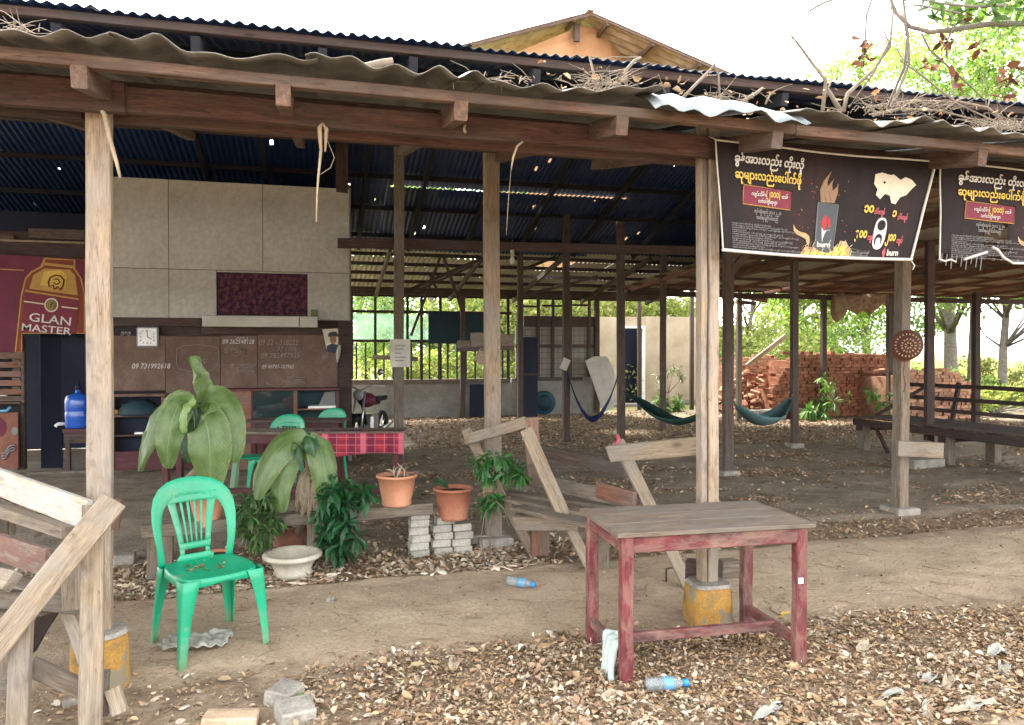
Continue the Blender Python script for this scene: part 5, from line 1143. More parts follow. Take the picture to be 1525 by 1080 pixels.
polyplate('printed_disc', sbp([(22 + 5 * math.cos(a), 642 + 6 * math.sin(a)) for a in [k * PI / 6 for k in range(12)]]), 'print_grey', sb, o_ + V((0, -.006, 0)), (1, 0, 0), (0, 0, 1), .002)
for k in range(3): tubeobj('printed_swirl', [W(3 + 5 * i, 684 - 4 * i - k * 4 + 3 * math.sin(i * 2), VR + .03) for i in range(5)], .012, 'print_grey', sb, 4)
pb_ = thing('tool_tray', W(8, 612, VR - .1), 'pale blue metal tool lying on the rack shelf', 'tool'); tubeobj('bar', [W(-10, 613, VR - .1), W(10, 612, VR - .1), W(16, 606, VR - .1)], .018, 'bottle_blue', pb_, 5)
cu = thing('cup', W(6, 588, VR + .1), 'small white cup behind the rack slats', 'cup'); latheobj('cup_body', [(.04, 0), (.05, .09), (.045, .09), (.035, .01), (0, .01)], 'white_paint', cu, W(6, 590.5, VR + .06), 14)
# water jug on its stand
jg = thing('water_jug', W(115, 640, VC + .15), 'blue water cooler bottle with a white tap in the dark doorway', 'water bottle'); jp = W(117, 637, VC + .05)
latheobj('jug_body', [(0, 0), (.145, 0), (.155, .03), (.15, .10), (.157, .12), (.157, .2), (.15, .22), (.157, .24), (.157, .36), (.14, .42), (.05, .45), (.03, .47), (.03, .52)], 'jug_blue', jg, jp, 24)
latheobj('cap', [(0, 0), (.034, 0), (.034, .05), (.012, .06), (.012, .12), (0, .12)], 'navy_dark', jg, jp + V((0, 0, .5)), 14)
tubeobj('tap', [jp + V((-.13, -.06, .06)), jp + V((-.21, -.10, .06)), jp + V((-.24, -.11, .03))], .022, 'white_paint', jg, 7)
ws = thing('jug_stand', W(115, 660, VC + .1), 'brown wooden stand under the blue water bottle', 'stand'); wallbox('stand_top', 93, 639, 150, 645, 'maroon_wood', VC - .12, .4, ws); wallbox('stand_apron', 95, 645, 150, 660, 'wood_inner', VC - .1, .03, ws)
wallbox('leg', 97, 660, 104, 703, 'wood_inner', VC - .08, .06, ws); wallbox('leg', 142, 660, 149, 703, 'wood_inner', VC - .08, .06, ws)
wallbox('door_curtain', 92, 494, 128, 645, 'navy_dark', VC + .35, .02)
# open shelf (small cabinet) and glass cabinet
s1 = thing('open_shelf', W(205, 640, VC - .3), 'small brown open shelf holding jars left of the banana plant', 'shelf'); VF = VC - .30
def fb(par, name, x0, y0, x1, y1, mat, v, t=.03): return wallbox(name, x0, y0, x1, y1, mat, v, t, par, .003)
fb(s1, 'top', 168, 587, 246, 591, 'wood_red', VF, .28); fb(s1, 'side', 240, 591, 246, 645, 'wood_red', VF, .28); fb(s1, 'side', 164, 591, 169, 700, 'wood_dark', VF, .28); fb(s1, 'shelf', 169, 618, 240, 621, 'wood_red', VF + .01, .25)
fb(s1, 'back', 168, 591, 246, 700, 'navy_dark', VF + .25, .02); fb(s1, 'shelf', 169, 647, 240, 650, 'wood_dark', VF + .01, .25); fb(s1, 'base_panel', 168, 672, 246, 700, 'maroon_wood', VF + .02, .03)
bt = thing('brass_pot', W(183, 618, VF), 'tiny brass bell shaped pot on the open shelf', 'pot'); latheobj('pot_body', [(.05, 0), (.055, .02), (.03, .05), (.04, .07), (.012, .10), (.006, .13), (0, .14)], 'gold', bt, W(183, 617.5, VF + .06), 16)
dm = thing('dark_dome', W(212, 618, VF + .1), 'dark rounded basin inside the open shelf', 'basin'); latheobj('dome', [(.24, 0), (.25, .03), (.20, .13), (.1, .19), (0, .21)], 'dark_teal', dm, W(207, 617.5, VF + .13), 20)
tn = thing('tin', W(173, 618, VF), 'small orange tin at the left edge of the open shelf', 'tin'); latheobj('tin_body', [(.035, 0), (.035, .06), (0, .062)], 'gold', tn, W(173, 617.5, VF + .06), 12)
wb = thing('white_box', W(205, 647, VF), 'flat white packet on the lower shelf board', 'packet'); wallbox('packet', 200, 644, 213, 647, 'white_paint', VF + .02, .08, wb)
s2 = thing('glass_cabinet', W(440, 640, VC - .35), 'red brown glass fronted cabinet under the chalk boards', 'cabinet'); VG2 = VC - .38
fb(s2, 'top', 322, 579, 505, 582.5, 'maroon_wood', VG2, .36); fb(s2, 'door_panel', 340, 583, 374, 700, 'wood_red', VG2 + .005, .03); fb(s2, 'frame', 374, 582.5, 376.5, 640, 'maroon_wood', VG2, .03)
fb(s2, 'frame', 437, 582.5, 443, 640, 'wood_red', VG2, .03); fb(s2, 'frame', 500, 582.5, 505, 640, 'maroon_wood', VG2, .03); fb(s2, 'shelf', 376, 609, 500, 611.5, 'wood_red', VG2 + .03, .28); fb(s2, 'rail', 374, 628, 505, 631, 'maroon_wood', VG2 + .002, .03)
fb(s2, 'back', 340, 583, 505, 700, 'dark_teal', VG2 + .33, .02); fb(s2, 'base_panel', 374, 631, 505, 700, 'maroon_wood', VG2 + .01, .03); fb(s2, 'glass_pane', 377, 583, 437, 628, 'glass', VG2 + .015, .004); fb(s2, 'shelf', 376, 627, 500, 629, 'wood_dark', VG2 + .03, .28)
i1 = thing('paper_roll', W(405, 607, VG2 + .1), 'long white rolled papers on the left cabinet shelf', 'paper'); tubeobj('roll', [W(382, 607.5, VG2 + .12), W(405, 606, VG2 + .12), W(424, 604, VG2 + .1)], [.02, .03, .05], 'cloth_white', i1, 8)
i2 = thing('red_pot', W(440, 600, VG2 + .15), 'red lidded plastic pot in the middle of the glass cabinet', 'pot'); latheobj('pot_body', [(.07, 0), (.09, .05), (.09, .12), (.06, .15), (.0, .16)], 'pot_red', i2, W(431, 609, VG2 + .14), 16)
i3 = thing('white_tray', W(480, 605, VG2 + .1), 'white tray with crinkled plastic behind the cabinet glass', 'tray'); wallbox('tray', 459, 604.5, 500, 609, 'white_paint', VG2 + .05, .2, i3)
polyplate('crinkled_sheet', [((W(x_, y_, VG2 + .2) - W(480, 600, VG2 + .2)).x, (W(x_, y_, VG2 + .2) - W(480, 600, VG2 + .2)).z) for x_, y_ in ((474, 604), (484, 584), (499, 583), (499, 604))], 'print_grey', i3, W(480, 600, VG2 + .2), (1, 0, 0), (0, 0, 1), .004)
i4 = thing('plastic_tub', W(384, 622, VG2 + .1), 'small clear plastic tub on the bottom cabinet shelf', 'tub'); wallbox('tub', 376, 616, 391, 627, 'bottle_clear', VG2 + .06, .12, i4)
# tables in front
def longtable(label, pl_, pr_, z, dep, mat_top, mat, apron=.10, leg=.06, cat='table'):
    a, b = V(pl_), V(pr_); a.z = b.z = z; X = (b - a).normalized(); Y = V((-X.y, X.x, 0)); t = thing('long_table', ((a.x + b.x) / 2, (a.y + b.y) / 2, 0), label, cat)
    for k in range(3): plank('top_board', a + Y * dep * (k + .5) / 3, b + Y * dep * (k + .5) / 3, dep / 3 - .003, .03, mat_top, t, (0, 0, 1), wob=.002)
    plank('apron', a + X * .06 + Y * .05 + V((0, 0, -.015 - apron / 2)), b - X * .06 + Y * .05 + V((0, 0, -.015 - apron / 2)), apron, .025, mat, t, -Y, wob=.001); plank('apron', a + X * .06 + Y * (dep - .05) + V((0, 0, -.015 - apron / 2)), b - X * .06 + Y * (dep - .05) + V((0, 0, -.015 - apron / 2)), apron, .025, mat, t, -Y, wob=.001)
    for p_ in (a + X * .08, b - X * .08):
        for q in (.06, dep - .06): plank('leg', p_ + Y * q + V((0, 0, -.015)), p_ + Y * q + V((0, 0, -z)), leg, leg, mat, t, -Y)
    return t, a, b, X, Y
T2, ta, tb_, tX, tY = longtable('long maroon table with a red plaid cloth at its end', P(232, 660, 7.5), P(600, 655, 7.5), .74, .42, 'wood_grey', 'maroon_wood')
plank('foot_rail', ta + tX * .1 + tY * .2 + V((0, 0, -.62)), tb_ - tX * .1 + tY * .2 + V((0, 0, -.62)), .06, .03, 'maroon_wood', T2, -tY)
T3 = longtable('second maroon table behind the plaid covered one', P(365, 632, 8.6), P(508, 632, 8.6), .75, .4, 'wood_inner', 'maroon_wood')
# plaid cloth: hangs in front of the apron on the right part
tl_ = (tb_ - ta).length; s0 = tl_ * (463 - 232) / (600 - 232)
c0 = ta + tX * s0
vs_ = []; nu, nv = 40, 8; Lc = tl_ - s0 + .01
for j in range(nv + 1):
    for i in range(nu + 1):
        s = i / nu; q = j / nv; z_ = .018 - max(0, q * .24 * (1 + .10 * math.sin(s * 5 + 1))); yy = -.012 - .012 * (1 + math.sin(s * 42)) * q - .01 * noise.noise(V((s * 6, q * 2, 0)))
        if j == 0: yy = .12; z_ = .019
        vs_.append(V((s * Lc, yy, z_)))
fs = [(j * (nu + 1) + i, j * (nu + 1) + i + 1, (j + 1) * (nu + 1) + i + 1, (j + 1) * (nu + 1) + i) for j in range(nv) for i in range(nu)]
Mx = Matrix(((tX.x, tY.x, 0, 0), (tX.y, tY.y, 0, 0), (0, 0, 1, 0), (0, 0, 0, 1))); Mx.translation = c0
pc = meshobj('plaid_cloth', vs_, fs, 'plaid', None, Mx, True); md = pc.modifiers.new('t', 'SOLIDIFY'); md.thickness = .004; tag(pc, 'red plaid cloth draped over the front edge of the long maroon table', 'cloth')

# ================================================================== BANNERS
def banner(label, TL, TR, BL, BR, dTL, dTR, torn=False, grp=None):
    a, b, c, d = P(*TL, dTL), P(*TR, dTR), P(*BL, dTL - .02), P(*BR, dTR - .02); Wd = (b - a).length; H = (a - c).length; o_ = (a + b) / 2; t = thing('banner', o_, label, 'banner', grp)
    nY = (b - a).normalized().cross(V((0, 0, 1)));
    if nY.y > 0: nY = -nY
    def F_(x_, z_, off=0.0):                                   # x from left, z down from the top, metres
        s, q = x_ / Wd, z_ / H
        p = a.lerp(b, s).lerp(c.lerp(d, s), q)
        p = p + V((0, 0, -.012 * math.sin(PI * s) * (1 - q) - .012 * math.sin(PI * s) * q))
        w_ = .006 * math.sin(s * 9 + q * 2) + .006 * noise.noise(V((s * 4, q * 3, Wd))) + .03 * (1 - q) * math.sin(PI * s) * .2
        return p + nY * (w_ + off)
    nu, nv = 46, 24; vs_ = [F_(Wd * i / nu, H * j / nv) - o_ for j in range(nv + 1) for i in range(nu + 1)]
    fs = []
    for j in range(nv):
        for i in range(nu):
            s, q = (i + .5) / nu, (j + .5) / nv
            if torn:
                X_, Y_ = s, q
                e = ((X_ - .235) / .055) ** 2 + ((Y_ - .73) / .10) ** 2
                if e < 1 or (.205 < X_ < .30 and Y_ > .80 + .22 * abs(X_ - .255) * 4) or (.10 < X_ < .235 and Y_ > .985 - (X_ - .10) * .75) or (X_ > .285 and X_ < .305 and .42 < Y_ < .78) or (X_ < .10 and Y_ > .93 and i % 2): continue
            fs.append((j * (nu + 1) + i, j * (nu + 1) + i + 1, (j + 1) * (nu + 1) + i + 1, (j + 1) * (nu + 1) + i))
    sh = meshobj('banner_sheet', vs_, fs, 'banner_black', t, Matrix.Translation(o_), True); md = sh.modifiers.new('t', 'SOLIDIFY'); md.thickness = .0015; md.offset = 1
    def edge(pts, r, mat='print_white', nme='hem', off=.004): tubeobj(nme, [F_(x_, z_, off) for x_, z_ in pts], r, mat, t, 5)
    n = 22
    edge([(Wd * i / n, .006) for i in range(n + 1)], .0065, 'off_white'); edge([(.004, H * i / n) for i in range(n + 1)], .005, 'off_white')
    edge([(Wd - .004, H * i / n) for i in range(n + 1)], .009, 'off_white')
    if not torn: edge([(Wd * i / n, H - .006) for i in range(n + 1)], .010, 'print_white')
    else:
        edge([(Wd * (.0 + .10 * i / 4), H * (.985 + .02 * (i % 2))) for i in range(4)], .006); edge([(Wd * .11, H * .975), (Wd * .16, H * .93), (Wd * .21, H * .885)], .009); edge([(Wd * .235, H * .83), (Wd * .26, H * .86), (Wd * .285, H * .93), (Wd * .33, H * .985), (Wd, H * .99)], .009)
        for k in range(9): edge([(Wd * (.012 + k * .022), H * .93), (Wd * (.008 + k * .022), H * (1.02 + .03 * (k % 3)))], .0028, 'print_grey', 'frayed_strip')
    wf = Wd / 1.0
    def tx(s, fx, fz, fw, fh, mat, bold=.01, slant=0.0, nme='lettering'):
        """fx, fz: left and baseline as fractions (z from the top); fw width, fh glyph height fractions"""
        return lettering(nme, s, mat, t, lambda x_, z_: F_(fx * Wd + x_, fz * H - z_, .0075), 0, 0, fh * H * 1.35, fw * Wd if fw else None, bold, slant)
    def poly(pts, mat, nme, off=.003, sub=False):
        c_ = F_(pts[0][0] * Wd, pts[0][1] * H, off); bm = bmesh.new(); f = bm.faces.new([bm.verts.new((x_ * Wd, z_ * H, 0)) for x_, z_ in pts]); bmesh.ops.triangulate(bm, faces=[f]); bmesh.ops.subdivide_edges(bm, edges=bm.edges, cuts=2)
        for v in bm.verts: v.co = F_(v.co.x, v.co.y, off) - c_
        o = bmobj(nme, bm, mat, t, Matrix.Translation(c_)); return o
    def outline(pts, r, mat, nme, off=.004): tubeobj(nme, [F_(x_ * Wd, z_ * H, off) for x_, z_ in pts], r, mat, t, 4)
    return dict(t=t, F=F_, tx=tx, poly=poly, outline=outline, W=Wd, H=H)
def banner_art(B, full=True, m=lambda x_, z_: (x_, z_)):
    k = m(1, 0)[0] - m(0, 0)[0]
    def tx(s, x_, z_, w_, h_, *a, **kw): X_, Z_ = m(x_, z_); return B['tx'](s, X_, Z_, w_ * k if w_ else None, h_, *a, **kw)
    def poly(pts, *a, **kw): return B['poly']([m(*p) for p in pts], *a, **kw)
    def outline(pts, *a, **kw): return B['outline']([m(*p) for p in pts], *a, **kw)
    tx('ခွန်အားလည်း တိုးလို့', .075, .185, .305, .075, 'print_white', .035, .12); tx('ဆုများလည်းေပါက်ဖို့', .075, .33, .30, .075, 'yellow', .035)
    poly([(.112, .385), (.335, .40), (.328, .575), (.105, .56)], 'maroon_label', 'print_box'); outline([(.112, .385), (.335, .40), (.328, .575), (.105, .56), (.112, .385)], .0032, 'gold', 'box_border')
    tx('ကျပ်သိန်း', .145, .475, .065, .032, 'print_white', .02); tx('(၂၀၀၀)', .212, .475, .065, .062, 'yellow', .025); tx('တန်', .285, .477, .03, .032, 'print_white', .02); tx('လက်ငင်းငွေဆုများ', .175, .535, .09, .032, 'print_white', .02)
    tx('ကုန်ဆုံးရက် ၃၁.၁၂.၂၀', .155, .63, .13, .032, 'print_grey', .02); tx('အထိရယူနိုင်ပါသည်', .165, .685, .105, .032, 'print_grey', .02)
    src = ['အစီအစဉ်တွင် ပါဝင်ရန် ဗူးအဖုံးကို ဖွင့်ပါ', 'ကံထူးသူများ ဆုငွေကို အနီးဆုံးဆိုင်တွင် ထုတ်ယူနိုင်ပါသည်', 'အသေးစိတ်အချက်အလက်များ မေးမြန်းရန် ဖုန်းဆက်သွယ်ပါ', 'ဆုမဲအားလုံးအတွက် အဆုံးအဖြတ်သည် အတည်ဖြစ်သည်']
    for r in range(12): tx(src[r % 4] if r % 3 else src[(r + 1) % 4] + ' ' + src[r % 4][:12], .048, .745 + r * .0195, (.19, .27, .33, .07, .25, .33, .20, .30, .26, .33, .16, .34)[r], .011, 'print_grey', .01)
    # embers, swirl and flames
    rr = random.Random(4)
    for k_ in range(26):
        x_, z_ = .36 + rr.random() * .28, .25 + rr.random() * .5; s_ = .003 + .004 * rr.random(); poly([(x_, z_), (x_ + s_, z_ + s_ * 1.2), (x_ + s_ * .6, z_ + s_ * 3.2), (x_ - s_ * .5, z_ + s_)], rr.choice(['red', 'maroon_label', 'flame_brown']), 'ember')
    poly([(.350, .70), (.362, .74), (.385, .765), (.415, .775), (.432, .80), (.437, .85), (.430, .90), (.420, .86), (.415, .83), (.395, .81), (.365, .79), (.352, .755)], 'flame_yellow', 'printed_swirl')
    base = [(.385, .985)]; xs_ = .385
    for i in range(17): xs_ += .0155; base.append((xs_, .985 - (.012 + .055 * abs(math.sin(i * 1.7)) * (2.6 if i > 10 and i < 15 else 1)) - .022 * (i % 2)))
    poly(base + [(.655, .985)], 'flame_yellow', 'printed_flame', .0025); poly([(x_, min(.985, z_ + .05)) for x_, z_ in base] + [(.655, .986)], 'yellow', 'printed_flame', .0032)
    for i in range(14):
        x_ = .40 + i * .0185; outline([(x_, .975), (x_ + .012, .945 - .02 * (i % 3)), (x_ - .004, .92 - .03 * (i % 2)), (x_ + .010, .885 - .02 * (i % 4))], .0022, 'cream' if i % 2 else 'flame_brown', 'printed_flame', .004)
    # can
    poly([(.463, .475), (.56, .49), (.553, .925), (.535, .95), (.49, .94), (.462, .90)], 'can_grey', 'printed_can', .0036); outline([(.463, .475), (.56, .49), (.553, .925)], .0022, 'print_grey', 'can_edge'); outline([(.463, .475), (.461, .90)], .003, 'print_grey', 'can_edge')
    for dx, s_ in ((0, 1), (.022, .85), (.045, .95)):
        poly([(.475 + dx, .47), (.468 + dx * .9, .36), (.482 + dx, .27 + dx * 2), (.515 + dx * .8, .17 + dx * 3), (.500 + dx, .28), (.508 + dx, .38), (.500 + dx * .9, .475)], 'flame_brown', 'printed_flame', .0034 + dx * .01)
        outline([(.478 + dx, .46), (.474 + dx * .9, .37), (.488 + dx, .28 + dx * 2), (.506 + dx * .8, .21 + dx * 3)], .0022, 'flame_yellow', 'printed_flame', .005)
    poly([(.488, .71), (.484, .665), (.492, .62), (.504, .59), (.508, .65), (.514, .66), (.511, .70), (.503, .75)], 'red', 'flame_logo', .0044); poly([(.520, .70), (.515, .66), (.517, .60), (.528, .66), (.531, .72), (.522, .76)], 'red', 'flame_logo', .0044)
    poly([(.488, .71), (.500, .745), (.515, .735), (.530, .73), (.520, .79), (.505, .83), (.496, .85), (.500, .79)], 'print_white', 'flame_logo', .0048)
    tx('burn', .470, .895, .066, .050, 'print_white', .03)
    if not full: return
    # pale torn patch and offers
    poly([(.715, .175), (.745, .155), (.79, .175), (.80, .165), (.84, .215), (.862, .185), (.895, .205), (.925, .255), (.905, .30), (.885, .36), (.855, .385), (.838, .455), (.815, .445), (.80, .375), (.775, .36), (.755, .415), (.73, .375), (.735, .32), (.715, .27)], 'cream', 'paper_patch', .005)
    outline([(.76, .245), (.765, .255)], .007, 'black', 'hole', .008)
    tx('၁၀', .682, .545, .05, .085, 'yellow', .05); tx('သိန်းကျပ်', .735, .56, .055, .045, 'pink_red', .045); tx('၁', .83, .575, .024, .075, 'yellow', .05); tx('သိန်းကျပ်', .862, .60, .055, .045, 'pink_red', .045)
    tx('၅၀၀', .655, .79, .062, .085, 'yellow', .05); tx('ကျပ်', .722, .81, .033, .05, 'pink_red', .045); tx('၂၀၀', .822, .81, .055, .08, 'yellow', .05); tx('ကျပ်', .885, .83, .033, .05, 'pink_red', .045)
    def oval(cx_, cz_, rx, rz, n=22, e=2.6): return [(cx_ + rx * math.copysign(abs(math.cos(a)) ** (2 / e), math.cos(a)) - .02 * math.sin(a) * 0, cz_ + rz * math.copysign(abs(math.sin(a)) ** (2 / e), math.sin(a))) for a in [2 * PI * i / n for i in range(n)]]
    poly(oval(.785, .745, .034, .155), 'print_white', 'ring_pull', .004); poly(oval(.787, .665, .022, .052, e=2), 'banner_black', 'ring_pull_hole', .005); poly(oval(.783, .81, .021, .062, e=2), 'banner_black', 'ring_pull_hole', .005); poly(oval(.783, .835, .013, .05), 'print_white', 'ring_pull_tab', .006)
    outline([(.645, .90), (.76, .93), (.755, 1 - .005), (.64, .965), (.645, .90)], .0016, 'print_grey', 'box_border'); tx('ဆက်သွယ်ရန်', .65, .945, .10, .022, 'print_grey', .02); tx('09777001122', .65, .973, .09, .018, 'print_grey', .02)
    poly([(.825, .965), (.818, .92), (.832, .875), (.838, .93), (.834, .985)], 'pink_red', 'flame_logo', .0045); tx('burn', .845, .955, .065, .062, 'print_white', .03); tx('energy drink', .85, .985, .055, .014, 'print_grey', .01)
B1 = banner('large black drinks banner with fiery can, hung beside the front post', (1064, 207), (1393, 240), (1075, 374), (1358, 388), 4.06, 4.46)
banner_art(B1)
B2 = banner('torn black drinks banner at the right edge of the shed', (1399, 239), (1720, 268), (1397, 388), (1716, 398), 4.47, 4.90, True)
banner_art(B2, True)
for (x_, y_, d_, s_) in ((1064, 207, 4.11, 1), (1393, 240, 4.6, 1), (1399, 239, 4.61, 1)): pass
for B, pts in ((B1, [P(1064, 207, 4.06), P(1056, 203, 4.1)]), (B1, [P(1393, 240, 4.46), P(1400, 236, 4.6)]), (B1, [P(1357, 388, 4.44), P(1362, 396, 4.44), P(1359, 402, 4.44)]), (B2, [P(1399, 239, 4.47), P(1396, 232, 4.6)])): tubeobj('tie_string', pts, .004, 'off_white', B['t'], 4)

# ---- strips hanging from the beam
def strips(label, paths, mat='husk', cat='strap'):
    t = thing('hanging_strip', paths[0][0][0], label, cat)
    for pts, r in paths: tubeobj('strip', pts, r, mat, t, 5)
vb_ = V0 - .10
strips('long pale bark strip dangling beside the left front post', [([W(118, 128, vb_), W(132, 143, vb_), W(146, 152, vb_), W(156, 172, vb_ - .02), W(163, 205, vb_ - .01), W(173, 240, vb_), W(179, 265, vb_)], [.003, .005, .012, .011, .010, .009, .006]), ([W(120, 152, vb_), W(132, 151, vb_), W(146, 156, vb_)], .003)])
strips('pale rope end dangling from the middle of the front beam', [([W(480, 183, vb_), W(476, 190, vb_), W(478, 222, vb_)], [.006, .012, .008]), ([W(480, 183, vb_), W(486, 192, vb_), W(484, 226, vb_)], [.006, .011, .005]), ([W(478, 222, vb_), W(474, 262, vb_), W(472, 290, vb_ - .02), W(471, 330, vb_)], [.008, .006, .004, .005]), ([W(488, 210, vb_), W(498, 235, vb_), W(492, 250, vb_), W(477, 260, vb_)], .0015)])
strips('short frayed white tie hanging left of the banner beam', [([W(778, 211, vb_), W(770, 218, vb_), W(764, 235, vb_), W(761, 254, vb_)], [.008, .006, .006, .002]), ([W(761, 254, vb_), W(757, 300, vb_), W(754, 350, vb_)], .0012)])
strips('tiny white knot of string on the front beam', [([W(692, 186, vb_), W(691, 192, vb_), W(693, 198, vb_)], .008)])

# ================================================================== POTS, PLANTS, BENCH OF PLANTS
PB = thing('plant_bench', G(430, 850), 'low grey plank bench carrying the flowerpots', 'bench')
e0, e1 = P(212, 792, 5.15), P(643, 757, 5.75)
plank('bench_top', e0, e1, .085, .06, 'wood_grey', PB, (0, -1, 0), wob=.004); plank('bench_top', e0 + V((-.03, .13, .0)), e1 + V((-.03, .13, 0)), .06, .10, 'wood_grey', PB, (0, -1, 0))
pl('leg', (240, 800), 5.2, (238, 862), 5.12, .16, .06, 'wood_grey', PB); pl('leg', (464, 776), 5.5, (464, 830), 5.45, .07, .05, 'wood_grey', PB)
bm = bmesh.new(); bbox(bm, -.074, .074, -.05, .05, -.0285, .0285, bev=.006); cb_me = bpy.data.meshes.new('brick'); bm.to_mesh(cb_me); bm.free(); cb_me.materials.append(MATS['concrete_block'])
def blockstack(label, base, rows, grp='grey brick stacks by the plant bench'):
    t = thing('block_stack', base, label, 'bricks', grp)
    for z_, lst in enumerate(rows):
        for (x_, rz_) in lst:
            M = Matrix.Translation(V(base) + V((x_, random.uniform(-.01, .01), .0285 + z_ * .0585))) @ Matrix.Rotation(rz_ + random.uniform(-.05, .05), 4, 'Z'); link(bpy.data.objects.new('brick', cb_me), t, M)
    return t
s1b = G(624, 823); s1b.z = -.03
blockstack('narrow stack of grey bricks propping the plant bench', s1b, [[(0, .12)], [(-.006, .05)], [(.004, .15)], [(-.004, .0)], [(.0, .1)], [(.004, .06)]])
s2b = G(672, 818); s2b.z = -.03
blockstack('wide stack of grey bricks under the second terracotta pot', s2b, [[(-.07, .05), (.085, 0)], [(-.08, .03), (.075, 0)], [(-.062, 0), (.092, .06)], [(-.08, 0), (.08, .05)], [(-.05, .05)]])
def pot(label, base, r0, r1, h, mat, name='flower_pot', rim=.012, n=30, soil=True, tiltm=None, grp='flowerpots on and around the bench'):
    t = thing(name, base, label, 'flowerpot', grp)
    prof = [(0, 0), (r0, 0), (r0 * 1.02, h * .08), (r0 * .97, h * .13), (r0 + (r1 - r0) * .5, h * .5), (r1, h * .90), (r1 + rim, h * .91), (r1 + rim * 1.3, h * .97), (r1 + rim, h), (r1 - .008, h), (r1 - .012, h * .86), (0, h * .84)]
    latheobj('pot_shell', prof, mat, t, base, n, tilt=tiltm)
    if soil:
        bm = bmesh.new(); bmesh.ops.create_circle(bm, cap_ends=True, segments=20, radius=r1 - .012); bmesh.ops.subdivide_edges(bm, edges=bm.edges, cuts=1)
        o = bmobj('soil', bm, 'soil', t, Matrix.Translation(V(base) + V((0, 0, h * .87))))
    return t
def PZ(px, py, d): return P(px, py, d)
pA = PZ(591, 752, 5.72); pot('terracotta pot with dry stalks on the right end of the bench', pA, .112, .143, .235, 'terracotta')
pB = PZ(675, 772, 5.88); pot('reddish terracotta pot on the wide grey brick stack', pB, .115, .145, .245, 'terracotta_red')
pC = PZ(309, 783, 5.32); pot('tall terracotta pot of the big banana plant on the bench', pC, .085, .125, .26, 'terracotta')
pD = PZ(431, 812, 5.75); pot('dark red pot under the bench below the second banana plant', pD, .12, .15, .17, 'terracotta_dark')
pE = G(322, 848); pE.z = -.02; pot('small clay pot on the ground behind the green chair', pE, .055, .10, .14, 'terracotta')
bw = G(436, 851); bw.z = -.03; t = thing('stone_planter', bw, 'cream wide rimmed bowl planter on the litter', 'planter')
latheobj('bowl', [(0, 0), (.125, 0), (.135, .03), (.125, .045), (.145, .09), (.175, .125), (.20, .135), (.205, .15), (.200, .165), (.175, .168), (.165, .15), (.12, .10), (0, .09)], 'stoneware', t, bw, 36)
# dry stalks in pot A
ds = thing('dried_plant', pA + V((0, 0, .2)), 'dead dry stalks standing in the terracotta pot', 'plant')
rr = random.Random(3)
for k in range(14):
    a = rr.uniform(0, 2 * PI); r = rr.uniform(.0, .08); p0 = pA + V((r * math.cos(a), r * math.sin(a), .20)); l = rr.uniform(.05, .13); tubeobj('stalk', [p0, p0 + V((rr.uniform(-.03, .03), rr.uniform(-.03, .03), l * .6)), p0 + V((rr.uniform(-.08, .08), rr.uniform(-.05, .05), l))], [.006, .005, .003], 'dry_twig' if k % 2 else 'husk', ds, 5)
for k in range(5): p0 = pA + V((.10, -.02 + .02 * k, .22)); tubeobj('stalk', [p0, p0 + V((.05 + .01 * k, .02 * (k - 2), .02 + .01 * rr.random())), p0 + V((.10 + .04 * rr.random(), .05 * (k - 2), -.03 + .05 * rr.random()))], .0018, 'dry_twig', ds, 4)
# long blade sprout in pot B
sb_ = thing('dark_sprout', pB + V((0, 0, .22)), 'dark green strap leaves sprouting from the reddish pot', 'plant')
# --- big leaves
def bigleaf(par, name, path, width, mat, tip=.8, fold=.25, nrm=None, nu=8, nl=18, seed=0, w0=.35, roll=0.0, wavy=.012):
    pts = [V(p) for p in path]; c = pts[0]
    # catmull resample
    def cr(t_):
        n = len(pts) - 1; f = min(n - 1e-6, t_ * n); i = int(f); u = f - i
        p0, p1, p2, p3 = pts[max(0, i - 1)], pts[i], pts[min(n, i + 1)], pts[min(n, i + 2)]
        return .5 * ((2 * p1) + (-p0 + p2) * u + (2 * p0 - 5 * p1 + 4 * p2 - p3) * u * u + (-p0 + 3 * p1 - 3 * p2 + p3) * u ** 3)
    vs_, uv = [], []
    for j in range(nl + 1):
        s = j / nl; p = cr(s); d = (cr(min(1, s + .02)) - cr(max(0, s - .02))).normalized()
        N = V(nrm) if nrm is not None else V((0, -1, .3)); N = (N - d * N.dot(d)); N.normalize(); B_ = d.cross(N)
        w_ = width * (math.sin(PI * (s ** tip) * .97 + .03) ** .55) * (1 if s > .02 else w0)
        for i in range(nu + 1):
            q = (i / nu - .5) * 2; aa = abs(q); off = -fold * w_ * .5 * aa ** 1.3 + wavy * noise.noise(V((s * 6, q * 2 + seed, seed * 3.7))) * (1 + aa * 2) + .004 * math.cos(s * 50 - aa * 8) * aa
            ca = roll * q; vs_.append(p - c + B_ * (q * w_ * .5) + N * off); uv.append((i / nu, s))
    fs = [(j * (nu + 1) + i, j * (nu + 1) + i + 1, (j + 1) * (nu + 1) + i + 1, (j + 1) * (nu + 1) + i) for j in range(nl) for i in range(nu)]
    return meshobj(name, vs_, fs, mat, par, Matrix.Translation(c), True, uv)
def stem(par, pts, r, mat='banana_dark', name='stem', n=8):
    c = V(pts[0]); bm = bmesh.new(); tube(bm, [V(p) - c for p in pts], r, n); o = bmobj(name, bm, mat, par, Matrix.Translation(c)); o.data.uv_layers.new(name='UVMap'); return o
BP = thing('banana_plant', pC + V((0, 0, .22)), 'big potted banana plant with broad drooping leaves', 'plant')
d0 = 5.3
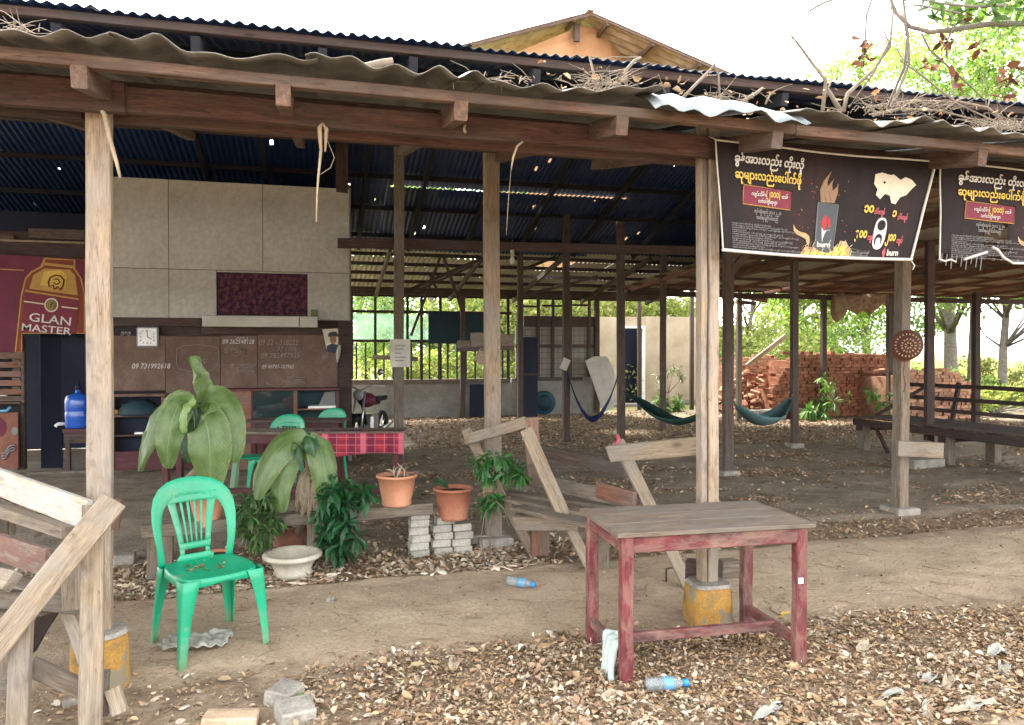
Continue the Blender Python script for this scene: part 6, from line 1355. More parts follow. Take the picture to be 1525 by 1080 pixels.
stem(BP, [P(309, 745, 5.32), P(305, 700, 5.3), P(300, 640, 5.28), P(297, 612, 5.26)], [.028, .03, .028, .024], 'dead_leaf'); stem(BP, [P(298, 650, 5.27), P(297, 620, 5.26), P(294, 600, 5.26)], [.035, .04, .03])
bigleaf(BP, 'leaf', [P(296, 612, 5.28), P(293, 585, 5.26), P(290, 560, 5.25), P(284, 531, 5.25)], .15, 'banana_leaf', nrm=(.75, -.6, 0), fold=-1.1, seed=1, tip=.62)
bigleaf(BP, 'leaf', [P(298, 606, 5.2), P(318, 598, 5.1), P(335, 622, 5.04), P(344, 660, 5.02), P(347, 690, 5.03)], .265, 'banana_leaf', nrm=(.05, -1, .35), fold=.16, seed=2, tip=.62, roll=1)
bigleaf(BP, 'leaf', [P(300, 618, 5.12), P(307, 630, 4.98), P(312, 660, 4.94), P(313, 700, 4.95), P(316, 734, 4.97)], .285, 'banana_leaf', nrm=(-.1, -1, .1), fold=.14, seed=3, tip=.8)
bigleaf(BP, 'leaf', [P(288, 607, 5.2), P(270, 600, 5.12), P(258, 622, 5.06), P(250, 665, 5.04), P(251, 698, 5.06)], .205, 'banana_leaf', nrm=(.05, -1, .25), fold=.2, seed=4, tip=.72)
bigleaf(BP, 'leaf', [P(286, 607, 5.3), P(252, 600, 5.25), P(232, 625, 5.22), P(215, 668, 5.2), P(206, 702, 5.2)], .15, 'banana_leaf', nrm=(-.6, -.8, .2), fold=.4, seed=5)
bigleaf(BP, 'leaf', [P(293, 608, 5.15), P(282, 598, 5.05), P(272, 615, 5.0), P(273, 645, 5.0)], .085, 'banana_pale', nrm=(-.6, -.8, .1), fold=.5, seed=6, nu=6)
bigleaf(BP, 'leaf', [P(296, 606, 5.35), P(318, 600, 5.4), P(330, 640, 5.45), P(330, 690, 5.45)], .22, 'banana_dark', nrm=(.2, -1, .1), fold=.3, seed=7)
bigleaf(BP, 'leaf', [P(292, 612, 5.35), P(280, 630, 5.4), P(280, 670, 5.42), P(284, 690, 5.42)], .15, 'banana_dark', nrm=(-.2, -1, .1), fold=.3, seed=8)
bigleaf(BP, 'dead_leaf', [P(300, 690, 5.25), P(290, 700, 5.2), P(278, 712, 5.2), P(272, 722, 5.2)], .04, 'dead_leaf', fold=.6, nu=4, nl=8)
B2P = thing('banana_plant', pD + V((0, 0, .12)), 'second banana plant with shaggy dry trunk leaning over the bench', 'plant')
stem(B2P, [P(440, 800, 5.7), P(450, 760, 5.6), P(459, 720, 5.52), P(461, 690, 5.48), P(455, 672, 5.45)], [.045, .05, .042, .03, .025], 'dead_leaf', 'trunk')
for k in range(9):
    x_ = 447 + k * 3.2; bigleaf(B2P, 'dead_leaf', [P(459, 695 + k * 3, 5.42), P(x_ + 2, 720 + k % 3 * 8, 5.38), P(x_ - 6 + k % 2 * 10, 755 + k % 4 * 7, 5.4)], .06, 'dead_leaf', fold=.9, nu=4, nl=8, seed=k, nrm=(math.sin(k * 2.1) * .6, -1, 0))
bigleaf(B2P, 'leaf', [P(458, 680, 5.4), P(440, 656, 5.3), P(415, 668, 5.2), P(392, 705, 5.12), P(382, 745, 5.1)], .20, 'banana_leaf', nrm=(-.3, -.9, .3), fold=.55, seed=11)
bigleaf(B2P, 'leaf', [P(458, 685, 5.42), P(438, 668, 5.32), P(424, 690, 5.24), P(416, 730, 5.2), P(420, 764, 5.2)], .20, 'banana_leaf', nrm=(-.1, -1, .2), fold=.4, seed=12)
bigleaf(B2P, 'leaf', [P(459, 680, 5.42), P(472, 662, 5.36), P(482, 690, 5.3), P(487, 730, 5.3), P(482, 758, 5.32)], .20, 'banana_leaf', nrm=(.25, -1, .2), fold=.35, seed=13)
bigleaf(B2P, 'leaf', [P(457, 690, 5.5), P(446, 660, 5.45), P(430, 652, 5.4), P(436, 676, 5.3), P(446, 700, 5.3)], .15, 'banana_dark', nrm=(-.3, -1, .4), fold=.5, seed=14)
bigleaf(B2P, 'leaf', [P(459, 688, 5.5), P(452, 655, 5.45), P(458, 650, 5.35), P(466, 668, 5.3), P(470, 700, 5.3)], .12, 'banana_dark', nrm=(.2, -1, .4), fold=.5, seed=15)
for k in range(3): bigleaf(sb_, 'leaf', [P(668, 727, 5.85), P(660 - k * 3, 716 + k * 2, 5.8), P(651 - k * 2, 712 + k * 4, 5.75)], .025, 'banana_dark', fold=.5, nu=4, nl=8, seed=k)
bigleaf(sb_, 'leaf', [P(664, 726, 5.8), P(676, 720, 5.78), P(690, 722, 5.78)], .03, 'terracotta_dark', fold=.5, nu=4, nl=8, seed=6) if False else None
# --- small-leaved shrubs
GREENS = [(.035, .085, .02), (.05, .11, .03), (.028, .07, .02), (.07, .13, .035)]
DARKG = [(.010, .055, .018), (.016, .08, .026), (.022, .095, .03), (.012, .06, .02)]
def shrub(label, base, stems, tips, nleaf, size, pal, seed, aspect=.28, rad=.07, droop=.5, name='shrub', stem_r=.006, grp=None, cat='plant'):
    t = thing(name, base, label, cat, grp); rg = random.Random(seed); pos = []; dirs = []
    for pts in stems: tubeobj('stem', pts, [stem_r * (1 - .5 * i / len(pts)) for i in range(len(pts))], 'dry_twig', t, 5)
    for (tp, r_) in tips:
        for k in range(nleaf):
            a = rg.uniform(0, 2 * PI); b = math.acos(rg.uniform(-1, 1)); rr_ = r_ * rg.random() ** .5
            pos.append((tp.x + rr_ * math.sin(b) * math.cos(a) * .8, tp.y + rr_ * math.sin(b) * math.sin(a) * .8, tp.z + rr_ * math.cos(b) * .8)); dirs.append((tp, rr_))
    # leaves radiate from their tip
    n = len(pos); pos = np.array(pos); cen = np.array([tuple(d[0]) for d in dirs]); a = pos - cen; a /= np.linalg.norm(a, axis=1)[:, None] + 1e-6
    g2 = np.random.default_rng(seed); a += g2.normal(0, .35, (n, 3)); a[:, 2] -= droop * g2.random(n); a /= np.linalg.norm(a, axis=1)[:, None]
    L = size * g2.uniform(.6, 1.3, n); w_ = L * aspect; st_ = cen + (pos - cen) * .45
    up = np.array([0, 0, 1.0]) + g2.normal(0, .4, (n, 3)); b = np.cross(a, up); b /= np.linalg.norm(b, axis=1)[:, None] + 1e-9; c = np.cross(b, a)
    rows = [(0, .05), (.3, .8), (.6, 1.0), (1.0, .02)]; V6 = []
    for (s, k) in rows:
        sag = -(s ** 2) * .25; mid = st_ + a * (L * s)[:, None] + np.array([0, 0, 1.0]) * (L * sag)[:, None]
        V6 += [mid - b * (w_ * k / 2)[:, None] + c * (w_ * .18 * k)[:, None], mid, mid + b * (w_ * k / 2)[:, None] + c * (w_ * .18 * k)[:, None]]
    vv = np.stack(V6, 1).reshape(-1, 3); base_ = np.arange(n) * 12; q = []
    for r in range(3):
        for i in range(2): q.append(np.stack([base_ + r * 3 + i, base_ + r * 3 + i + 1, base_ + (r + 1) * 3 + i + 1, base_ + (r + 1) * 3 + i], 1))
    ff = np.stack(q, 1).reshape(-1); pl_ = np.array(pal); cc = pl_[g2.integers(0, len(pal), n)] * g2.uniform(.75, 1.35, (n, 1))
    npmesh('foliage', vv, ff, 4, np.repeat(cc, 12, axis=0), 'plant_leaf', None, None, None, t); return t
sb3 = G(378, 842); d = 5.35
tips = [(P(x_, y_, 5.25 + random.uniform(-.12, .12)), .07) for x_, y_ in ((365, 745), (378, 738), (392, 752), (360, 765), (374, 770), (388, 774), (402, 768), (355, 785), (370, 792), (385, 795), (400, 788), (412, 775), (378, 805), (392, 806), (366, 756), (405, 755), (395, 742))]
shrub('bushy narrow leaved shrub between the green chair and cream bowl', sb3, [[sb3, P(382, 815, 5.3), P(380, 790, 5.28), P(375, 750, 5.25)], [P(381, 812, 5.3), P(395, 790, 5.25), P(400, 765, 5.25)], [P(381, 812, 5.3), P(365, 790, 5.28), P(360, 765, 5.28)]], tips, 34, .075, [(.03, .085, .022), (.05, .12, .03), (.025, .065, .02), (.08, .13, .04)], 21, .22)
sb4 = G(505, 838)
tips = [(P(x_, y_, 5.35 + random.uniform(-.12, .12)), .07) for x_, y_ in ((492, 720), (510, 724), (530, 732), (548, 738), (482, 745), (500, 748), (520, 752), (490, 765), (505, 772), (485, 785), (500, 795), (515, 780), (495, 812), (508, 820), (478, 765), (540, 728), (497, 733), (530, 800), (483, 800), (512, 808))]
shrub('dark glossy leaved shrub beside the cream bowl planter', sb4, [[sb4, P(505, 800, 5.4), P(500, 750, 5.38), P(510, 725, 5.35)], [P(503, 780, 5.38), P(525, 755, 5.35), P(545, 738, 5.35)]], tips, 26, .105, DARKG, 22, .30)
sb5 = P735 + V((.0, -.12, .8))
tips = [(P(x_, y_, 5.55 + random.uniform(-.1, .1)), .07) for x_, y_ in ((712, 690), (722, 682), (735, 680), (748, 684), (760, 690), (770, 700), (720, 698), (738, 700), (755, 702), (728, 712), (778, 708), (735, 735), (730, 745), (742, 745), (726, 752))]
shrub('hanging green fern plant tied to the thick grey post', sb5, [[P(735, 760, 5.75), P(737, 730, 5.7), P(740, 700, 5.65)], [P(723, 843, 5.45), P(716, 800, 5.5), P(722, 765, 5.55), P(735, 745, 5.6)], [P(729, 838, 5.45), P(730, 790, 5.5), P(734, 755, 5.6)], [P(738, 745, 5.55), P(752, 760, 5.5), P(758, 785, 5.5)]], tips, 26, .085, [(.02, .09, .02), (.035, .12, .03), (.05, .14, .035), (.02, .07, .02)], 23, .25, droop=.8)
hb = thing('coconut_husk', P(729, 728, 5.6), 'fibrous husk ball holding the post plant', 'husk'); bm = bmesh.new(); bmesh.ops.create_icosphere(bm, subdivisions=3, radius=1)
for v in bm.verts: k = 1 + .15 * noise.noise(v.co * 3); v.co = V((v.co.x * .06 * k, v.co.y * .05 * k, v.co.z * .075 * k))
bmobj('husk_shell', bm, 'thatch', hb, Matrix.Translation(P(730, 729, 5.66)))
# green weeds near the brick stack and house wall
for (x_, y_, d_, n_, s_, lab, sd_) in ((1218, 608, 17.2, 26, .22, 'leafy green weed in front of the concrete kerb', 31), (1240, 575, 17.3, 9, .16, 'pale sprig growing against the brick stack', 32), (996, 598, 19.6, 30, .22, 'green weeds at the foot of the cream wall', 33), (995, 560, 19.7, 18, .14, 'dry tall weed against the cream wall', 34), (1320, 585, 14.0, 8, .18, 'sparse young weed beside the platform post', 35)):
    p = P(x_, y_, d_); g_ = V((p.x, p.y, 0)); tp = [(p + V((random.uniform(-.35, .35), random.uniform(-.2, .2), random.uniform(-.3, .25))), .14) for _ in range(7)]
    shrub(lab, g_, [[g_, p]] + [[g_.lerp(p, .5), q[0]] for q in tp[:3]], tp, n_, s_, [(.06, .15, .03), (.12, .20, .05)] if sd_ != 34 else [(.2, .18, .12), (.14, .15, .08)], sd_, .3, name='weed', stem_r=.01)
# ================================================================== LITTER AND SMALL THINGS
RG = np.random.default_rng(11)
def ghv(p): return np.array([gh(a, b) for a, b in p])
BROWN = [(.26, .175, .10), (.34, .24, .14), (.18, .11, .065), (.42, .31, .20), (.12, .075, .045), (.31, .18, .09), (.36, .28, .195)]
PALE = [(.44, .36, .26), (.38, .30, .215), (.50, .43, .33), (.28, .21, .14), (.36, .25, .17), (.29, .18, .11)]
def scatter(name, n, x0, x1, y0, y1, dens, size, pal, seed, label, aspect=.5, fold=.35, flat_=.35, z=.006, mat='litter'):
    rg = np.random.default_rng(seed); pts = []
    while len(pts) < n:
        xs_ = rg.uniform(x0, x1, 4000); ys_ = rg.uniform(y0, y1, 4000); r = rg.random(4000)
        for a, b, c in zip(xs_, ys_, r):
            if c < dens(a, b): pts.append((a, b))
            if len(pts) >= n: break
    z_ = ghv(pts); pos = np.array([(a, b, c + z + rg.random() * .012) for (a, b), c in zip(pts, z_)])
    return leaves(name, pos, size, pal, mat, flat_, aspect, fold, seed, label=label, kind='stuff')
def nz(x, y, s, k=0): return noise.noise(V((x * s, y * s, k)))
def d_fore(x, y):
    e = path_near(x); base = 1.0 if y < e - .12 else max(0, 1 - (y - e + .12) / .16)
    k = sstep(-.35, .55, x + nz(x, y, 1.5, 3) * .6)                # sparser at the left, packed in the middle and right
    return base * (.10 + .9 * k) * (.65 + .35 * nz(x, y, 3, 1))
scatter('leaf_litter', 27000, -2.0, 5.0, 2.5, 4.1, d_fore, .025, BROWN + [(.32, .22, .12)], 41, 'packed brown leaf litter across the front of the yard')
scatter('leaf_litter', 16000, -2.0, 5.0, 2.5, 4.2, lambda x, y: d_fore(x, y + .08), .012, BROWN + [(.08, .05, .03)], 48, 'fine crumbled leaf bits between the larger dry leaves', flat_=.2)
scatter('leaf_litter', 1100, -2.0, 5.0, 2.5, 4.1, lambda x, y: d_fore(x, y) * (.4 + nz(x, y, 1.7, 19)), .052, [(.22, .13, .07), (.30, .19, .10), (.17, .10, .06), (.34, .25, .15)], 49, 'broad flat brown leaves among the front litter', fold=.15, flat_=.12, z=.014)
def d_pale(x, y): return d_fore(x, y) * max(0, .35 + 1.2 * nz(x, y, 2.2, 5))
scatter('leaf_litter', 2600, -2.0, 5.0, 2.5, 4.1, d_pale, .030, PALE, 42, 'pale curled dry leaves mixed over the front litter', aspect=.6, fold=.5, flat_=.5, z=.018)
def d_strip(x, y):
    a, b = path_far(x), 5.95 + .1 * nz(x, 0, 1, 5); k = 1.0 if a < y < b else max(0, 1 - (y - b) / .5) * .25 if y > b else max(0, 1 - (a - y) / .08) * .3
    return k * (.75 if x < 1.5 else .42) * (.7 + .5 * nz(x, y, 2, 2))
scatter('leaf_litter', 11000, -3.5, 7.5, 4.95, 6.6, d_strip, .034, BROWN, 43, 'brown leaf litter in the strip before the hall floor')
scatter('leaf_litter', 1900, -3.5, 1.9, 5.0, 6.2, lambda x, y: d_strip(x, y) * (.5 + nz(x, y, 2.5, 7)), .046, PALE, 44, 'pale dry leaf curls in the strip around the flowerpots', aspect=.55, fold=.5, flat_=.5, z=.02)
def d_in(x, y):
    k = sstep(11.2, 12.2, y + .8 * nz(x, y, .5, 4)) * (1 - sstep(15.2, 15.6, y) * (x > 8) - sstep(17.4, 17.8, y) * (x <= 8)); k2 = (max(0, nz(x, y * 1.8, .7, 8) - .06) * 1.3 + .02) if y > 6.2 and x > .3 else 0
    return min(1, k * .9 * (x > 1.5) + k2)
scatter('leaf_litter', 27000, .3, 15.0, 6.2, 18.5, d_in, .055, BROWN + PALE[3:] + [(.30, .22, .14)], 45, 'drifts of dead leaves on the hall floor by the hammocks', aspect=.55)
def d_path(x, y): return .5 + .5 * nz(x, y, 2, 9)
scatter('leaf_litter', 420, -2.5, 7.5, 3.75, 5.3, d_path, .02, BROWN[:3] + [(.05, .035, .025)], 46, 'stray leaf crumbs on the bare path', z=.003)
scatter('leaf_litter', 6000, .3, 9.5, 6.1, 11.5, lambda x, y: max(0, nz(x, y * 2.2, .8, 21) - .08) * 2 + .01, .036, BROWN + PALE[3:], 47, 'ragged patches of dead leaves on the near hall floor')
# irregular shells / pale pebbles
def chips(name, n, box_, dens, size, pal, seed, label, smin=.5, smax=1.5):
    rg = np.random.default_rng(seed); pts = []
    while len(pts) < n:
        a, b = rg.uniform(box_[0], box_[1]), rg.uniform(box_[2], box_[3])
        if rg.random() < dens(a, b): pts.append((a, b))
    zz = ghv(pts); ico_v = []; ico_f = []
    bm = bmesh.new(); bmesh.ops.create_icosphere(bm, subdivisions=2, radius=1); iv = np.array([tuple(v.co) for v in bm.verts]); if_ = np.array([[v.index for v in f.verts] for f in bm.faces]); bm.free()
    allv = []; allf = []; cols = []; pal = np.array(pal)
    for k, ((a, b), z_) in enumerate(zip(pts, zz)):
        s = size * rg.uniform(smin, smax); sc = np.array([s * rg.uniform(.7, 1.4), s * rg.uniform(.45, 1), s * rg.uniform(.2, .45)]); fr_ = rg.uniform(1.5, 2.5, 3); ph_ = rg.uniform(0, 6, 3)
        v = iv * (1 + .22 * np.sin(iv * fr_ * 2 + ph_).sum(1, keepdims=True) * .6) * sc; v[:, 2] = np.abs(v[:, 2]) * 1.0 + np.where(iv[:, 2] < 0, -s * .1, 0)
        R = np.array(Euler((rg.uniform(-.4, .4), rg.uniform(-.4, .4), rg.uniform(0, 6.28))).to_matrix()); v = v @ R.T + np.array([a, b, z_ + s * .12])
        allf.append(if_ + len(iv) * k); allv.append(v); c = pal[rg.integers(0, len(pal))] * rg.uniform(.75, 1.2); cols.append(np.repeat(c[None], len(iv), 0))
    return npmesh(name, np.concatenate(allv), np.concatenate(allf).ravel(), 3, np.concatenate(cols), 'litter', label, None, 'stuff')
SHELL = [(.50, .42, .32), (.43, .345, .26), (.55, .49, .39), (.38, .28, .20), (.46, .35, .27)]
CLOD = [(.33, .25, .17), (.26, .19, .13), (.40, .32, .23), (.18, .13, .09)]
chips('shell_debris', 520, (-1.9, 4.8, 2.6, 3.95), lambda x, y: d_fore(x, y) * max(0, .3 + 1.3 * nz(x, y, 1.6, 15)) , .021, SHELL, 51, 'pale husks and shell bits strewn on the front litter')
chips('shell_debris', 1350, (-3.2, 1.6, 5.02, 6.0), lambda x, y: d_strip(x, y) * max(0, .45 + 1.1 * nz(x, y, 1.8, 16)), .027, [(min(1, a * 1.2), min(1, b * 1.2), min(1, c * 1.2)) for a, b, c in SHELL], 52, 'pale husks and shell bits around the flowerpots')
chips('shell_debris', 130, (1.6, 7.5, 5.1, 6.6), lambda x, y: d_strip(x, y), .024, SHELL, 53, 'scattered pale husks along the far edge of the path', .4, 1.2)
chips('shell_debris', 240, (0.8, 14, 7.0, 17.5), lambda x, y: d_in(x, y), .035, SHELL, 54, 'few pale husks on the hall floor', .5, 1.3)
chips('earth_clods', 900, (-2.4, 7.0, 3.7, 5.2), lambda x, y: .35 + .65 * max(0, nz(x, y, 3, 33) + .3), .0065, CLOD, 55, 'small clods and grit scattered on the bare path', .4, 1.8)
chips('earth_clods', 700, (.0, 9.0, 6.0, 11.5), lambda x, y: .3 + nz(x, y, 2, 34), .011, CLOD, 56, 'small clods of earth on the hall floor', .4, 1.8)
# curved thin twigs on the path
bm = bmesh.new(); rg = random.Random(8)
def twig_on(bm, x, y, L, r, curl, a):
    pts = []; n = 7
    for i in range(n):
        pts.append((x, y, gh(x, y) + .006 + .006 * abs(math.sin(i * 1.3)))); x += math.cos(a) * L / n; y += math.sin(a) * L / n; a += curl / n + rg.uniform(-.25, .25)
    tube(bm, pts, [r * (1 - .6 * i / n) for i in range(n)], 4, False)
for k in range(190):
    x, y = rg.uniform(-2.2, 6.5), rg.uniform(3.85, 5.15); twig_on(bm, x, y, rg.uniform(.05, .24), rg.uniform(.002, .0042), rg.uniform(-2.5, 2.5), rg.uniform(0, 6.28))
for k in range(150):
    x, y = rg.uniform(-1.6, 4.5), rg.uniform(2.7, 3.8); twig_on(bm, x, y, rg.uniform(.06, .3), rg.uniform(.002, .004), rg.uniform(-1.5, 1.5), rg.uniform(0, 6.28))
tw = bmobj('twig_debris', bm, 'dry_leaf', None, Matrix()); tag(tw, 'thin curled dark twigs scattered over the path', None, None, 'stuff')
# foreground bricks and larger pale husks
def fbrick(px, py, rz, label, mat='brick_pale', s=(.17, .11, .075), tilt_=0, cy=0):
    g = G(px, py); bm = bmesh.new(); bbox(bm, -s[0] / 2, s[0] / 2, -s[1] / 2, s[1] / 2, -s[2] / 2, s[2] / 2, bev=.008); bmesh.ops.subdivide_edges(bm, edges=bm.edges, cuts=2, use_grid_fill=True)
    for v in bm.verts: v.co += V((nz(v.co.x * 20, v.co.y * 20, 1, 1), nz(v.co.x * 20, v.co.z * 20, 1, 2), nz(v.co.y * 20, v.co.z * 20, 1, 3))) * .006
    o = bmobj('loose_brick', bm, mat, None, Matrix.Translation((g.x, g.y, s[2] * .36)) @ Euler((tilt_, .05, rz)).to_matrix().to_4x4()); tag(o, label, 'brick', 'loose bricks in the front litter'); return o
fbrick(344, 1082, -.10, 'orange brick nearest the camera below the green chair', s=(.215, .10, .065))
fbrick(424, 1042, 1.1, 'grey brown broken block half buried behind the orange brick', 'concrete', (.16, .12, .07), .1); fbrick(440, 1072, .3, 'rounded grey broken block beside the orange brick', 'concrete', (.15, .13, .08), .15)
fbrick(466, 843, .2, 'half brick lying behind the cream bowl planter', 'concrete', (.12, .1, .05)) if False else None
fbrick(186, 838, .1, 'grey half brick beside the foot of the left post', 'concrete', (.14, .1, .08)); fbrick(722, 806, .0, 'concrete offcut at the foot of the fern post', 'concrete', (.34, .12, .07))
def curl(px, py, L, w, a, mat, label, name='dry_husk', z=.006, twist=.35, cat='dry leaf', grp='large pale dry leaves on the litter'):
    g = G(px, py); pts = []
    for i in range(6):
        s = i / 5; pts.append(V((g.x + math.cos(a + twist * s) * L * s, g.y + math.sin(a + twist * s) * L * s, z + .018 * math.sin(PI * s))))
    o = bigleaf(None, name, pts, w, mat, nrm=(.1, -.3, 1), fold=-.8, nu=6, nl=10, seed=px, wavy=.01); md = o.modifiers.new('t', 'SOLIDIFY'); md.thickness = .003; return tag(o, label, cat, grp)
grp_lab = 'large pale curled dry leaf lying in the cluster at the lower right'
LBL = ['tan curled leaf at the top of the pale leaf cluster', 'whitish leaf at the lower left of the pale leaf cluster', 'pale arched leaf at the left end of the leaf cluster', 'tan leaf at the lower right of the pale leaf cluster', 'whitish leaf highest in the pale leaf cluster', 'whitish leaf at the right end of the pale leaf cluster', 'narrow tan leaf lowest in the pale leaf cluster']
for k, (x_, y_, L, w, a, m_) in enumerate(((1405, 1030, .19, .045, .4, 'husk'), (1390, 1050, .2, .035, 3.5, 'cloth_white'), (1352, 1038, .17, .035, 2.9, 'cloth_white'), (1425, 1048, .17, .045, 5.4, 'husk'), (1375, 1022, .13, .045, .2, 'cloth_white'), (1440, 1062, .13, .05, .1, 'cloth_white'), (1400, 1066, .15, .03, 5.9, 'husk'))): curl(x_, y_, L, w, a, m_, LBL[k])
for k, (x_, y_, L, w, a, m_, lb_) in enumerate(((1276, 974, .16, .05, .15, 'husk', 'long tan dry leaf right of the red table'), (1500, 975, .13, .06, 2.9, 'cloth_white', 'pale dry leaf near the right edge of the frame'), (1490, 1005, .12, .05, .4, 'cloth_white', 'whitish curled leaf low at the right edge'), (620, 1022, .06, .035, .8, 'husk', 'oval pale husk in the middle of the front litter'), (672, 1002, .10, .05, .9, 'husk', 'curled tan husk in the litter left of the red table'), (420, 1052, .10, .07, .4, 'banana_pale', 'wilted light green leaf by the broken block'), (1120, 1075, .2, .04, .05, 'cloth_white', 'long pale sheath at the bottom edge of the yard'), (1370, 985, .16, .03, 5.6, 'dry_leaf', 'dark curled pod right of the red table'), (486, 905, .08, .05, .5, 'concrete', 'small grey rag like leaf on the bare path'), (925, 1046, .1, .04, 2.8, 'husk', 'pale husk beside the fallen water bottle'), (1160, 922, .10, .02, .1, 'yellow', 'thin yellow leaf stalk behind the table'))):
    curl(x_, y_, L, w, a, m_, lb_, z=.006)
sp_l = [tuple((TM[CH1.name] @ V((random.uniform(-.13, .10), random.uniform(-.08, .16), .424)))) for _ in range(34)]
leaves('leaf_litter', sp_l, .028, [(.24, .17, .08), (.30, .26, .10), (.16, .10, .05)], 'litter', .25, .45, .4, 78, label='dry leaf bits lying on the green chair seat', kind='stuff')
# water bottles
def bottle(px, py, rz, label, L=.20):
    g = G(px, py); t = thing('water_bottle', (g.x, g.y, gh(g.x, g.y) + .035), label, 'bottle', 'empty plastic water bottles', rz); w = TM[t.name] @ Matrix.Rotation(PI / 2, 4, 'Y')
    def lt(nme, prof, mat): bm = bmesh.new(); lathe(bm, prof, 18); return bmobj(nme, bm, mat, t, w @ Matrix.Translation((0, 0, -L / 2)), True)
    lt('bottle_body', [(0, .004), (.024, 0), (.031, .01), (.031, .03), (.028, .035), (.031, .04), (.031, .06), (.028, .065), (.031, .07), (.031, .125), (.027, .145), (.014, .172), (.013, .18)], 'bottle_clear'); lt('label_wrap', [(.0315, .085), (.0318, .09), (.0318, .122), (.0315, .126)], 'bottle_blue'); lt('cap', [(0, .178), (.0165, .178), (.0165, .2), (.0, .201)], 'blue_cap'); return t
bottle(776, 880, -.75, 'clear water bottle with blue cap lying on the bare path', .2); bottle(993, 1030, -.12, 'crushed water bottle with blue cap lying before the red table', .2)
gs = thing('angle_bracket', G(975, 850), 'small rusty bent bar standing on the path behind the table', 'bar'); g = G(992, 872); tubeobj('bar', [V((g.x, g.y, -.01)), V((g.x, g.y, .11)), V((g.x + .05, g.y, .115))], .008, 'wood_inner', gs, 6)
# ---- dry branches and twig nests on the lean-to roof
def zl(x, y): return 2.86 + .205 * (y - 3.28)
rg = random.Random(17)
def branchtubes(bm, p, d, L, r, depth=0, curl=.25, n=7, mi=0, up=0.0, fork=2):
    pts = [V(p)]; d = V(d).normalized(); rad = [r]
    for i in range(n):
        d = (d + V((rg.uniform(-1, 1), rg.uniform(-1, 1), rg.uniform(-1, 1) + up)) * curl).normalized(); pts.append(pts[-1] + d * L / n); rad.append(r * (1 - .65 * (i + 1) / n))
    tube(bm, pts, rad, 5 if r < .01 else 7, True, mi)
    if depth > 0:
        for k in range(fork): i = rg.randint(2, n - 1); branchtubes(bm, pts[i], (d + V((rg.uniform(-1, 1), rg.uniform(-1, 1), rg.uniform(-.6, 1)))).normalized(), L * rg.uniform(.35, .6), rad[i] * .7, depth - 1, curl, n, mi, up, fork)
    return pts
def deadbranch(label, pts, r, forks=3, mat='dry_twig'):
    c = V(pts[0]); t = thing('dry_branch', c, label, 'branch', 'dead branches on the shed roof'); bm = bmesh.new(); q = [V(p) - c for p in pts]; tube(bm, q, [r * (1 - .6 * i / len(q)) for i in range(len(q))], 6)
    for k in range(forks): i = rg.randint(1, len(q) - 1); branchtubes(bm, q[i], V((rg.uniform(-1, 1), rg.uniform(-.5, .5), rg.uniform(.0, 1))), rg.uniform(.1, .3), r * .45, 0)
    bmobj('twigs', bm, mat, t, Matrix.Translation(c)); return t
def R(x_, y_, v=3.9): return W(x_, y_, v)
deadbranch('forked pale branch stub on the roof above the second rafter', [R(520, 103), R(545, 100), R(570, 93), R(585, 90)], .026, 0)
deadbranch('thin stick rising from the roof beside the twig nest', [R(890, 135), R(884, 110), R(878, 84)], .010, 1); deadbranch('tall twin stick rising in the middle of the twig nest', [R(932, 135), R(932, 105), R(945, 90), R(955, 86)], .012, 2)
deadbranch('leaning forked stick at the front of the roof', [R(1015, 148), R(1040, 122), R(1062, 100), R(1066, 90)], .010, 1); deadbranch('upright thin stick near the bent bright sheet', [R(1072, 150), R(1070, 110), R(1064, 96)], .008, 1)
deadbranch('short stick lying on the bent bright sheet', [R(1105, 152), R(1125, 140), R(1136, 131)], .012, 0); deadbranch('small upright twig beyond the bent bright sheet', [R(1140, 155), R(1148, 138)], .007, 1)
deadbranch('tall bare branch reaching above the roof with a crook', [R(1225, 165, 4.3), R(1230, 120, 4.3), R(1210, 95, 4.3), R(1192, 70, 4.3), R(1178, 52, 4.3)], .014, 1); deadbranch('steep branch joining the crooked one on the roof', [R(1252, 166, 4.3), R(1240, 145, 4.3), R(1232, 132, 4.3)], .018, 1)
deadbranch('curved branch arching up over the roof at the right', [R(1256, 166, 4.4), R(1262, 140, 4.4), R(1300, 105, 4.4), R(1325, 70, 4.3), R(1328, 20, 4.2), R(1330, -20, 4.1)], .015, 3)
deadbranch('long hanging vine branch reaching the roof at the right', [R(1328, 158, 4.4), R(1340, 130, 4.4), R(1354, 95, 4.3), R(1352, 50, 4.2), R(1345, 0, 4.1), R(1342, -30, 4.1)], .013, 2, 'bark')
deadbranch('drooping branch crossing the far right roof', [R(1510, 190, 4.3), R(1470, 160, 4.3), R(1420, 150, 4.3), R(1370, 110, 4.2), R(1340, 90, 4.2)], .010, 3); deadbranch('thin arched vine over the right end of the roof', [R(1290, 160, 4.4), R(1360, 150, 4.4), R(1420, 152, 4.4), R(1480, 180, 4.3), R(1520, 195, 4.3)], .009, 4)
deadbranch('tangled sideways branch on the right roof end', [R(1300, 172, 4.3), R(1340, 162, 4.3), R(1400, 165, 4.3), R(1450, 178, 4.3)], .011, 5)
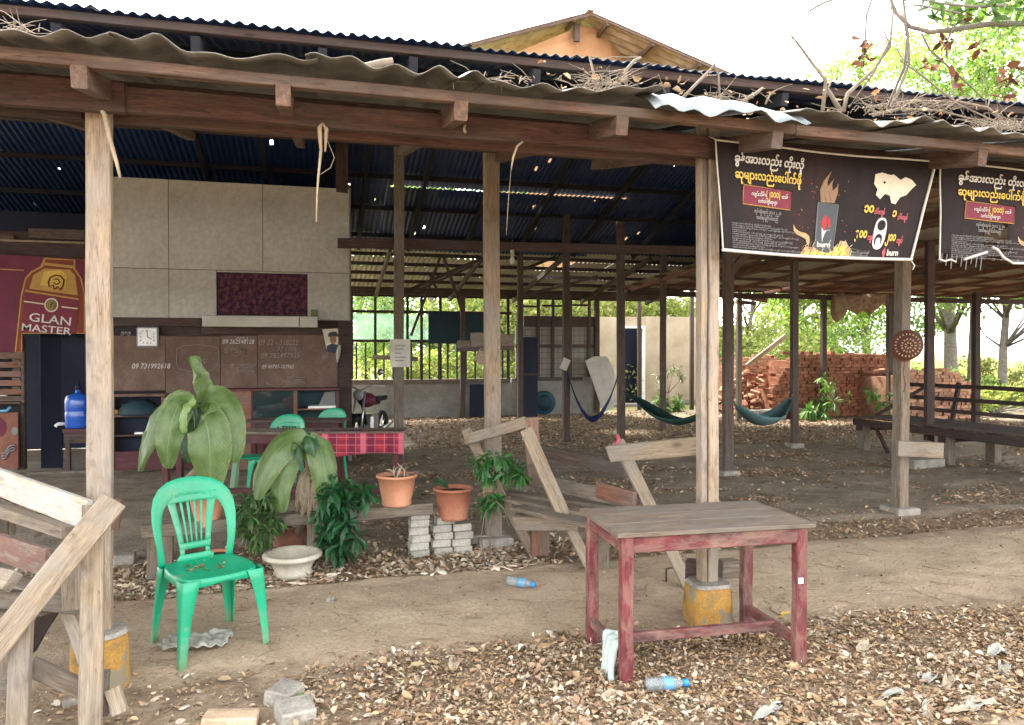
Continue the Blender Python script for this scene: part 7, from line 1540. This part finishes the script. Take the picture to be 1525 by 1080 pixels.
for (lab, cx_, cy_, w_, h_, n_, v_) in (('nest of dry twigs on the roof above the beam', 900, 128, 36, 14, 120, 3.75), ('loose twigs and straw heaped on the right roof end', 1360, 162, 95, 14, 190, 4.2), ('straw tangle at the far right eave', 1490, 190, 45, 10, 140, 3.6), ('dry straw along the middle of the eave', 740, 121, 90, 4, 34, 3.35), ('straw wisps at the left eave corner', 30, 48, 30, 6, 22, 3.35), ('thin straw and leaves on the bent sheet', 1070, 148, 60, 6, 50, 3.7)):
    bm = bmesh.new()
    for k in range(n_):
        p = W(cx_ + rg.gauss(0, w_ * .5), cy_ + rg.gauss(0, h_ * .45) + (cx_ * 0), v_ + rg.uniform(-.1, .2)); a = rg.uniform(0, 6.28); L = rg.uniform(.04, .22)
        d_ = V((math.cos(a), rg.uniform(-.4, .4), rg.uniform(-.2, .6))); tube(bm, [p, p + d_ * L * .5 + V((0, 0, rg.uniform(-.01, .02))), p + d_ * L + V((0, 0, rg.uniform(-.03, .02)))], [.0022, .0018, .001], 4, False)
    o = bmobj('twig_debris', bm, 'dry_twig', None, Matrix()); tag(o, lab, None, None, 'stuff')
pos = [tuple(W(rg.uniform(880, 1525), rg.uniform(-4, 4) + 0, 3.5)) for _ in range(1)]
pl_ = []
for k in range(260):
    x = rg.uniform(1.0, 5.5); y = rg.uniform(3.3, 4.6); pl_.append((x, y, zl(x, y) + .01 + rg.random() * .03))
leaves('leaf_litter', pl_, .04, [(.30, .20, .12), (.22, .14, .08), (.38, .28, .18), (.42, .22, .12)], 'litter', .4, .5, .5, 77, label='dead leaves lying on the low roof sheets', kind='stuff')
# ================================================================== TREES
def crown_pts(clumps, per, rg):
    out = []
    for (c, r) in clumps:
        p = rg.normal(0, 1, (per, 3)); p /= np.linalg.norm(p, axis=1)[:, None]; p *= (r * rg.random(per) ** .42)[:, None]; p[:, 2] *= .72; out.append(p + np.array(c))
    return np.concatenate(out)
LIME = [(.21, .28, .09), (.16, .23, .08), (.28, .33, .13), (.12, .18, .06)]
MIDG = [(.12, .18, .08), (.16, .22, .10), (.09, .14, .06), (.22, .27, .13)]
YELG = [(.31, .32, .12), (.24, .28, .10), (.38, .34, .16), (.17, .22, .08)]
def tree(px, d, h, cr, ch, label, pal, seed, per=260, ncl=34, leaf=.16, trunk=.16, lean_=0.0, base_y=None, off=0, name='tree', low=.35, group='trees beyond the shed'):
    p = P(px, 525, d); b = V((p.x, p.y, 0)); t = thing(name, b, label, 'tree', group); r_ = random.Random(seed); rg2 = np.random.default_rng(seed)
    top = b + V((lean_, 0, h * .78)); bm = bmesh.new(); tr = []
    for i in range(8): s = i / 7; tr.append(V((lean_ * s + .12 * math.sin(s * 5 + seed), .1 * math.sin(s * 4), h * .78 * s)))
    tube(bm, tr, [trunk * (1.25 if i == 0 else 1) * (1 - .7 * i / 7) for i in range(8)], 9)
    cl = []
    for k in range(ncl):
        a = r_.uniform(0, 2 * PI); e = r_.uniform(-1, 1); rr = r_.random() ** .5
        c = V((lean_ + cr * rr * math.cos(a) * math.sqrt(max(.05, 1 - e * e * .8)), cr * rr * math.sin(a) * math.sqrt(max(.05, 1 - e * e * .8)), h * (1 + low) / 2 + e * h * (1 - low) / 2 * .9)); cl.append((c, cr * r_.uniform(.16, .34)))
        if k % 2 == 0:
            i = min(6, max(1, int(7 * c.z / h * .7))); q = tr[i]; m_ = q.lerp(c, .5) + V((0, 0, -.06 * h * r_.random())); tube(bm, [q, m_, c], [trunk * .28, trunk * .16, trunk * .05], 5)
    bmobj('trunk', bm, 'bark', t, Matrix.Translation(b))
    per = int(per * 1.5); leaf *= .8; pts = crown_pts([(b + c, r) for c, r in cl], per, rg2)
    lv = leaves('crown', pts, leaf, pal, 'foliage', None, .5, .2, seed, label=None, kind=None, parent=t); return t
tree(1414, 26, 9.5, 3.6, 3, 'big tree with a thick pale trunk behind the platform', MIDG, 101, 330, 44, .15, .25, low=.40)
tree(1290, 33, 9, 4.2, 3, 'broad leafy green tree behind the brick stacks', MIDG, 102, 260, 40, .24, .2, low=.1)
tree(1195, 30, 9, 3.4, 3, 'light green tree with a slim grey trunk behind the long brick stack', LIME, 103, 240, 36, .24, .16, low=.12)
tree(1120, 27, 6.5, 2.6, 3, 'yellow green bushy tree at the end of the house', YELG, 104, 240, 30, .2, .12, low=.1)
tree(1500, 22, 7.5, 3.0, 3, 'lime leaved tree reaching in from the right edge', LIME, 105, 260, 44, .22, .14, low=.36)
tree(1640, 30, 11, 4.5, 3, 'tall green tree beyond the right edge of the frame', MIDG, 106, 200, 30, .25, .3, low=.3)
tree(640, 25, 7.5, 3.6, 3, 'round green tree behind the hall windows', MIDG, 107, 260, 36, .2, .2, low=.12)
tree(540, 29, 8, 3.8, 3, 'pale green tree behind the green net panel', LIME, 108, 260, 34, .22, .2, low=.08)
tree(760, 30, 7, 4.2, 3, 'leafy tree seen over the gridded wall', LIME, 109, 240, 34, .22, .2, low=.1)
tree(900, 34, 6.5, 4, 3, 'yellow green tree behind the cream house', YELG, 110, 220, 30, .24, .2, low=.2)
# high bright crowns over the roof at the top right
tree(1330, 30, 14.0, 3.4, 3, 'bright lime crown rising over the roof at the right', LIME, 111, 190, 40, .2, .12, low=.62); tree(1450, 27, 13.6, 3.8, 3, 'tall lime green crown over the right end of the roof', LIME, 112, 170, 46, .22, .12, low=.55); tree(1172, 40, 15.6, .9, 3, 'small treetop peeking over the roof ridge', LIME, 113, 60, 8, .25, .2, low=.88); tree(1560, 25, 14, 4, 3, 'leafy crown at the far upper right', MIDG, 114, 150, 36, .22, .12, low=.5)
# shrubs and tall dry grass outside
def bush(px, d, w, h, label, pal, seed, n=2600, leaf=.13):
    p = P(px, 525, d); b = V((p.x, p.y, 0)); t = thing('bush', b, label, 'bush', 'bushes beyond the shed'); rg2 = np.random.default_rng(seed); r_ = random.Random(seed)
    cl = [(b + V((r_.uniform(-w, w), r_.uniform(-.6, .6), r_.uniform(.15, 1) * h * .8)), h * r_.uniform(.18, .34)) for _ in range(22)]
    bm = bmesh.new()
    for c, r in cl[:10]: tube(bm, [V((0, 0, 0)), (c - b) * .5 + V((0, 0, .1)), c - b], [.03, .02, .008], 5)
    bmobj('stems', bm, 'bark', t, Matrix.Translation(b)); leaves('foliage', crown_pts(cl, n // 22, rg2), leaf, pal, 'foliage', None, .5, .2, seed, label=None, kind=None, parent=t)
for i, (px, d, w, h, lab, pal) in enumerate(((545, 21, 1.6, 1.9, 'yellow green bush behind the left window bay', YELG), (610, 22, 1.6, 1.7, 'bushy weeds outside the middle window', YELG), (680, 21.5, 1.6, 1.8, 'bush behind the dark hanging board', YELG), (745, 22, 1.3, 1.8, 'yellow bush at the end of the window wall', YELG), (1140, 24, 1.8, 2.8, 'bright yellow bush over the broken brick heap', YELG), (1250, 25, 2.2, 2.6, 'green bush rising above the long brick stack', LIME), (1480, 19, 1.5, .75, 'low lime weeds outside the platform rails', YELG), (1400, 22, 1.8, 1.2, 'weeds beside the trunk of the big tree', LIME), (715, 23.2, 1.3, 4.3, 'tall leafy bush over the dark counter opening', YELG), (790, 23.2, 1.5, 4.5, 'tall yellow green bush over the gridded wall', YELG), (865, 23.4, 1.5, 4.5, 'tall bush over the corner of the cream house', YELG), (945, 23.8, 1.5, 4.5, 'tall bush showing over the house doorway', YELG), (1022, 24.3, 1.4, 4.5, 'tall bush over the right end of the cream house', YELG), (1500, 30, 2.6, 1.7, 'scrubby olive bush on the bank at the right', [(.16, .14, .08), (.2, .18, .1), (.12, .14, .06)]))):
    bush(px, d, w, h, lab, pal, 200 + i, 2600 if h < 4 else 6500)
def grass(name, n, x0, x1, y0, y1, hgt, pal, seed, label):
    rg2 = np.random.default_rng(seed); x = rg2.uniform(x0, x1, n); y = rg2.uniform(y0, y1, n); h = hgt * rg2.uniform(.5, 1.3, n); a = rg2.uniform(0, 6.28, n); l = h * rg2.uniform(.1, .5, n); w = .012 * rg2.uniform(.7, 1.6, n)
    b0 = np.stack([x - w, y, 0 * x], 1); b1 = np.stack([x + w, y, 0 * x], 1); t_ = np.stack([x + l * np.cos(a), y + l * np.sin(a), h], 1)
    vv = np.stack([b0, b1, t_], 1).reshape(-1, 3); ff = np.arange(n * 3); pal = np.array(pal); cc = pal[rg2.integers(0, len(pal), n)] * rg2.uniform(.7, 1.25, (n, 1)); return npmesh(name, vv, ff, 3, np.repeat(cc, 3, 0), 'grass_blade', label, None, 'stuff')
grass('grass', 26000, 11, 26, 16.4, 26, .30, [(.24, .28, .05), (.3, .3, .08), (.18, .24, .05), (.4, .34, .16)], 301, 'bright green grass outside the open right side')
grass('grass', 26000, 8, 40, 26, 46, 1.1, [(.34, .27, .17), (.42, .35, .24), (.28, .24, .14), (.22, .24, .1)], 302, 'tall dry straw coloured grass on the bank beyond')
grass('grass', 12000, -4, 6.0, 18.6, 24, .6, [(.34, .34, .08), (.24, .28, .06), (.4, .34, .14)], 303, 'sunlit weeds outside the hall windows')
# ---- overhanging branch entering at the top right
ob = thing('overhanging_branch', P(1560, 40, 3.6), 'leafy twisting branch hanging in at the upper right corner', 'branch'); bm = bmesh.new(); c = V(ob.location)
def ot(pts, r): q = [P(*p) - c for p in pts]; tube(bm, q, [r * (1 - .55 * i / len(q)) for i in range(len(q))], 6)
ot([(1600, 28, 3.5), (1525, 35, 3.5), (1470, 36, 3.5), (1420, 44, 3.5), (1385, 48, 3.5), (1355, 40, 3.5), (1335, 20, 3.5), (1322, -10, 3.5)], .016)
ot([(1500, 8, 3.4), (1450, 10, 3.4), (1400, 5, 3.4), (1350, -6, 3.4)], .008); ot([(1430, 20, 3.4), (1400, 14, 3.4), (1370, 8, 3.4), (1345, 10, 3.4)], .006)
ot([(1300, -8, 3.6), (1290, 25, 3.6), (1289, 55, 3.6), (1283, 100, 3.6)], .007); ot([(1330, 14, 3.6), (1326, 60, 3.6), (1300, 110, 3.6), (1265, 160, 3.8)], .008); ot([(1372, 50, 3.6), (1385, 75, 3.6), (1425, 110, 3.7), (1468, 150, 3.8)], .006)
ot([(1345, 20, 3.5), (1352, 55, 3.5), (1347, 100, 3.6), (1330, 140, 3.7), (1322, 160, 3.8)], .009); ot([(1252, -5, 3.6), (1225, 5, 3.6), (1203, 18, 3.6)], .007)
for k in range(16): branchtubes(bm, P(rg.uniform(1300, 1520), rg.uniform(0, 50), 3.5) - c, V((rg.uniform(-1, 1), 0, rg.uniform(-1, .3))), rg.uniform(.08, .25), .003, 0, .3)
bmobj('branchwood', bm, 'bark', ob, Matrix.Translation(c))
cl = [(P(x_, y_, 3.4 + rg.uniform(-.1, .2)), .055) for x_, y_ in ((1400, 12), (1420, 5), (1440, 15), (1460, 8), (1480, 18), (1500, 10), (1520, 20), (1510, -2), (1475, 2), (1450, 28), (1425, 22), (1405, 32), (1495, 30), (1530, 4), (1385, 4), (1432, 2))]
leaves('crown', crown_pts(cl, 12, np.random.default_rng(5)), .05, [(.045, .075, .025), (.07, .11, .035), (.035, .06, .02)], 'foliage', None, .5, .2, 5, label=None, kind=None, parent=ob)
cl = [(P(x_, y_, 3.6), .035) for x_, y_ in ((1287, 62), (1284, 75), (1289, 88), (1410, 55), (1412, 62), (1440, 30), (1500, 110), (1505, 125), (1498, 145), (1385, 95), (1420, 120), (1460, 70), (1510, 100))]
leaves('dead_leaves', crown_pts(cl, 9, np.random.default_rng(6)), .05, [(.12, .05, .03), (.18, .08, .04), (.09, .04, .03)], 'litter', None, .45, .4, 6, label=None, kind='stuff', parent=ob)
